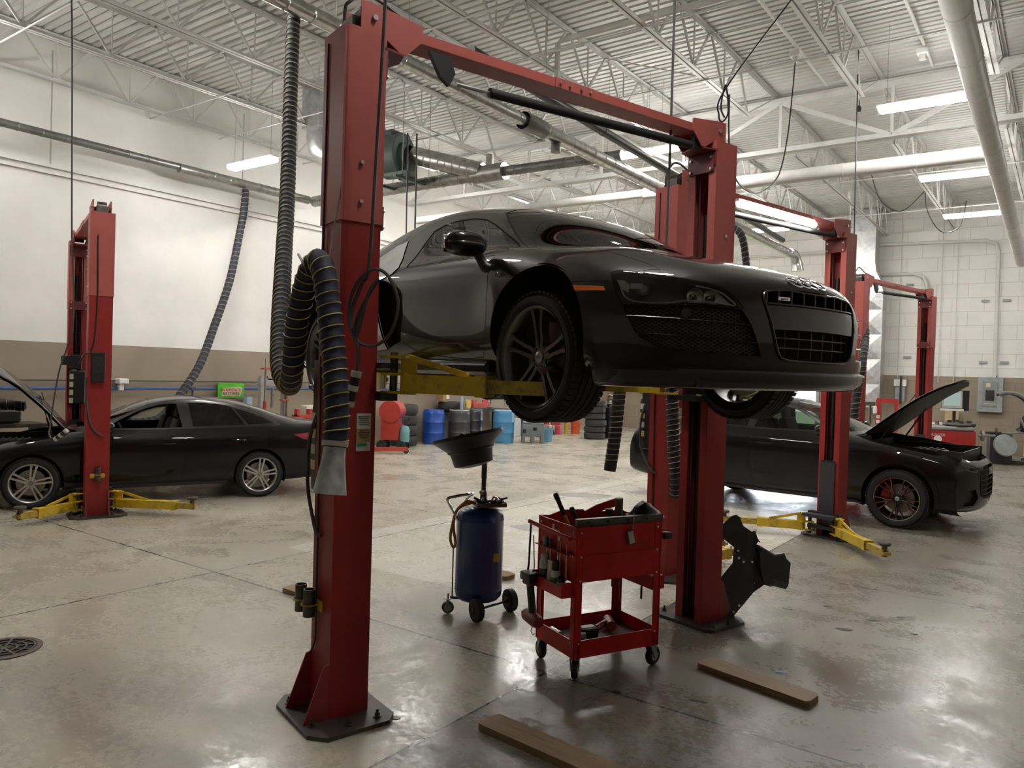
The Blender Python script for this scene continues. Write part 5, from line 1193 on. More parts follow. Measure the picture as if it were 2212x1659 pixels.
# red tool cart: local x = long side, local y = short side (push handle end at x = 0)
CART_O = V((-2.431, 4.095, 0)); CART_A = rad(64.6)
def make_cart():
    T = thing('tool_cart', 'red steel tool cart on casters between the oil drain and the far lift post', 'tool cart', CART_O, CART_A)
    RC = mat('red_cart_enamel', (.52, .016, .013), .35, var=.12, scale=4, spec=.25, stain=(.14, .01, .01), samt=.5, sscale=5); RD = mat('dirty_tray_red', (.10, .02, .018), .6, var=.4, scale=9, stain=(.02, .018, .015), samt=.9, sscale=4)
    Lx, Ly = .66, .45
    for x in (0, Lx):
        for y in (0, Ly):
            sx, sy = (1 if x == 0 else -1), (1 if y == 0 else -1); m = MB(); m.box((x + sx * .02, y, .555), (.055, .006, .82)); m.box((x, y + sy * .02, .555), (.006, .055, .82)); m.build('leg', RC, T, smooth=0)
    m = MB(); m.box((Lx / 2, .004, .79), (Lx - .05, .008, .345)); m.box((Lx / 2, Ly - .004, .79), (Lx - .05, .008, .345)); m.box((Lx - .004, Ly / 2, .79), (.008, Ly - .05, .345)); m.box((.004, Ly / 2, .88), (.008, Ly - .05, .165)); m.box((.004, Ly / 2, .70), (.008, Ly - .05, .17)); m.box((Lx / 2, Ly / 2, .86), (Lx - .02, Ly - .02, .006)); m.box((Lx / 2, Ly / 2, .625), (Lx - .02, Ly - .02, .006)); m.build('cabinet', RC, T, smooth=0)
    m = MB(); m.box((Lx / 2, -.003, .705), (Lx - .09, .006, .165), bev=.002); m.build('drawer', RC, T, smooth=0)
    m = MB(); m.prism([(.05, .955), (.18, .99), (.34, .985), (.36, .97), (.46, 1.01), (.63, 1.05), (.63, .99), (.45, .955)], (0, .012, 0), o=(0, Ly - .005, 0), ey=(0, 0, 1)); m.build('bent_lid', RC, T, smooth=0)
    m = MB(); z0, z1 = .155, .285; m.box((Lx / 2, Ly / 2, z0 + .02), (Lx, Ly, .006))
    m.build('shelf_bottom', RD, T, smooth=0)
    m = MB()
    for y in (.0, Ly): m.box((Lx / 2, y, (z0 + z1) / 2 - .02), (Lx, .006, z1 - z0 - .02))
    for x in (0, Lx): m.box((x, Ly / 2, (z0 + z1) / 2 - .02), (.006, Ly, z1 - z0 - .02))
    m.build('shelf_rim', RC, T, smooth=0)
    m = MB(); m.cyl((-.07, -.03, .905), (-.07, Ly + .02, .925), .014, n=12); m.bar((-.07, .02, .905), (0, .02, .89), .02, .01); m.bar((-.07, Ly - .03, .92), (0, Ly - .03, .90), .02, .01); m.build('push_handle', RC, T, smooth=40)
    m = MB(); m.box((-.045, .20, .53), (.085, .36, .006)); m.box((-.088, .20, .565), (.006, .36, .075)); m.box((-.045, .02, .575), (.085, .006, .095)); m.box((-.045, .38, .575), (.085, .006, .095)); m.box((-.03, .22, .79), (.05, .40, .006)); m.build('side_bin', RC, T, smooth=0)
    m = MB(); m.box((.11 + .56, .2, .55), (.10, .36, .09)); m.build('end_tray', RC, T, smooth=0)
    m = MB()
    for x, y, d in [(.03, -.004, (0, -1, 0)), (Lx - .03, -.004, (0, -1, 0)), (-.004, .03, (-1, 0, 0)), (-.004, Ly - .03, (-1, 0, 0))]:
        for z in (.63, .78, .93, .24): m.bolt((x, y, z), d, .007, .005)
    m.build('screw', M_BOLT, T, smooth=0)
    m = MB(); m.box((-.006, .23, .90), (.004, .06, .02)); m.box((-.006, .27, .915), (.004, .02, .05)); m.box((-.006, .20, .875), (.004, .025, .06)); m.build('latch_sticker', M_WHITE, T, smooth=0)
    for k, (x, y) in enumerate(((.03, .03), (Lx - .03, .03), (.03, Ly - .03), (Lx - .03, Ly - .03))):
        c = part('caster', T, (x, y, 0), (0, 0, (.9, .2, 1.4, .5)[k])); ax = (0, 1, 0)
        m = MB(); m.lathe([(.024, -.018), (.052, -.02), (.062, -.01), (.064, 0), (.062, .01), (.052, .02), (.024, .018)], o=(.025, 0, .064), axis=ax, n=26); m.build('caster_wheel', M_RUBBER, c)
        m = MB(); m.lathe([(.001, -.021), (.03, -.021), (.034, -.012), (.034, .012), (.03, .021), (.001, .021)], o=(.025, 0, .064), axis=ax, n=18); m.build('caster_hub', M_STEEL, c)
        m = MB()
        for s in (-1, 1): m.prism([(.035, .05), (.015, .05), (-.025, .135), (.03, .135)], (0, .004, 0), o=(0, s * .027 - .002, 0), ey=(0, 0, 1))
        m.box((0, 0, .14), (.065, .065, .008)); m.build('caster_fork', mat('dull_zinc', (.32, .31, .29), .45, .8, var=.2), c, smooth=0)
    def T_(name, label, cat, p, rz=0, group=None): return thing(name, label, cat, pos_w(T, p), CART_A + rz, group)
    # hammers standing in the top tray
    for k, (p, tip, col, lb) in enumerate((((.12, .24, .875), (.03, .32, 1.13), (.55, .42, .03), 'long-handled hammer with black grip and yellow shaft standing in the red cart'), ((.15, .14, .875), (.06, .17, 1.06), (.03, .03, .03), 'shorter black-handled hammer standing in the red cart'))):
        h = T_('hammer', lb, 'hammer', p); d = V(tip) - V(p)
        m = MB(); m.cyl((0, 0, .01), d * .55, .011, n=10); m.build('shaft', mat('hammer_shaft_%d' % k, col, .4), h)
        m = MB(); m.tube([d * .45, d * .55, d * .75, d * .95, d], .016, n=10, rf=lambda i: (.013, .016, .015, .018, .013)[i]); m.build('grip', M_RUBBER, h)
        m = MB(); m.cyl((-.05, 0, .018), (.05, 0, .018), .016, n=12); m.build('head', M_DSTEEL, h)
    b = T_('steel_rail', 'long dark slotted steel rail lying along the front edge of the red cart', 'rail', (.35, .035, .985), -.04); m = MB(); m.box((0, 0, 0), (.66, .03, .045)); m.box((0, -.017, .018), (.66, .006, .010)); m.box((0, -.017, -.018), (.66, .006, .010)); m.build('rail', M_DSTEEL, b, smooth=0)
    m = MB()
    for x in (-.25, -.1, .05, .2): m.cyl((x, -.014, 0), (x, -.017, 0), .008, n=10)
    m.build('slot', M_VOID, b)
    t = T_('inspection_mirror', 'small grey steel plate hanging on the long side of the red cart', 'plate', (.40, -.012, .88)); m = MB(); m.box((0, -.006, 0), (.055, .010, .10), rot=Matrix.Rotation(-.25, 3, 'Y'), bev=.004); m.build('plate', M_DSTEEL, t); m = MB(); m.box((0, -.013, 0), (.04, .004, .08), rot=Matrix.Rotation(-.25, 3, 'Y')); m.cyl((.01, -.008, .05), (.04, .02, .15), .003, n=6); m.build('frame', M_STEEL, t)
    cn = T_('metal_tube', 'pale metal tube standing upright at the back corner of the red cart', 'tube', (.56, .33, .863)); m = MB(); m.cyl((0, 0, 0), (0, 0, .20), .028, n=18); m.build('body', mat('grey_tube', (.20, .19, .15), .45, var=.3), cn); m = MB(); m.cyl((0, 0, .20), (0, 0, .206), .028, n=18); m.build('top', M_WHITE, cn)
    cn = T_('metal_socket', 'short dark socket beside the pale tube in the red cart', 'socket', (.50, .36, .863)); m = MB(); m.cyl((0, 0, 0), (0, 0, .13), .026, n=14); m.build('body', M_DSTEEL, cn)
    rg = T_('rag', 'crumpled black plastic heap on the back corner of the red cart', 'rag', (.62, .12, .99)); m = MB(); rows = []; rnd = random.Random(8)
    for i in range(7):
        rows.append([(-.10 + .034 * i, -.09 + .03 * j, (.075 * sin(PI * i / 6) * sin(PI * j / 6) + rnd.uniform(0, .03)) if 0 < i < 6 and 0 < j < 6 else -.005) for j in range(7)])
    m.grid(rows); m.grid([[(a, b_, -.012) for a, b_, c_ in r] for r in rows], flip=True); m.build('cloth', mat('black_sheet', (.015, .015, .016), .3), rg, smooth=60)
    # side bin
    cans = (('spray_can', 'tall black and silver spray can in the side bin of the red cart', .30, .034, .19, (.03, .035, .04), (.55, .55, .54)), ('squeeze_tube', 'cream coloured squeeze tube between the cans in the side bin', .235, .026, .17, (.62, .57, .42), (.62, .57, .42)), ('cleaner_bottle', 'white and green bottle with black cap in the side bin', .165, .032, .15, (.05, .32, .12), (.72, .72, .68)), ('small_jar', 'small jar with black lid at the front of the side bin', .095, .032, .085, (.40, .25, .17), (.45, .44, .36)))
    for k, (nm, lb, y, r, h, c1, c2) in enumerate(cans):
        t = T_(nm, lb, 'can' if k == 0 else 'bottle', (-.046, y, .534)); m1, m2 = mat('can_%da' % k, c1, .3), mat('can_%db' % k, c2, .35)
        if nm == 'squeeze_tube':
            m = MB(); m.grid([[(.024 * cos(a) * (1 - z), .026 * (1 if z > .6 else 1) * (abs(sin(a)) ** .9) * (1 if sin(a) > 0 else -1), .03 + z * .15) for a in [2 * PI * i / 16 for i in range(17)]] for z in (0, .3, .6, .9, 1.0)]); m.build('tube', m1, t); m = MB(); m.cyl((0, 0, 0), (0, 0, .03), .018, n=12); m.build('cap', M_WHITE, t); continue
        m = MB(); m.lathe([(.001, 0), (r * .95, 0), (r, .006), (r, h * .62)], n=22); m.build('label_band', m1, t)
        m = MB(); m.lathe([(r, h * .62), (r, h * .78), (r * .85, h * .88), (r * .55, h * .95), (r * .5, h)], n=22); m.build('shoulder', m2, t)
        m = MB(); 
        if k == 0: m.lathe([(r * .8, h * .86), (r * .8, h * 1.05), (r * .5, h * 1.12), (.001, h * 1.13)], n=18)
        else: m.lathe([(r * .8, h * .9), (r * .82, h * 1.18), (r * .5, h * 1.3), (.001, h * 1.3)], n=18)
        m.build('cap', m2 if k == 0 else M_BLACK, t)
    for k, (y, c) in enumerate(((.33, (.5, .5, .5)), (.295, (.03, .03, .03)), (.25, (.03, .03, .03)), (.16, (.4, .4, .4)), (.135, (.4, .4, .4)), (.06, (.4, .4, .4)))):
        t = T_('screwdriver', ('pale-handled', 'first black-handled', 'second black-handled', 'thin steel', 'second thin steel', 'last thin steel, nearest the corner,')[k] + ' screwdriver hanging in the rack of the red cart', 'screwdriver', (-.035, y, .792)); m = MB(); m.cyl((0, 0, .06), (0, 0, -.005), .010 if k < 3 else .004, n=10); m.build('handle', mat('driver_%d' % (k if k < 2 else (1 if k == 2 else 3)), c, .4), t); m = MB(); m.cyl((0, 0, -.005), (0, 0, -.14 if k != 5 else -.17), .004, n=6); m.build('shaft', M_STEEL, t)
    # impact wrench hanging from the handle end
    w = T_('impact_wrench', 'red and black cordless impact wrench hanging off the handle end of the cart', 'impact wrench', (-.11, .37, .43)); RW = mat('tool_red', (.22, .03, .03), .45)
    m = MB(); m.box((0, .0, .155), (.09, .13, .06), bev=.012, seg=2); m.build('battery', M_BLACK, w)
    m = MB(); m.box((.0, .0, .115), (.07, .10, .03), bev=.008); m.build('battery_foot', RW, w)
    m = MB(); m.tube([(0, 0, .11), (.0, -.012, .05), (.0, -.03, -.02), (.0, -.04, -.07)], .026, n=12); m.build('grip', M_BLACK, w)
    m = MB(); m.lathe([(.001, -.10), (.03, -.10), (.042, -.08), (.045, .04), (.036, .075), (.02, .08), (.001, .08)], o=(0, -.05, -.11), axis=(0, -1, -.08), n=20); m.build('motor_housing', RW, w); m = MB(); m.cyl((0, .045, -.105), (0, .085, -.105), .012, n=10); m.build('anvil', M_DSTEEL, w)
    m = MB(); m.tube(cat_rom([(0, -.06, -.15), (.0, -.03, -.19), (0, -.05, -.215), (0, -.075, -.20)], 5), .003, n=5); m.build('belt_hook', M_STEEL, w)
    t = T_('bungee_cord', 'black strap with yellow cord hanging from the cart push handle', 'strap', (-.075, .44, .90)); m = MB(); m.tube(cat_rom([(0, 0, .01), (-.005, .0, -.12), (-.015, -.01, -.26), (-.03, .0, -.36)], 5), .007, n=6); m.build('strap', M_BLACK, t); m = MB(); m.tube(cat_rom([(.01, -.02, -.06), (.0, -.05, -.18), (.0, -.055, -.28), (-.01, -.02, -.30), (-.02, .0, -.28)], 5), .004, n=6); m.build('cord', mat('orange_cord', (.5, .25, .03), .5), t)
    for k, (x, y, h) in enumerate(((.50, .30, -.10), (.52, .25, -.19), (.635, .15, -.16))):
        t = T_('pry_bar', ('short', 'hook-ended long', 'straight black')[k] + ' bar hanging under the red cart drawer', 'pry bar', (x, y, .62)); m = MB(); m.tube([(0, 0, 0), (0, 0, h), (.0, -.02 if k == 1 else 0, h - .05)], .008, n=6); m.build('bar', M_DSTEEL, t)
    t = T_('work_lamp', 'black hand lamp clipped on the far end of the red cart', 'hand lamp', (.73, .02, .86)); m = MB(); m.box((0, 0, 0), (.07, .05, .05), bev=.015, seg=2); m.build('body', M_BLACK, t)
    # bottom shelf
    z = .18
    t = T_('cordless_drill', 'red and black cordless tool lying on the bottom shelf of the cart', 'drill', (.30, .22, z)); m = MB(); m.box((-.05, .0, .035), (.13, .09, .07), bev=.012, seg=2); m.build('battery', M_BLACK, t); m = MB(); m.cyl((.02, .0, .05), (.16, .06, .06), .022, n=12); m.build('handle', RW, t); m = MB(); m.cyl((.14, -.01, .05), (.20, .12, .05), .035, n=16); m.build('motor', RW, t); m = MB(); m.box((-.05, 0, .072), (.10, .05, .004)); m.build('label', M_WHITE, t)
    t = T_('paper_roll', 'grey roll of paper at the front of the cart bottom shelf', 'roll', (.10, .09, z + .045)); m = MB(); m.lathe([(.014, -.04), (.045, -.04), (.045, .04), (.014, .04)], axis=(.9, -.4, 0), n=22, closed=True); m.build('roll', mat('grey_paper', (.22, .18, .17), .7), t)
    t = T_('metal_can', 'pale tin lying at the left corner of the cart bottom shelf', 'can', (.05, .30, z + .03)); m = MB(); m.cyl((0, -.06, 0), (0, .05, 0), .03, n=18); m.build('body', M_STEEL, t)
    t = T_('ratchet', 'silver ratchet lying on the cart bottom shelf', 'ratchet', (.42, .30, z + .01)); m = MB(); m.cyl((-.1, 0, .012), (.06, .02, .012), .009, n=8); m.cyl((.06, .02, 0), (.06, .02, .03), .02, n=12); m.build('body', M_CHROME, t)
    t = T_('short_plank', 'thin dark wooden strip on the cart bottom shelf', 'wood strip', (.33, .10, z + .006)); m = MB(); m.box((0, 0, 0), (.22, .03, .01)); m.build('strip', mat('dark_wood_strip', (.12, .07, .04), .6), t, smooth=0)
make_cart()
# wooden planks
M_WOOD = mat('worn_plank_wood', (.30, .19, .09), .65, var=.3, scale=3, stretch=(1, 9, 9), stain=(.10, .06, .035), samt=.7, sscale=3, bump=.2, bscale=20)
for c, a, ln, w, lb in (((-1.88, 3.25), -.09, 1.22, .165, 'wooden plank on the floor at the bottom edge of the view'), ((-1.53, 4.83), -.215, .77, .175, 'wooden plank on the floor in front of the far lift post, by the blue tape'), ((-4.93, 4.20), -.04, .80, .17, 'wooden plank end showing left of the near lift post'), ((-4.42, 5.80), -.12, .62, .16, 'dark wooden plank lying behind the blue oil drain')):
    t = thing('plank', lb, 'plank', (c[0], c[1], 0), a, 'planks on the floor'); m = MB(); h = ln / 2
    m.prism([(-h, -w / 2 + .01), (-h + .02, -w / 2), (h - .015, -w / 2), (h, -w / 2 + .025), (h - .008, w / 2 - .03), (h - .03, w / 2), (-h + .01, w / 2), (-h - .006, .02)], (0, 0, .04)); m.build('board', M_WOOD, t, smooth=0)
# fender liner leaning on the far post
def liner():
    P = [(-.125, .701), (-.061, .694), (-.018, .815), (.016, .825), (.046, .807), (.077, .736), (.148, .691), (.177, .698), (.212, .612), (.196, .586), (.329, .516), (.41, .53), (.437, .479), (.473, .445), (.45, .386), (.453, .222), (.254, .272), (-.008, .0), (-.061, .032), (-.118, .147), (-.118, .254), (-.034, .24), (.049, .216), (.101, .223), (.13, .271), (.128, .329), (.105, .422), (.068, .491), (.02, .554), (-.047, .645), (-.095, .663), (-.123, .66)]
    t = thing('fender_liner', 'black plastic wheel-arch liner leaning against the far lift post', 'fender liner', (-2.109, 6.004, .004), math.atan2(.586, .81))
    bm = bmesh.new(); vs = [bm.verts.new((u, .0, v)) for u, v in P]; f = bm.faces.new(vs); bmesh.ops.triangulate(bm, faces=[f]); bmesh.ops.subdivide_edges(bm, edges=bm.edges, cuts=3, use_grid_fill=True)
    for v in bm.verts: v.co.y = .10 * max(0, v.co.x - .12) + .05 * sin(v.co.z * 5) + .20 * (v.co.z) * .5 - (.06 if v.co.x > .21 and v.co.z > .25 else 0)
    g = bmesh.ops.extrude_face_region(bm, geom=bm.faces[:]); 
    for e in g['geom']:
        if isinstance(e, bmesh.types.BMVert): e.co.y += .012
    m = MB(); m.bm.free(); m.bm = bm; m.build('panel', mat('black_liner_plastic', (.022, .022, .022), .38, var=.4, scale=8), t, smooth=40)
    m = MB()
    for u, v in ((-.10, .68), (-.01, .56), (.05, .53), (.06, .47), (.10, .44), (.17, .44), (.2, .27), (.253, .29), (.06, .10), (.01, .05)): 
        yy = .10 * max(0, u - .12) + .05 * sin(v * 5) + .1 * v - .006; m.cyl((u, yy, v), (u, yy + .004, v), .009, n=10)
    m.build('clip_hole', M_WHITE, t)
    m = MB(); m.prism([(.20, .59), (.329, .518), (.40, .53), (.40, .515), (.33, .50), (.205, .57)], (0, .03, 0), o=(0, .03, 0), ey=(0, 0, 1)); m.build('folded_edge', mat('liner_edge_grey', (.10, .10, .10), .3), t, smooth=0)
liner()
# floor drain with slotted cast grate
def drain():
    t = thing('floor_drain', 'round slotted drain grate set in the floor at the left', 'drain', (-5.60, 2.14, 0)); m = MB(); R = .20
    m.cyl((0, 0, .001), (0, 0, .002), R - .01, n=40); m.build('sump', M_VOID, t)
    m = MB(); m.lathe([(R, .001), (R + .02, .001), (R + .02, .006), (R - .012, .008), (R - .012, .001)], n=40, closed=True)
    m.lathe([(.0, .002), (.028, .002), (.028, .008), (.0, .008)], n=16)
    for k in range(3): m.lathe([(.070 + .05 * k, .002), (.083 + .05 * k, .002), (.083 + .05 * k, .008), (.070 + .05 * k, .008)], n=40, closed=True)
    for k in range(10):
        a = 2 * PI * k / 10; m.bar((.02 * cos(a), .02 * sin(a), .005), ((R - .01) * cos(a), (R - .01) * sin(a), .005), .014, .006)
    m.build('grate', mat('cast_iron_grate', (.10, .075, .06), .55, .4, var=.3), t, smooth=0)
drain()
t = tag(MB().box((0, 0, .0015), (.075, .035, .002), rz=.5).build('tape_scrap', mat('blue_tape', (.16, .33, .62), .5), smooth=0), 'scrap of light blue tape on the floor by the plank', 'tape'); t.location = (-1.47, 5.14, 0)
# flat stains and litter on the floor
M_STAIN = mat('oily_dirt', (.05, .04, .03), .35, var=.3)
for k, (x, y, w, h, a) in enumerate(((-1.35, 6.35, .10, .05, .4), (-1.22, 6.75, .08, .025, .2), (-1.05, 7.0, .06, .03, .9), (-1.85, 6.6, .07, .035, .1), (-2.15, 4.15, .05, .03, .4), (-2.93, 3.05, .05, .025, .3), (-1.72, 4.35, .09, .025, .2), (-.9, 6.6, .05, .02, .5), (-1.6, 6.9, .06, .02, .3))):
    m = MB(); rnd = random.Random(k); m.prism([(w * (.5 + .2 * rnd.random()) * cos(b), h * (.5 + .3 * rnd.random()) * sin(b)) for b in [2 * PI * i / 11 for i in range(11)]], (0, 0, .002)); o = m.build('dirt_patch', M_STAIN, smooth=0); o.location = (x, y, .0005); o.rotation_euler = (0, 0, a)
    tag(o, ('brown crumb of dirt on the open floor right of the fender liner', 'flattened dark scrap on the floor beyond the fender liner', 'small dirt scrap farthest out toward the right floor', 'dark crumb between the fender liner and the yellow arm', 'brown crumb on the floor right below the tool cart wheel', 'small stone-like crumb on the floor right of the near base plate', 'dark scrap between the tool cart and the plank', 'tiny dark flake alone on the far right floor', 'dark flake on the floor left of the yellow arm pad')[k], 'dirt', 'floor litter')
for k, (x, y, rx, ry) in enumerate(((-6.2, 10.6, .42, .20), (-5.2, 8.0, .40, .22), (-4.6, 8.6, .22, .12))):
    m = MB(); rnd = random.Random(k + 20); m.prism([(rx * (1 + .15 * rnd.random()) * cos(b), ry * (1 + .15 * rnd.random()) * sin(b)) for b in [2 * PI * i / 20 for i in range(20)]], (0, 0, .0012)); o = m.build('puddle', mat('water_film', (.33, .32, .29), .04, spec=.6), smooth=0); o.location = (x, y, .0002); o.rotation_euler = (0, 0, .6)
    tag(o, ('shiny wet patch on the floor in front of the drums', 'larger wet patch behind the hammers of the red cart', 'smaller wet patch beside the red lift post behind the cart')[k], 'puddle', 'wet patches')
# ------------------------------------------------------------------ exhaust hoses, ducts, pipes, cords
M_HOSE = mat('navy_hose_fabric', (.012, .015, .034), .7, var=.25, scale=18); M_RIB = mat('yellow_hose_wire', (.50, .38, .09), .5, var=.1)
def path_len(P): return sum((b - a).length for a, b in zip(P, P[1:]))
def resample(P, st):
    out = [P[0]]; acc = 0
    for a, b in zip(P, P[1:]):
        L = (b - a).length; d = st - acc
        while d <= L: out.append(a.lerp(b, d / L)); d += st
        acc = (acc + L) % st if L else acc
    return out
def hose(label, pts, r, pitch, cuff=None, cone=False, k=10, group='exhaust hoses'):
    t = thing('exhaust_hose', label, 'hose', pts[0], 0, group); o = V(pts[0]); P = [p - o for p in cat_rom(pts, k)]
    Q = resample(P, pitch / 4); 
    m = MB(); m.tube(Q, r, n=16, rf=lambda i: r * (.955, .915, .955, 1.0)[i % 4]); m.build('hose_fabric', M_HOSE, t, smooth=60)
    n = len(Q); xs = None; H = []; N = 14; L = (n - 1) * pitch / 4; turns = L / pitch; st = int(turns * N)
    fr = []
    for i in range(n):
        d = (Q[min(i + 1, n - 1)] - Q[max(i - 1, 0)]).normalized()
        xs = d.orthogonal().normalized() if xs is None else (xs - d * xs.dot(d)).normalized(); fr.append((xs, d.cross(xs)))
    for s in range(st + 1):
        u = s / N * 4; i = min(int(u), n - 2); f = u - i; c = Q[i].lerp(Q[i + 1], min(f, 1)); a = 2 * PI * s / N; x, y = fr[i]
        H.append(c + (x * cos(a) + y * sin(a)) * r)
    m = MB(); m.tube(H, r * .055, n=4, cap=False); m.build('wire_helix', M_RIB, t, smooth=60)
    if cone:
        e = Q[-1]; m = MB(); d = (Q[-1] - Q[-3]).normalized(); m.lathe([(r * .86, -.01), (r * .90, .06), (r * 1.30, .22), (r * 1.32, .225), (r * 1.26, .22), (r * .85, .06)], o=e, axis=d, n=28, closed=True); m.build('exhaust_cone', mat('weathered_galvanised', (.42, .44, .43), .5, .6, var=.35, scale=14), t, smooth=40)
        m = MB(); m.lathe([(r * .98, -.03), (r * 1.02, -.03), (r * 1.02, -.005), (r * .98, -.005)], o=e, axis=d, n=28, closed=True); m.build('hose_clamp', M_STEEL, t)
    if cuff:
        e = Q[-1]; d = (Q[-1] - Q[-3]).normalized(); m = MB(); m.lathe([(r * .9, 0), (r * .96, .03), (r * .90, .085), (r * .82, .085), (r * .82, 0)], o=e, axis=d, n=20, closed=True); m.build('rubber_cuff', M_RUBBER, t)
    return t
hose('blue hose looped over a hook on the near lift post with a steel cone end', [(-6.0, 4.62, 5.27), (-5.78, 4.44, 4.5), (-5.32, 4.08, 3.42), (-4.80, 3.66, 2.70), (-4.33, 3.29, 2.195), (-3.96, 3.02, 1.90), (-3.72, 2.90, 1.80), (-3.53, 2.77, 1.90), (-3.40, 2.69, 2.14), (-3.27, 2.64, 2.36), (-3.15, 2.61, 2.455), (-3.07, 2.585, 2.40), (-3.02, 2.574, 2.267), (-2.95, 2.561, 1.989), (-2.90, 2.54, 1.80), (-2.875, 2.53, 1.65), (-2.867, 2.512, 1.515)], .062, .057, cone=True)
t = thing('hose_hook', 'bent rod hook that holds the hose loop on the near lift post', 'hook', (-3.30, 2.80, 2.40)); m = MB(); m.tube(cat_rom([(0, .02, -.02), (.03, -.10, -.02), (.10, -.20, -.015), (.13, -.25, .02), (.0, -.19, .10)], 5), .007, n=6); m.build('rod', M_DSTEEL, t)
hose('hose hanging from the left wall duct down behind the black sedan', [(-13.45, 9.30, 5.40), (-13.4, 9.24, 5.0), (-13.3, 9.06, 4.35), (-13.1, 8.75, 3.49), (-12.9, 8.34, 2.66), (-12.6, 7.85, 1.874), (-12.35, 7.30, 1.30), (-12.2, 6.9, .98), (-12.25, 6.45, .93), (-12.40, 6.35, 1.05)], .075, .10, k=8)
hose('hose lying beyond the raised hood of the black sedan', [(-12.15, 4.85, 1.22), (-12.3, 4.55, 1.25), (-12.45, 4.2, 1.18), (-12.5, 3.9, 1.0)], .075, .09, k=8)
hose('hose with a loose black cuff hanging left of the empty lift post', [(-3.05, 6.60, 2.02), (-3.12, 6.48, 2.10), (-3.22, 6.36, 2.10), (-3.29, 6.27, 1.95), (-3.309, 6.244, 1.754), (-3.326, 6.226, 1.415), (-3.35, 6.20, 1.12)], .060, .050, cuff=True)
hose('hose hanging between the empty lift post and the far post of the near lift', [(-3.05, 6.66, 2.05), (-3.02, 6.70, 1.95), (-3.002, 6.713, 1.721), (-2.978, 6.723, 1.287), (-2.95, 6.75, .95), (-2.98, 6.80, .80)], .060, .050)
hose('short hose high over the lifted car hood, hanging from the long duct', [(-5.75, 15.2, 5.0), (-5.55, 15.26, 4.95), (-5.42, 15.27, 4.75), (-5.34, 15.3, 4.25), (-5.30, 15.3, 3.6), (-5.30, 15.3, 3.0)], .075, .10, k=8)
hose('hose hanging beside the sheet metal duct on the back wall', [(-3.10, 15.25, 3.3), (-2.99, 14.9, 2.75), (-2.94, 14.55, 2.45), (-2.93, 14.40, 2.15), (-2.97, 14.38, 1.85), (-3.0, 14.36, 1.45), (-3.0, 14.36, 1.1)], .075, .09, k=8)
def duct(label, p, q, r, mt, seam=.30, name='round_duct', group='round ducts', hang=None, taper=None):
    p, q = V(p), V(q); t = thing(name, label, 'duct', p, 0, group); d = q - p; m = MB(); m.cyl((0, 0, 0), d, r, taper, n=22); m.build('pipe', mt, t, smooth=40)
    n = int(d.length / seam)
    if n:
        m = MB(); u = d.normalized()
        for i in range(1, n):
            c = u * (i * seam); rr = r + ((taper - r) * i / n if taper else 0); m.lathe([(rr, -.012), (rr + .006, 0), (rr, .012)], o=c, axis=u, n=22)
        m.build('seam', mt, t, smooth=30)
    if hang:
        m = MB(); u = d.normalized()
        for i in range(int(d.length / hang)):
            c = u * (hang * (i + .5)); m.cyl(c, (c.x, c.y, ZD - p.z - .7), .004, n=4)
        m.build('hanger_rod', M_STEEL, t)
    return t
M_SPIRAL = mat('spiral_galvanised', (.50, .50, .48), .28, .9, var=.2, scale=12); M_DUCTW = mat('white_painted_duct', (.58, .57, .54), .45, var=.06); M_DKDUCT = mat('dull_grey_duct', (.20, .20, .195), .42, .7, var=.2); M_BRDUCT = mat('dusty_galvanised', (.34, .33, .31), .38, .85, var=.2, scale=10)
duct('slender spiral duct along the left wall, near part', (-13.5, -6, 5.55), (-13.5, 7.9, 5.55), .065, M_DKDUCT, .35)
duct('slender spiral duct along the left wall, past the coupling by the hose', (-13.5, 7.9, 5.53), (-13.5, 10.9, 5.53), .088, M_BRDUCT, .35)
duct('cross duct from the left wall to the blower, passing behind the near post', (-13.5, 11.06, 5.53), (-8.84, 11.06, 5.53), .115, M_BRDUCT, .22)
duct('cross duct running right from the tee joint to the long spiral duct', (-8.6, 11.06, 5.53), (-5.95, 11.06, 5.48), .085, M_DKDUCT, .18)
duct('fat spiral duct between the blower and the tee joint', (-10.25, 10.75, 6.0), (-8.84, 11.06, 5.58), .17, M_SPIRAL, .16)
t = duct('wide tee joint where the cross ducts meet below the blower duct', (-9.0, 11.06, 5.53), (-8.3, 11.06, 5.53), .155, M_BRDUCT, 0.9); m = MB(); m.cyl((.35, 0, .12), (.35, 0, .33), .07, n=14); m.build('stub', M_BRDUCT, t)
duct('long spiral duct hanging diagonally over the lifted car, near part', (-5.85, -4, 5.23), (-5.85, 8.4, 5.20), .078, M_SPIRAL, .30, hang=4)
t = duct('long spiral duct over the lifted car, far wider part', (-5.85, 8.4, 5.20), (-5.85, 20.1, 5.16), .10, M_SPIRAL, .30, hang=4); m = MB(); m.lathe([(.115, -.25), (.12, -.22), (.12, .2), (.115, .23)], axis=(0, 1, 0), n=22); m.cyl((0, .55, -.08), (0, .55, -.22), .07, n=14); m.build('coupling', M_DKDUCT, t); m = MB(); m.tube(cat_rom([(0, 11.6, 0), (0, 11.95, -.02), (.02, 12.1, -.2), (.05, 12.12, -.42)], 5), .10, n=14, rf=lambda i: .10 + .004 * i); m.build('elbow_nozzle', M_SPIRAL, t)
duct('dark pipe hanging beside the long spiral duct', (-5.15, 6.2, 5.25), (-5.6, 18.5, 5.25), .06, mat('dark_pipe', (.05, .05, .05), .4, .5), 3.0, hang=3)
duct('big white painted round duct along the right side', (-.86, 2.0, 5.37), (-1.13, 24.6, 5.28), .125, M_DUCTW, 1.2)
duct('white painted cross duct under the girder, right half', (-.95, 13.6, 5.45), (-6.8, 13.6, 5.47), .115, M_DUCTW, 1.1)
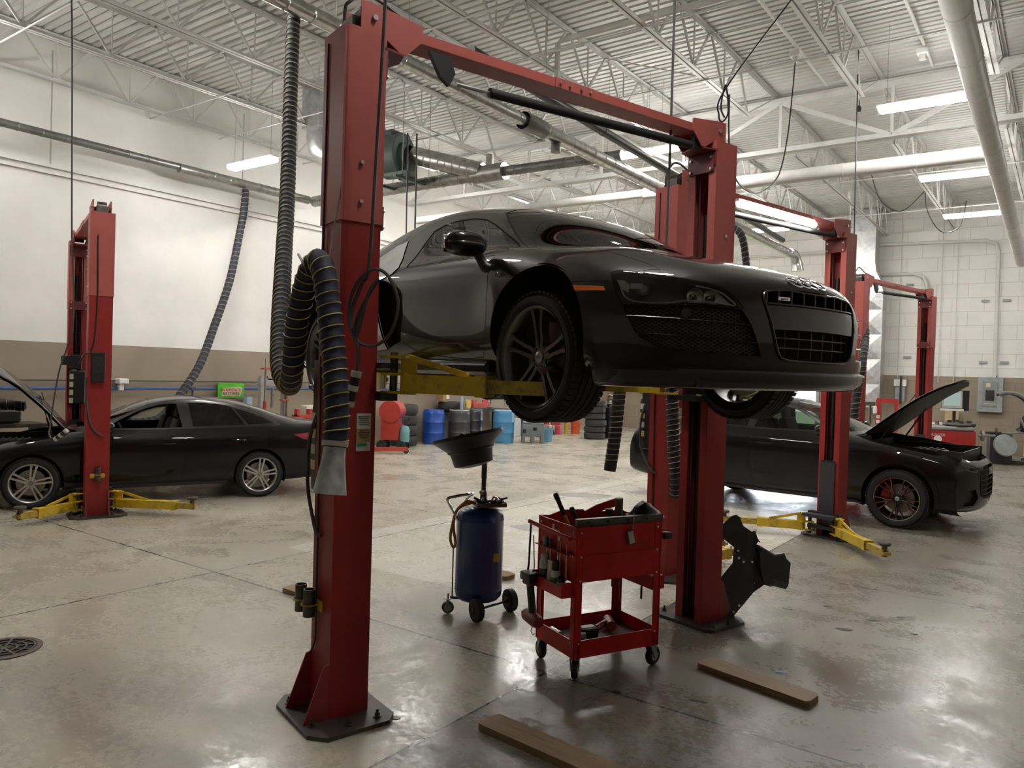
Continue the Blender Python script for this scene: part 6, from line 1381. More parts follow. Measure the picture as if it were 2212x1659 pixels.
duct('white painted cross duct under the girder, slimmer left half', (-6.8, 13.6, 5.48), (-12.8, 13.6, 5.50), .085, M_DUCTW, 1.1)
# blower and its riser
t = thing('blower', 'grey-green blower housing hung under the roof behind the near post', 'blower', (-10.55, 10.55, 5.98)); m = MB(); GG = mat('grey_green_enamel', (.075, .095, .09), .5, var=.1)
m.lathe([(.001, -.22), (.40, -.22), (.42, -.2), (.42, .20), (.40, .22), (.001, .22)], axis=(.95, .2, 0), n=30); m.build('scroll_housing', GG, t); m = MB(); m.box((-.10, .0, .23), (.5, .5, .42), bev=.02); m.build('outlet_box', GG, t); m = MB(); m.lathe([(.21, .20), (.26, .22), (.26, .30), (.21, .32)], axis=(.95, .2, -.1), n=24); m.build('inlet_ring', GG, t)
m = MB(); 
for s in (-1, 1): m.box((.10, s * .36, -.46), (1.15, .05, .06))
for s in (-1, 1): m.box((s * .4, 0, -.50), (.06, .8, .05))
m.box((.25, .1, -.30), (.25, .25, .35)); m.build('support_frame', GG, t, smooth=0)
m = MB()
for a, b in ((-.4, -.36), (.55, -.36), (-.4, .36), (.55, .36)): m.cyl((a, b, -.46), (a, b, 1.2), .008, n=5)
m.build('hanger_rod', M_STEEL, t)
t = thing('riser_duct', 'galvanised riser duct rising to the roof left of the near post', 'duct', (-11.65, 9.66, 5.9)); m = MB(); m.tube(cat_rom([(.75, .5, .22), (.3, .2, .02), (.02, .0, .18), (0, 0, .55)], 5), .25, n=18); m.build('elbow', M_GALV, t); m = MB(); m.box((0, 0, 1.0), (.5, .5, 1.0)); m.build('square_duct', M_GALV, t, smooth=0)
# back wall sheet-metal duct with cross-broken panels
t = thing('sheet_metal_duct', 'tall galvanised sheet metal duct with diamond creases on the back wall', 'duct', (-4.95, 25.45, 0)); w, dp = .36, .28
for k, (z0, z1) in enumerate(((1.2, 1.9), (1.9, 2.65), (2.65, 3.4), (3.4, 4.15), (4.15, 4.75))):
    m = MB()
    def panel(a, b, n):
        c = (a + b) / 2 + V(n) * .03; q = [V((a.x, a.y, z0)), V((b.x, b.y, z0)), V((b.x, b.y, z1)), V((a.x, a.y, z1))]; c.z = (z0 + z1) / 2
        for i in range(4): m.poly([q[i], q[(i + 1) % 4], c])
    panel(V((-w, -dp, 0)), V((w, -dp, 0)), (0, -1, 0)); panel(V((w, -dp, 0)), V((w, dp, 0)), (1, 0, 0)); panel(V((-w, dp, 0)), V((-w, -dp, 0)), (-1, 0, 0)); m.build('duct_section', M_GALV, t, smooth=0)
m = MB(); rows = []
for z, ox, oy in ((4.75, 0, 0), (5.0, -.05, .0), (5.3, -.2, .0), (5.6, -.24, .0), (6.3, -.24, 0), (7.2, -.24, 0)): rows.append([(-w * .95 + ox, -dp, z), (w * .95 + ox, -dp, z), (w * .95 + ox, dp, z), (-w * .95 + ox, dp, z), (-w * .95 + ox, -dp, z)])
m.grid(rows); m.build('offset_section', M_GALV, t, smooth=0)
# conduits, sprinkler and air pipes
def pipe(label, pts, r, mt, name='pipe', group='wall and roof pipes', k=0, rings=None):
    t = thing(name, label, 'pipe', pts[0], 0, group); o = V(pts[0]); P = [V(p) - o for p in pts]; m = MB(); m.tube(cat_rom(P, k) if k else P, r, n=8); m.build('tube', mt, t)
    return t
M_PW = mat('white_conduit', (.66, .65, .61), .5, var=.05); M_BLUE = mat('blue_air_pipe', (.03, .10, .33), .4)
t = pipe('blue compressed air pipe along the brown part of the left wall', [(-13.93, -3, 1.42), (-13.93, 25, 1.42)], .022, M_BLUE, 'air_pipe'); m = MB(); m.cyl((0, 11.55, 0), (0, 11.55, -.5), .02, n=8); m.box((.01, 11.55, .0), (.06, .10, .06)); m.build('drop_leg', mat('dark_blue_pipe', (.03, .06, .13), .5), t)
pipe('dark cable strip along the left wall above the blue pipe', [(-13.96, -3, 1.56), (-13.96, 25, 1.56)], .010, M_CABLE, 'cable_strip')
pipe('white conduit with a curved bend beside the electrical panel', [(-1.72, 25.9, 2.2), (-1.74, 25.9, 5.8), (-1.80, 25.9, 6.02), (-2.05, 25.9, 6.14), (-4.9, 25.9, 6.22)], .05, M_PW, k=0)
pipe('white conduit bending down on the back wall behind the farthest lift', [(-6.5, 25.9, 5.30), (-3.9, 25.9, 5.28), (-3.62, 25.9, 5.16), (-3.53, 25.9, 4.9), (-3.52, 25.9, 2.3)], .05, M_PW)
pipe('thin white conduit high across the back wall', [(-13, 25.9, 6.05), (-5.3, 25.9, 6.05)], .03, M_PW)
for x, lb in ((-2.75, 'thin vertical conduit on the back wall, left of the curved one'), (-3.15, 'thin vertical conduit on the back wall beside the farthest lift'), (-4.25, 'thin vertical conduit just right of the sheet metal duct')): pipe(lb, [(x, 25.95, 7.2), (x, 25.95, 2.0)], .012, M_PW)
pipe('sprinkler pipe running under the deck with white drop fittings', [(-3.62, 2, 7.15), (-3.62, 14.2, 7.15)], .025, M_PW)
pipe('second sprinkler pipe nearer the right side', [(-1.97, 2, 7.15), (-1.97, 14.2, 7.15)], .025, M_PW)
pipe('white pipe crossing through the joists above the lift beam with a drop at its end', [(-1.2, 9.78, 6.9), (-6.3, 9.70, 6.9), (-6.36, 9.70, 6.85), (-6.36, 9.70, 6.0)], .045, M_PW)
for x, y, lb in ((-3.65, 12.39, 'white junction box under the deck with a cord hanging from it'), (-1.99, 13.3, 'white junction box under the deck near the right strip light'), (-3.0, 15.6, 'white junction box behind the girder')):
    t = thing('junction_box', lb, 'junction box', (x, y, 7.06), 0, 'junction boxes'); m = MB(); m.box((0, 0, 0), (.16, .16, .09), bev=.01); m.cyl((0, 0, -.04), (0, 0, -.12), .05, n=12); m.build('box', M_WHITE, t)
# cords
def cord(label, pts, r=.009, mt=None, name='power_cord', plug=None, group='hanging cords'):
    t = thing(name, label, 'cord', pts[0], 0, group); o = V(pts[0]); m = MB(); m.tube([p - o for p in cat_rom(pts, 8)], r, n=6); m.build('cable', mt or M_CABLE, t)
    if plug:
        e = V(pts[-1]) - o; a = V(plug); m = MB(); d = a.normalized(); m.cyl(e - d * .01, e + d * .17, .026, n=14); m.build('connector_body', M_BLACK, t)
        m = MB()
        for f in (-.01, .065, .15): m.cyl(e + d * f, e + d * (f + .03), .0285, n=14)
        m.build('connector_ring', mat('pale_grey_plastic', (.55, .53, .47), .5), t)
    return t
cord('grey power cord knotted in loops on the near lift post, with a plug', [(-2.87, 2.87, 7.1), (-2.95, 2.86, 4.2), (-3.005, 2.865, 3.0), (-3.02, 2.85, 2.46), (-3.05, 2.83, 2.36), (-3.09, 2.80, 2.20), (-3.06, 2.80, 2.07), (-2.97, 2.84, 2.03), (-2.88, 2.88, 2.10), (-2.85, 2.90, 2.26), (-2.90, 2.87, 2.40), (-2.98, 2.83, 2.43), (-3.07, 2.80, 2.34), (-3.10, 2.79, 2.2), (-3.05, 2.80, 2.08), (-2.99, 2.82, 2.30), (-2.96, 2.86, 2.38), (-3.03, 2.82, 2.24), (-3.06, 2.80, 2.12), (-3.03, 2.80, 2.0), (-3.035, 2.795, 1.885)], .0095, plug=(-.04, -.01, -.17))
cord('black cord tail below the plug on the near lift post', [(-3.075, 2.785, 1.72), (-3.09, 2.78, 1.62), (-3.12, 2.77, 1.5), (-3.16, 2.76, 1.44)], .010, M_BLACK)
cord('thin pale wire drooping across the upper face of the near lift post', [(-3.14, 2.84, 2.92), (-3.155, 2.775, 2.90), (-3.17, 2.76, 2.8), (-3.21, 2.74, 2.5), (-3.24, 2.74, 2.38)], .004, mat('pale_wire', (.5, .48, .42), .5))
cord('black cord hanging in a wide loop right of the far lift post', [(-3.65, 12.39, 7.0), (-3.64, 12.26, 6.42), (-3.59, 11.91, 5.6), (-3.56, 11.43, 4.92), (-3.54, 10.57, 4.50), (-3.51, 9.85, 4.41), (-3.47, 9.38, 4.48), (-3.42, 9.06, 4.75), (-3.38, 8.9, 5.3)], .011, M_BLACK)
cord('coiled black cord hanging from the joist near the far post top', [(-2.8, 9.3, 6.45), (-3.37, 8.73, 5.3), (-3.42, 8.7, 5.0), (-3.38, 8.72, 4.93), (-3.33, 8.75, 5.05), (-3.36, 8.72, 5.35), (-3.40, 8.7, 5.1), (-3.36, 8.72, 4.97)], .010, M_BLACK)
cord('straight black rod-like cord in front of the far lift post', [(-2.52, 5.42, 7.1), (-2.5, 5.4, 4.76), (-2.49, 5.38, 3.36), (-2.49, 5.37, 2.9)], .010, M_CABLE)
cord('black drop cord hanging at the left lift with a grey plug', [(-10.0, 4.36, 7.1), (-9.9, 4.38, 6.0), (-9.83, 4.40, 3.46), (-9.78, 4.42, 2.4), (-9.93, 4.33, 1.75), (-10.0, 4.28, 1.15), (-9.95, 4.25, .98), (-9.86, 4.28, .95)], .010, M_CABLE, plug=(.13, .08, .12))
cord('black cord hanging in front of the farthest lift', [(-2.82, 12.83, 7.1), (-2.8, 12.83, 5.3), (-2.78, 12.82, 3.85), (-2.78, 12.82, 2.2)], .010, M_BLACK)
cord('first of two dark rods hanging behind the lifted car roof', [(-8.47, 8.73, 5.6), (-8.45, 8.74, 3.9)], .012, M_BLACK); cord('second of two dark rods hanging behind the lifted car roof', [(-8.36, 8.82, 5.6), (-8.34, 8.82, 3.9)], .014, M_BLACK)
cord('cord looping from the joist in front of the back wall', [(-2.9, 20.5, 6.9), (-2.85, 20.4, 6.1), (-2.55, 20.6, 5.55), (-2.2, 20.9, 5.7), (-2.1, 21, 6.3)], .012, M_CABLE); cord('cord drooping between the joists near the back wall', [(-3.9, 19.5, 6.8), (-3.7, 19.7, 6.2), (-3.3, 20.0, 6.0), (-2.9, 20.4, 6.5)], .012, M_CABLE)
for x, y, z, lb in ((-3.75, 6.6, 6.6, 'small black sensor hanging under the pipe above the far post'), (-3.1, 14.3, 6.72, 'small black sensor on the girder'), (-8.0, 9.9, 6.4, 'small dark bell under the pipe above the blower'), (-2.2, 17.4, 6.5, 'small black sensor beyond the cross duct')):
    t = thing('ceiling_sensor', lb, 'sensor', (x, y, z), 0, 'small overhead sensors'); m = MB(); m.lathe([(.001, -.10), (.035, -.09), (.04, -.03), (.02, 0), (.008, .02), (.008, .10)], n=12); m.build('body', M_BLACK, t)
t = thing('ceiling_fan', 'white ceiling fan with dark-tipped blades in front of the back wall', 'ceiling fan', (-5.0, 22.5, 6.05)); m = MB(); m.cyl((0, 0, 0), (0, 0, 1.1), .02, n=8); m.lathe([(.001, -.1), (.10, -.09), (.13, 0), (.10, .09), (.03, .12)], n=18); m.lathe([(.03, .9), (.09, .98), (.09, 1.1)], n=14); m.build('motor', M_WHITE, t)
for k in range(3):
    m = MB(); a = .3 + k * 2 * PI / 3; m.M = Matrix.Rotation(a, 4, 'Z') @ Matrix.Rotation(.2, 4, 'X'); m.prism([(.12, -.03), (.3, -.065), (.66, -.07), (.7, 0), (.66, .07), (.3, .065), (.12, .03)], (0, 0, .012)); m.build('blade', M_WHITE, t, smooth=0)
# ------------------------------------------------------------------ along the walls at the back
def make_tyre(m, c, r, w, hole=.62):
    h = w / 2; m.lathe([(r * hole, -h * .8), (r * .72, -h), (r * .92, -h * .92), (r, -h * .62), (r, h * .62), (r * .92, h * .92), (r * .72, h), (r * hole, h * .8)], o=c, n=36, closed=True)
def tyre_stack(x, y, n, r, w, what, rnd, order, group):
    for k in range(n):
        t = thing('tire', '%s tire of %s' % (order[k], what), 'tire', (x + rnd.uniform(-.03, .03), y + rnd.uniform(-.03, .03), w * (k + .5)), rnd.uniform(0, 3), group); m = MB(); make_tyre(m, (0, 0, 0), r, w); m.build('tread_and_sidewall', mat('stack_tire', (.03, .03, .031), .65, var=.25), t)
rnd = random.Random(11)
tyre_stack(-13.57, 14.15, 4, .345, .262, 'the wide stack left of the blue drum', rnd, ['bottom', 'second from bottom', 'third from bottom', 'top'], 'wide tires in the left stack')
tyre_stack(-11.53, 20.27, 6, .325, .195, 'the tall grey stack at the far back', rnd, ['bottom', 'second', 'third', 'fourth', 'fifth', 'top'], 'tires in the far stack')
def drum(x, y, col, label, top=None, group='drums along the wall'):
    t = thing('drum', label, 'drum', (x, y, 0), 0, group); r = .29; m = MB()
    m.lathe([(.001, .0), (r - .03, 0), (r - .01, .02), (r, .10), (r, .28), (r + .008, .295), (r, .31), (r, .56), (r + .008, .575), (r, .59), (r, .78), (r - .012, .84), (r - .03, .87), (.001, .87)], n=36); m.build('body', mat('drum_%s' % label[:6], col, .35, coat=.3), t)
    m = MB(); m.lathe([(r - .035, .865), (r - .015, .875), (r - .03, .89), (r - .05, .875)], n=36, closed=True); m.cyl((.14, .05, .87), (.14, .05, .885), .035, n=14); m.cyl((-.14, -.05, .87), (-.14, -.05, .885), .025, n=12); m.build('rim', mat('drum_rim_%s' % label[:6], top or col, .4), t)
drum(-13.46, 15.13, (.008, .065, .36), 'bright blue plastic drum beside the stack of wide tires'); drum(-13.14, 15.80, (.035, .035, .037), 'dark grey drum between the blue and the black drum', (.3, .3, .29)); drum(-13.36, 16.65, (.02, .02, .024), 'black drum half hidden behind the dark grey one', (.1, .15, .2)); drum(-12.49, 16.92, (.05, .22, .42), 'pale blue drum standing apart, right of the oil drain funnel', (.3, .45, .6))
m = MB(); m.box((0, -.296, .45), (.22, .004, .26)); 
t = thing('drum', 'slim black drum behind the far tire stack with brake parts on top', 'drum', (-11.35, 20.95, 0)); m = MB(); m.lathe([(.001, 0), (.26, 0), (.27, .1), (.27, .9), (.25, .95), (.001, .95)], n=30); m.build('body', M_BLACK, t)
t = thing('scrap_metal', 'heap of worn brake rotors and pipes on the slim black drum', 'scrap metal', (-11.35, 20.95, .95)); m = MB()
for k in range(5): m.lathe([(.05, 0), (.15, 0), (.15, .02), (.05, .03)], o=(.05 * (k % 2), .05 * (k % 3) - .05, .03 + .07 * k), axis=(.3 * sin(k * 2), .5 * cos(k * 1.7), .8), n=20, closed=True)
m.build('rotor', M_STEEL, t); m = MB(); m.tube(cat_rom([(-.1, 0, .1), (-.15, 0, .28), (-.05, 0, .36), (.08, 0, .3)], 5), .03, n=8); m.build('pipe', mat('rusty_pipe', (.25, .12, .07), .5, .4), t)
# red recovery machine with a teal bottle, red crane legs
t = thing('recovery_machine', 'red wheeled shop machine with a teal bottle and coiled hoses by the near post', 'shop machine', (-13.0, 13.15, 0), .5); RR = mat('red_machine', (.42, .045, .03), .4, coat=.3)
m = MB(); m.prism([(-.22, .25), (.20, .25), (.24, .55), (.20, .78), (-.22, .80)], (0, .42, 0), o=(0, -.21, 0), ey=(0, 0, 1)); m.build('cabinet', RR, t, smooth=0)
m = MB(); m.lathe([(.001, -.26), (.26, -.25), (.26, .25), (.001, .26)], o=(0, 0, .92), axis=(0, 1, 0), n=26); m.build('hood', RR, t)
m = MB(); m.lathe([(.001, 0), (.10, .01), (.11, .06), (.11, .30), (.08, .37), (.03, .40), (.001, .40)], o=(.34, -.1, .20), n=22); m.build('gas_bottle', mat('teal_bottle', (.16, .36, .38), .4), t)
m = MB()
for k in range(4): m.tube([V((.30 + .03 * k, -.05, .72)) + V((0, .14 * cos(a), .10 * sin(a))) for a in [2 * PI * i / 18 for i in range(18)]], .012, n=6, closed=True)
m.build('coiled_hose', M_BLACK, t)
for x in (-.2, .28):
    for y in (-.2, .2):
        m = MB(); m.lathe([(.02, -.03), (.11, -.03), (.12, 0), (.11, .03), (.02, .03)], o=(x, y, .12), axis=(0, 1, 0), n=20, closed=True); m.build('wheel', M_RUBBER, t)
t = thing('engine_crane', 'red shop crane leg and mast partly hidden by the near lift post', 'shop crane', (-12.6, 12.2, 0), .9); m = MB(); m.bar((-.7, 0, .10), (.75, .05, .10), .09, .09); m.build('leg', RR, t, smooth=0); m = MB(); m.bar((-.35, 0, .12), (-.28, 0, 1.55), .09, .08); m.bar((-.1, 0, .12), (-.28, 0, 1.2), .05, .05); m.build('mast', RR, t, smooth=0)
m = MB(); m.lathe([(.001, -.03), (.06, -.03), (.06, .03), (.001, .03)], o=(.72, .05, .06), axis=(0, 1, 0), n=16); m.lathe([(.001, -.03), (.06, -.03), (.06, .03), (.001, .03)], o=(-.6, .02, .06), axis=(0, 1, 0), n=16); m.build('caster', M_BLACK, t)
# work bench with bits behind the drums
t = thing('workbench', 'black workbench against the left wall behind the drums', 'workbench', (-13.62, 17.1, 0)); m = MB(); m.box((0, 0, .82), (.7, 2.6, .06)); m.build('top', M_BLACK, t, smooth=0)
for y in (-1.2, 1.2):
    for x in (-.28, .28): m = MB(); m.box((x, y, .40), (.06, .06, .8)); m.build('leg', M_BLACK, t, smooth=0)
t = thing('wheel_tire', 'dark tire lying on the bench end above the blue drum', 'tire', (-13.65, 15.98, .85)); m = MB(); make_tyre(m, (0, 0, .12), .31, .24); m.build('tread_and_sidewall', MATS['stack_tire'], t)
t = thing('cardboard_box', 'brown cardboard box on top of the dark tire above the drums', 'box', (-13.7, 15.75, 1.09)); m = MB(); m.box((0, 0, .12), (.26, .28, .24)); m.build('carton', mat('cardboard', (.32, .19, .09), .8), t, smooth=0); m = MB(); m.box((.131, .06, .14), (.004, .12, .14)); m.build('shipping_label', M_WHITE, t, smooth=0)
t = thing('hose_reel', 'small yellow reel with a crank in front of the dark tire', 'reel', (-13.2, 16.2, .89)); m = MB(); m.lathe([(.02, -.05), (.13, -.05), (.13, -.035), (.05, -.03), (.05, .03), (.13, .035), (.13, .05), (.02, .05)], o=(0, 0, .14), axis=(1, .2, 0), n=22, closed=True); m.bar((.06, 0, .14), (.08, -.14, .06), .02, .02); m.build('reel', mat('yellow_reel', (.55, .36, .04), .4), t)
t = thing('hand_pump', 'pale blue barrel pump standing on the dark grey drum', 'pump', (-13.2, 15.95, .89)); m = MB(); m.cyl((0, 0, 0), (0, 0, .32), .04, n=12); m.tube(cat_rom([(0, 0, .3), (.0, .05, .38), (.0, .12, .3), (0, .13, .05)], 5), .015, n=6); m.build('pump_body', mat('pale_blue', (.35, .45, .55), .4), t)
t = thing('red_tool', 'red spring compressor lying on the workbench', 'tool', (-13.45, 17.05, .85)); m = MB(); m.box((0, 0, .13), (.16, .75, .14), bev=.01)
for y in (-.28, -.2, .18, .26, .32): m.lathe([(.001, 0), (.05, 0), (.05, .06), (.03, .09), (.001, .09)], o=(0, y, .2), n=12)
m.build('body', RR, t); m = MB(); m.cyl((0, .42, .0), (.05, .46, .30), .015, n=8); m.bar((.02, .35, .06), (.02, .75, .0), .05, .05); m.build('handle', M_DSTEEL, t)
t = thing('coil_spring', 'pale coil spring standing at the end of the workbench', 'spring', (-13.35, 18.2, .85)); m = MB(); m.tube([(.08 * cos(2 * PI * i / 12), .08 * sin(2 * PI * i / 12), .45 * i / 84) for i in range(85)], .014, n=5); m.build('coil', mat('pale_spring', (.55, .52, .42), .5), t)
t = thing('coil_spring', 'dark spring standing on the floor between the black and pale blue drums', 'spring', (-13.0, 17.35, 0)); m = MB(); m.tube([(.07 * cos(2 * PI * i / 12), .07 * sin(2 * PI * i / 12), .62 * i / 108) for i in range(109)], .016, n=5); m.build('coil', mat('grey_spring', (.3, .3, .3), .5), t)
# grey plastic tote, small clutter, orange bucket
t = thing('plastic_case', 'grey plastic tool case on legs right of the pale blue drum', 'case', (-11.95, 17.55, 0), .65); GP = mat('grey_case_plastic', (.13, .15, .17), .5)
m = MB(); m.box((0, 0, .36), (.62, .48, .34), bev=.03, seg=2); m.box((0, 0, .55), (.58, .44, .06), bev=.02); m.build('shell', GP, t)
for x in (-.26, 0, .26): m = MB(); m.box((x, -.20, .10), (.09, .08, .22)); m.box((x, .18, .10), (.09, .08, .22)); m.build('leg', GP, t, smooth=0)
m = MB(); m.box((.05, -.25, .40), (.10, .02, .08), bev=.005); m.cyl((.05, -.26, .40), (.05, -.27, .40), .02, n=10); m.box((-.24, -.25, .34), (.08, .02, .1)); m.build('latch', M_BLACK, t)
for nm, lb, cat_, x, y, kind, dim, col in (('bucket', 'orange plastic bucket by the far tire stack', 'bucket', -12.93, 21.45, 'b', (.16, .42), (.62, .10, .02)), ('bucket', 'red bucket right of the orange bucket', 'bucket', -12.5, 21.9, 'b', (.15, .40), (.30, .04, .03)), ('spray_bottle', 'yellow bottle left of the orange bucket', 'bottle', -13.1, 21.15, 'b', (.07, .36), (.62, .42, .03)), ('fuel_can', 'pink-red fuel can on the floor at the back', 'can', -13.15, 20.75, 'x', (.22, .16, .28), (.60, .10, .12)), ('jack_body', 'red toolbox behind the buckets at the back', 'toolbox', -13.55, 20.9, 'x', (.4, .8, .62), (.42, .03, .03)), ('cardboard_box', 'low brown carton on the floor at the back', 'box', -13.2, 19.9, 'x', (.35, .45, .22), (.36, .26, .17)), ('cardboard_box', 'second brown carton with a white flap at the back', 'box', -13.3, 20.35, 'x', (.35, .35, .30), (.42, .32, .22)), ('wooden_crate', 'dark wooden stand behind the cartons', 'stand', -13.55, 19.4, 'x', (.3, .3, .55), (.12, .08, .06)), ('plastic_tub', 'blue tub beside the grey case', 'tub', -12.0, 18.3, 'b', (.20, .36), (.12, .28, .42)), ('parts_bin', 'white bin on the shelf behind the grey case', 'bin', -13.6, 18.8, 'x', (.4, .5, .55), (.5, .5, .5))):
    t = thing(nm, lb, cat_, (x, y, 0)); m = MB(); mt = mat('clutter_%s' % lb[:10].replace(' ', '_'), col, .5)
    if kind == 'b': m.lathe([(.001, 0), (dim[0] * .85, 0), (dim[0], dim[1] * .92), (dim[0] * 1.08, dim[1] * .93), (dim[0] * 1.08, dim[1]), (dim[0] * .95, dim[1]), (dim[0] * .8, .03), (.001, .03)], n=24); m.build('shell', mt, t)
    else: m.box((0, 0, dim[2] / 2), dim, bev=.015); m.build('shell', mt, t, smooth=30)
    if nm == 'bucket': m = MB(); m.tube(cat_rom([(dim[0] * 1.05, 0, dim[1] * .9), (.0, -dim[0] * 1.2, dim[1] * .62), (-dim[0] * 1.05, 0, dim[1] * .9)], 6), .006, n=5); m.build('bail_handle', M_STEEL, t)
    if nm == 'spray_bottle': m = MB(); m.cyl((0, 0, .36), (0, 0, .46), .03, n=10); m.build('cap', M_BLACK, t)
    if nm == 'cardboard_box': m = MB(); m.box((0, 0, dim[2] + .004), (dim[0] * .9, .05, .004)); m.build('packing_tape', M_WHITE, t, smooth=0)
for k in range(5):
    t = thing('tool_rod', ['leaning grey rod', 'leaning red bar', 'leaning pale pole', 'crossed dark bar', 'upright broom stick'][k] + ' among the clutter at the back wall', 'rod', (-12.8 - .1 * k, 19.2 + .42 * k, 0)); m = MB(); m.cyl((0, 0, 0), (-.45 + .1 * k, (-1) ** k * .3, .95 + .1 * (k % 2)), .018, n=6); m.build('rod', mat('rod_%d' % k, [(.3, .3, .3), (.45, .03, .03), (.5, .42, .3), (.04, .04, .04), (.4, .3, .2)][k], .5), t)
# left wall: battery sign, press, jacks, boxes
t = thing('battery_sign', 'green battery brand sign with red and white lettering on the left wall', 'sign', (-13.90, 9.38, 1.385), 0); m = MB(); m.box((0, 0, 0), (.03, .60, .30)); m.build('board', mat('lime_green_sign', (.10, .50, .03), .4), t, smooth=0)
m = MB(); m.prism([(-.22, -.11), (.22, -.11), (.26, .04), (.22, .07), (-.20, .05)], (.004, 0, 0), o=(.016, 0, 0), ex=(0, 1, 0), ey=(0, 0, 1)); m.build('sign_panel', mat('sign_cream', (.65, .5, .35), .5), t, smooth=0)
text('INTERSTATE', .085, mat('sign_red', (.35, .02, .02), .5), t, (.022, 0, .005), (PI / 2, 0, PI / 2), sx=.95); text('BATTERIES', .085, M_BLACK, t, (.022, 0, -.07), (PI / 2, 0, PI / 2), sx=.95)
t = thing('battery_charger', 'black charger box below the battery sign', 'charger', (-13.5, 9.15, 0)); m = MB(); m.box((0, 0, 1.14), (.25, .35, .16), bev=.02); m.build('case', M_BLACK, t); m = MB(); m.cyl((0, 0, 0), (0, 0, 1.06), .03, n=8); m.box((0, 0, .02), (.4, .4, .04)); m.build('stand', M_DSTEEL, t); m = MB(); m.box((.1, .30, 1.16), (.1, .12, .22)); m.build('side_pack', mat('pale_blue', (.35, .45, .55), .4), t, smooth=0)
t = thing('hydraulic_press', 'grey steel press frame standing at the left wall behind the sedan boot', 'press', (-13.3, 9.95, 0)); m = MB()
for y in (-.28, .28): m.box((0, y, .85), (.10, .07, 1.7))
m.box((0, 0, 1.58), (.12, .66, .14)); m.box((0, 0, .85), (.14, .62, .06)); m.build('frame', mat('press_grey', (.30, .29, .28), .5), t, smooth=0)
m = MB(); m.cyl((0, 0, 1.45), (0, 0, 1.05), .03, n=10); m.cyl((0, .0, 1.66), (0, 0, 1.85), .03, n=8); m.cyl((0, .2, 1.66), (0, .2, 1.98), .012, n=6); m.cyl((0, -.18, 1.66), (0, -.18, 2.05), .012, n=6); m.box((.02, -.1, 1.66), (.08, .12, .08)); m.build('ram', M_STEEL, t); m = MB(); m.box((.08, .28, .8), (.03, .05, 1.3)); m.build('side_rail', M_DSTEEL, t, smooth=0)
for y, z, lb in ((9.55, 1.85, 'tall red jack stand left of the grey press'), (10.02, 1.22, 'red jack in front of the grey press')):
    t = thing('pole_jack', lb, 'jack', (-13.0, y, 0), 0, 'red pole jacks'); m = MB(); m.cyl((0, 0, 0), (0, 0, z * .65), .035, n=10); m.lathe([(.001, 0), (.18, 0), (.16, .03), (.04, .06)], n=16); m.build('body', RR, t); m = MB(); m.cyl((0, 0, z * .65), (0, 0, z), .022, n=10); m.build('ram', M_STEEL, t); m = MB(); m.box((0, 0, z), (.12, .16, .03)); m.build('saddle', RR, t, smooth=0)
t = thing('transmission_jack', 'low red jack head behind the sedan boot', 'jack', (-12.9, 10.55, 0)); m = MB(); m.cyl((0, 0, 0), (0, 0, .85), .06, n=12); m.build('column', RR, t); m = MB(); m.box((0, 0, .88), (.25, .62, .07)); m.box((0, -.28, .96), (.1, .06, .14)); m.box((0, .28, .96), (.1, .06, .16)); m.box((0, .05, .97), (.1, .1, .12)); m.build('saddle', RR, t, smooth=0); m = MB(); m.box((0, 0, .03), (.6, .6, .06)); m.build('base', M_BLACK, t, smooth=0)
t = thing('vacuum_unit', 'cream wall-side machine right of the red jack', 'machine', (-13.4, 11.0, 0)); m = MB(); m.box((0, 0, .95), (.25, .36, .26), bev=.04, seg=2); m.box((0, .22, 1.06), (.08, .2, .05)); m.build('head', mat('cream_plastic', (.6, .56, .46), .5), t); m = MB(); m.cyl((0, 0, 0), (0, 0, .85), .05, n=10); m.build('stand', M_DSTEEL, t)
t = thing('wall_horn', 'white wall-mounted box on the left wall above the blue pipe', 'wall box', (-13.9, 7.14, 1.52)); m = MB(); m.box((0, 0, .03), (.16, .18, .10), bev=.015); m.box((.0, -.02, -.07), (.08, .08, .12)); m.build('case', M_WHITE, t)
t = thing('work_table', 'low steel table behind the sedan roof with a dark machine on it', 'table', (-13.2, 4.9, 0)); m = MB(); m.box((0, 0, .88), (.6, 1.2, .05)); m.build('top', M_DSTEEL, t, smooth=0)
for y in (-.55, .55): m = MB(); m.box((0, y, .43), (.5, .05, .86)); m.build('leg', M_DSTEEL, t, smooth=0)
m = MB(); m.box((0, -.1, 1.02), (.4, .7, .2), bev=.03); m.box((0, .2, 1.16), (.25, .3, .1), bev=.02); m.build('machine', M_BLACK, t)
# back wall, right: electrical panel, tyre machine, balancer
t = thing('electrical_panel', 'grey electrical panel box on the back wall at the right', 'electrical panel', (-1.81, 25.9, 1.70)); GE = mat('panel_grey', (.30, .33, .33), .5); m = MB(); m.box((0, 0, 0), (.62, .18, 1.0), bev=.01); m.build('cabinet', GE, t); m = MB(); m.box((0, -.10, .02), (.36, .02, .72)); m.build('door', mat('panel_door_grey', (.24, .26, .26), .5), t, smooth=0); m = MB(); m.box((0, -.115, -.02), (.22, .01, .30)); m.build('breaker_row', M_BLACK, t, smooth=0); m = MB(); m.box((-.05, -.115, .27), (.11, .01, .12)); m.box((.0, -.115, -.26), (.3, .01, .02)); m.build('label', mat('cream_label', (.6, .55, .38), .5), t, smooth=0); m = MB(); m.lathe([(.001, 0), (.035, 0), (.03, .05), (.001, .06)], o=(.12, 0, .5), n=12); m.build('lamp', mat('red_lamp', (.25, .01, .01), .2), t)
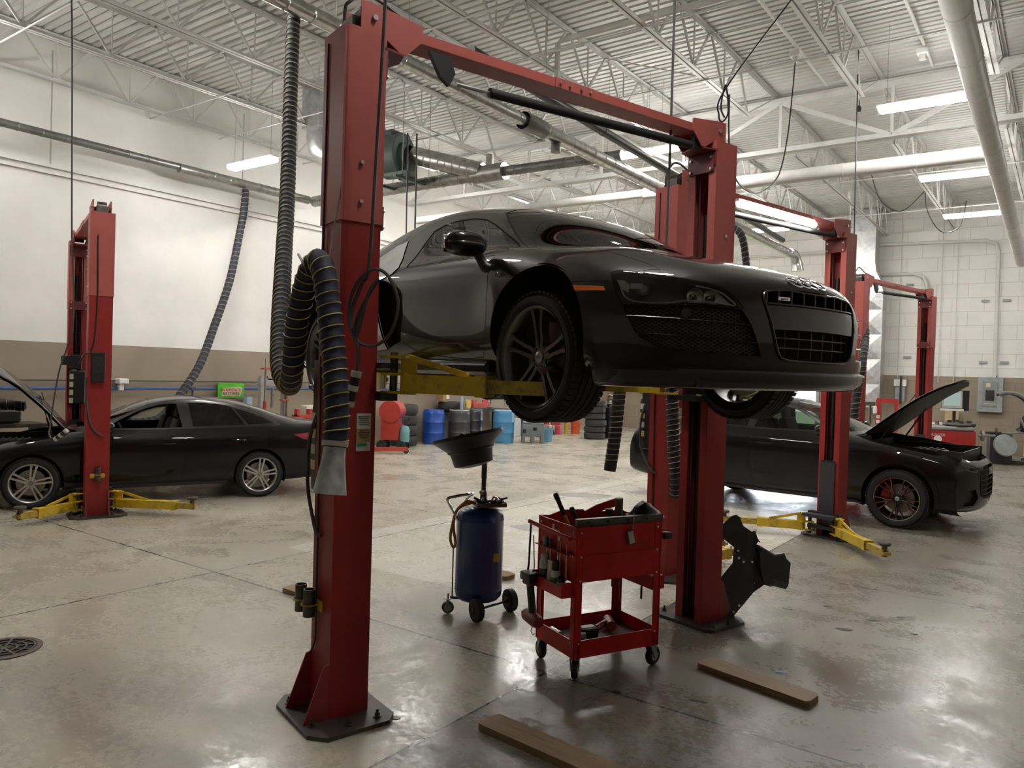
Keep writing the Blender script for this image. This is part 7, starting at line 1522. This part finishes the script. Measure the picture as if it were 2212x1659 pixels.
t = thing('wall_box', 'white and grey switch box on the back wall right of the sheet metal duct', 'switch box', (-4.15, 25.9, 1.75)); m = MB(); m.box((0, 0, -.12), (.26, .12, .45)); m.build('box', GE, t, smooth=0); m = MB(); m.box((0, -.02, .22), (.34, .10, .20)); m.build('cover', M_WHITE, t, smooth=0); m = MB(); m.box((.03, -.10, .0), (.05, .05, .85)); m.build('handle', M_BLACK, t, smooth=0)
for x, z, lb in ((-2.02, 4.40, 'upper pair of brackets left of the conduit'), (-1.50, 4.40, 'upper bracket right of the conduit'), (-2.02, 2.63, 'lower bracket left of the conduit'), (-1.50, 2.63, 'lower bracket right of the conduit'), (-4.0, 4.95, 'bracket on the back wall beside the curved conduit'), (-4.0, 2.75, 'low bracket on the back wall by the farthest lift')):
    t = thing('wall_bracket', lb + ' on the back wall' if 'back wall' not in lb else lb, 'bracket', (x, 25.96, z), 0, 'small wall brackets'); m = MB(); m.box((0, 0, 0), (.20, .06, .07), bev=.005); m.build('plate', GE, t)
t = thing('tire_changer', 'red tire changer with round table behind the crossover nose', 'tire changer', (-2.45, 22.3, 0), .3); RM = mat('red_tire_machine', (.38, .02, .02), .35, coat=.3)
m = MB(); m.box((.05, 0, .50), (1.05, .62, .62), bev=.03, seg=2); m.box((0, 0, .10), (1.0, .6, .2)); m.build('cabinet', RM, t); m = MB(); m.box((-.1, -.02, .86), (1.25, .66, .10), bev=.03); m.build('table_rim', mat('grey_table', (.28, .28, .28), .5), t); m = MB(); m.lathe([(.001, .0), (.34, .0), (.38, .05), (.36, .09), (.10, .11), (.001, .11)], o=(.25, 0, .90), n=28)
for k in range(4): m.box((.25 + .22 * cos(k * 1.57), .22 * sin(k * 1.57), 1.03), (.10, .08, .06), bev=.01)
m.build('turntable', M_DSTEEL, t); m = MB(); m.cyl((-.2, .25, .9), (-.2, .25, 1.0), .05, n=10); m.cyl((.62, -.25, .70), (1.0, -.25, .72), .03, n=10); m.lathe([(.02, -.03), (.13, -.03), (.13, .03), (.02, .03)], o=(.72, -.25, .71), axis=(1, 0, 0), n=22, closed=True); m.build('balance_shaft', M_STEEL, t)
text('HUNTER', .09, M_WHITE, t, (-.28, -.314, .68), (PI / 2, 0, 0)); m = MB(); m.lathe([(.001, 0), (.09, 0), (.09, .004), (.001, .004)], o=(-.27, -.312, .58), axis=(0, -1, 0), n=20); m.build('emblem', M_WHITE, t)
m = MB(); m.cyl((.2, .35, .9), (.2, .35, 1.35), .04, n=8); m.build('screen_post', M_BLACK, t)
t2 = part('monitor', t, (.15, .30, 1.55)); m = MB(); m.box((.06, .04, 0), (.62, .12, .52), bev=.01); m.build('monitor_case', M_BLACK, t2); m = MB(); m.box((-.02, -.03, .02), (.46, .03, .44)); m.build('bezel', mat('bezel_grey', (.4, .41, .40), .5), t2, smooth=0); m = MB(); m.box((-.02, -.047, .03), (.38, .004, .34)); m.build('screen', emat('lit_screen', (.36, .46, .42), .45), t2, smooth=0); m = MB(); m.box((-.02, -.06, -.24), (.5, .12, .05)); m.build('keyboard_tray', M_WHITE, t2, smooth=0)
t = thing('wheel_balancer', 'wheel balancer with a big open black wheel guard at the right edge', 'wheel balancer', (-1.35, 22.9, 0), .2); m = MB(); m.box((0, .1, .38), (.5, .5, .76), bev=.04, seg=2); m.build('cabinet', mat('balancer_dark', (.05, .05, .055), .4), t)
m = MB(); rows = []
for j in range(9):
    y = -.30 + .6 * j / 8; rr = .56 - .10 * (1 - (1 - abs(j - 4) / 4) ** .5); rows.append([(.15 + rr * cos(rad(a)), y, 1.28 + rr * sin(rad(a))) for a in range(-62, 128, 10)])
m.grid(rows); m.build('wheel_guard', mat('guard_black', (.03, .03, .032), .3, coat=.4), t, smooth=60); m = MB(); m.tube([(.35, -.34, 1.2), (.5, -.34, .82), (.2, -.34, .80), (.0, -.2, .78)], .03, n=8); m.build('guard_arm', M_STEEL, t); m = MB(); m.cyl((.0, -.2, .78), (-.45, -.2, .78), .03, n=10); m.lathe([(.02, -.02), (.14, -.02), (.14, .02), (.02, .02)], o=(-.12, -.2, .78), axis=(1, 0, 0), n=20, closed=True); m.build('shaft', M_DSTEEL, t); m = MB(); m.lathe([(.001, 0), (.26, 0), (.28, .03), (.26, .06), (.001, .07)], o=(.05, -.35, .48), axis=(.3, -1, .3), n=24); m.build('grey_cover', GE, t)
t = thing('balancer_wheel', 'chrome-rimmed wheel at the right edge beyond the balancer guard', 'wheel', (-.62, 23.0, 1.02)); m = MB(); make_tyre(m, (0, 0, 0), .33, .22, .68); m.M = Matrix(); o = m.build('tyre', M_RUBBER, t); o.rotation_euler = (PI / 2, 0, .3); m = MB(); m.lathe([(.22, -.08), (.10, -.03), (.001, -.03)], n=24); m.lathe([(.22, .08), (.20, 0), (.22, -.08)], n=24); o = m.build('rim', M_STEEL, t); o.rotation_euler = (PI / 2, 0, .3)
t = thing('rolling_stand', 'grey pedestal carrying the chrome-rimmed wheel at the right edge', 'stand', (-.62, 23.0, 0)); m = MB(); m.box((0, 0, .35), (.4, .4, .7), bev=.02); m.build('body', mat('brown_pedestal', (.12, .08, .06), .6), t)
t = thing('alignment_rack', 'red machine frame with clamps and a pale lamp behind the crossover windscreen', 'machine', (-4.05, 22.2, 0)); m = MB(); m.box((0, 0, .75), (.12, .12, 1.5)); m.box((.42, 0, .75), (.09, .09, 1.5)); m.box((.2, 0, 1.48), (.5, .10, .12)); m.build('frame', RM, t, smooth=0); m = MB(); m.box((-.25, -.05, 1.38), (.34, .08, .10)); m.box((-.36, -.05, 1.32), (.08, .1, .22)); m.cyl((-.2, -.05, .2), (-.2, -.05, 1.4), .025, n=8); m.cyl((-.42, -.05, .2), (-.42, -.05, 1.5), .018, n=8); m.build('clamp', M_DSTEEL, t); m = MB(); m.box((-.44, -.03, 1.62), (.16, .04, .18)); m.build('target_board', M_BLACK, t, smooth=0); m = MB(); m.lathe([(.001, 0), (.055, 0), (.05, .02), (.001, .03)], o=(-.44, -.05, 1.61), axis=(0, -1, 0), n=16); m.build('target_lens', mat('cream_lens', (.65, .5, .3), .4), t); m = MB(); m.lathe([(.001, 0), (.05, .02), (.055, .12), (.04, .20), (.001, .21)], o=(-.07, -.12, 1.12), n=14); m.build('white_flask', M_WHITE, t)
m = MB()
for k in range(4): m.box((.0, -.065, 1.05 - k * .13), (.09, .01, .09))
m.build('frame_label', mat('pale_label', (.6, .58, .55), .5), t, smooth=0)
t = thing('plywood_sheet', 'pale plywood sheet leaning on the back wall by the farthest lift', 'plywood', (-2.75, 25.8, 0)); m = MB(); m.box((0, .0, .6), (.36, .02, 1.2), rot=Matrix.Rotation(-.06, 3, 'X')); m.build('sheet', mat('plywood', (.48, .34, .19), .7), t, smooth=0)
t = thing('parts_cabinet', 'low grey cabinet with a white top left of the red tire changer', 'cabinet', (-2.95, 24.6, 0)); m = MB(); m.box((0, 0, .42), (.55, .5, .84)); m.build('body', GE, t, smooth=0); m = MB(); m.box((0, 0, .86), (.6, .55, .04)); m.build('top', M_WHITE, t, smooth=0)
t = thing('floor_jack', 'low dark trolley on the floor at the right edge', 'trolley', (-1.0, 23.0, 0)); m = MB(); m.box((0, 0, .07), (.7, .3, .10), bev=.02); m.box((.2, 0, .14), (.2, .2, .08), bev=.02); m.build('body', M_DSTEEL, t)
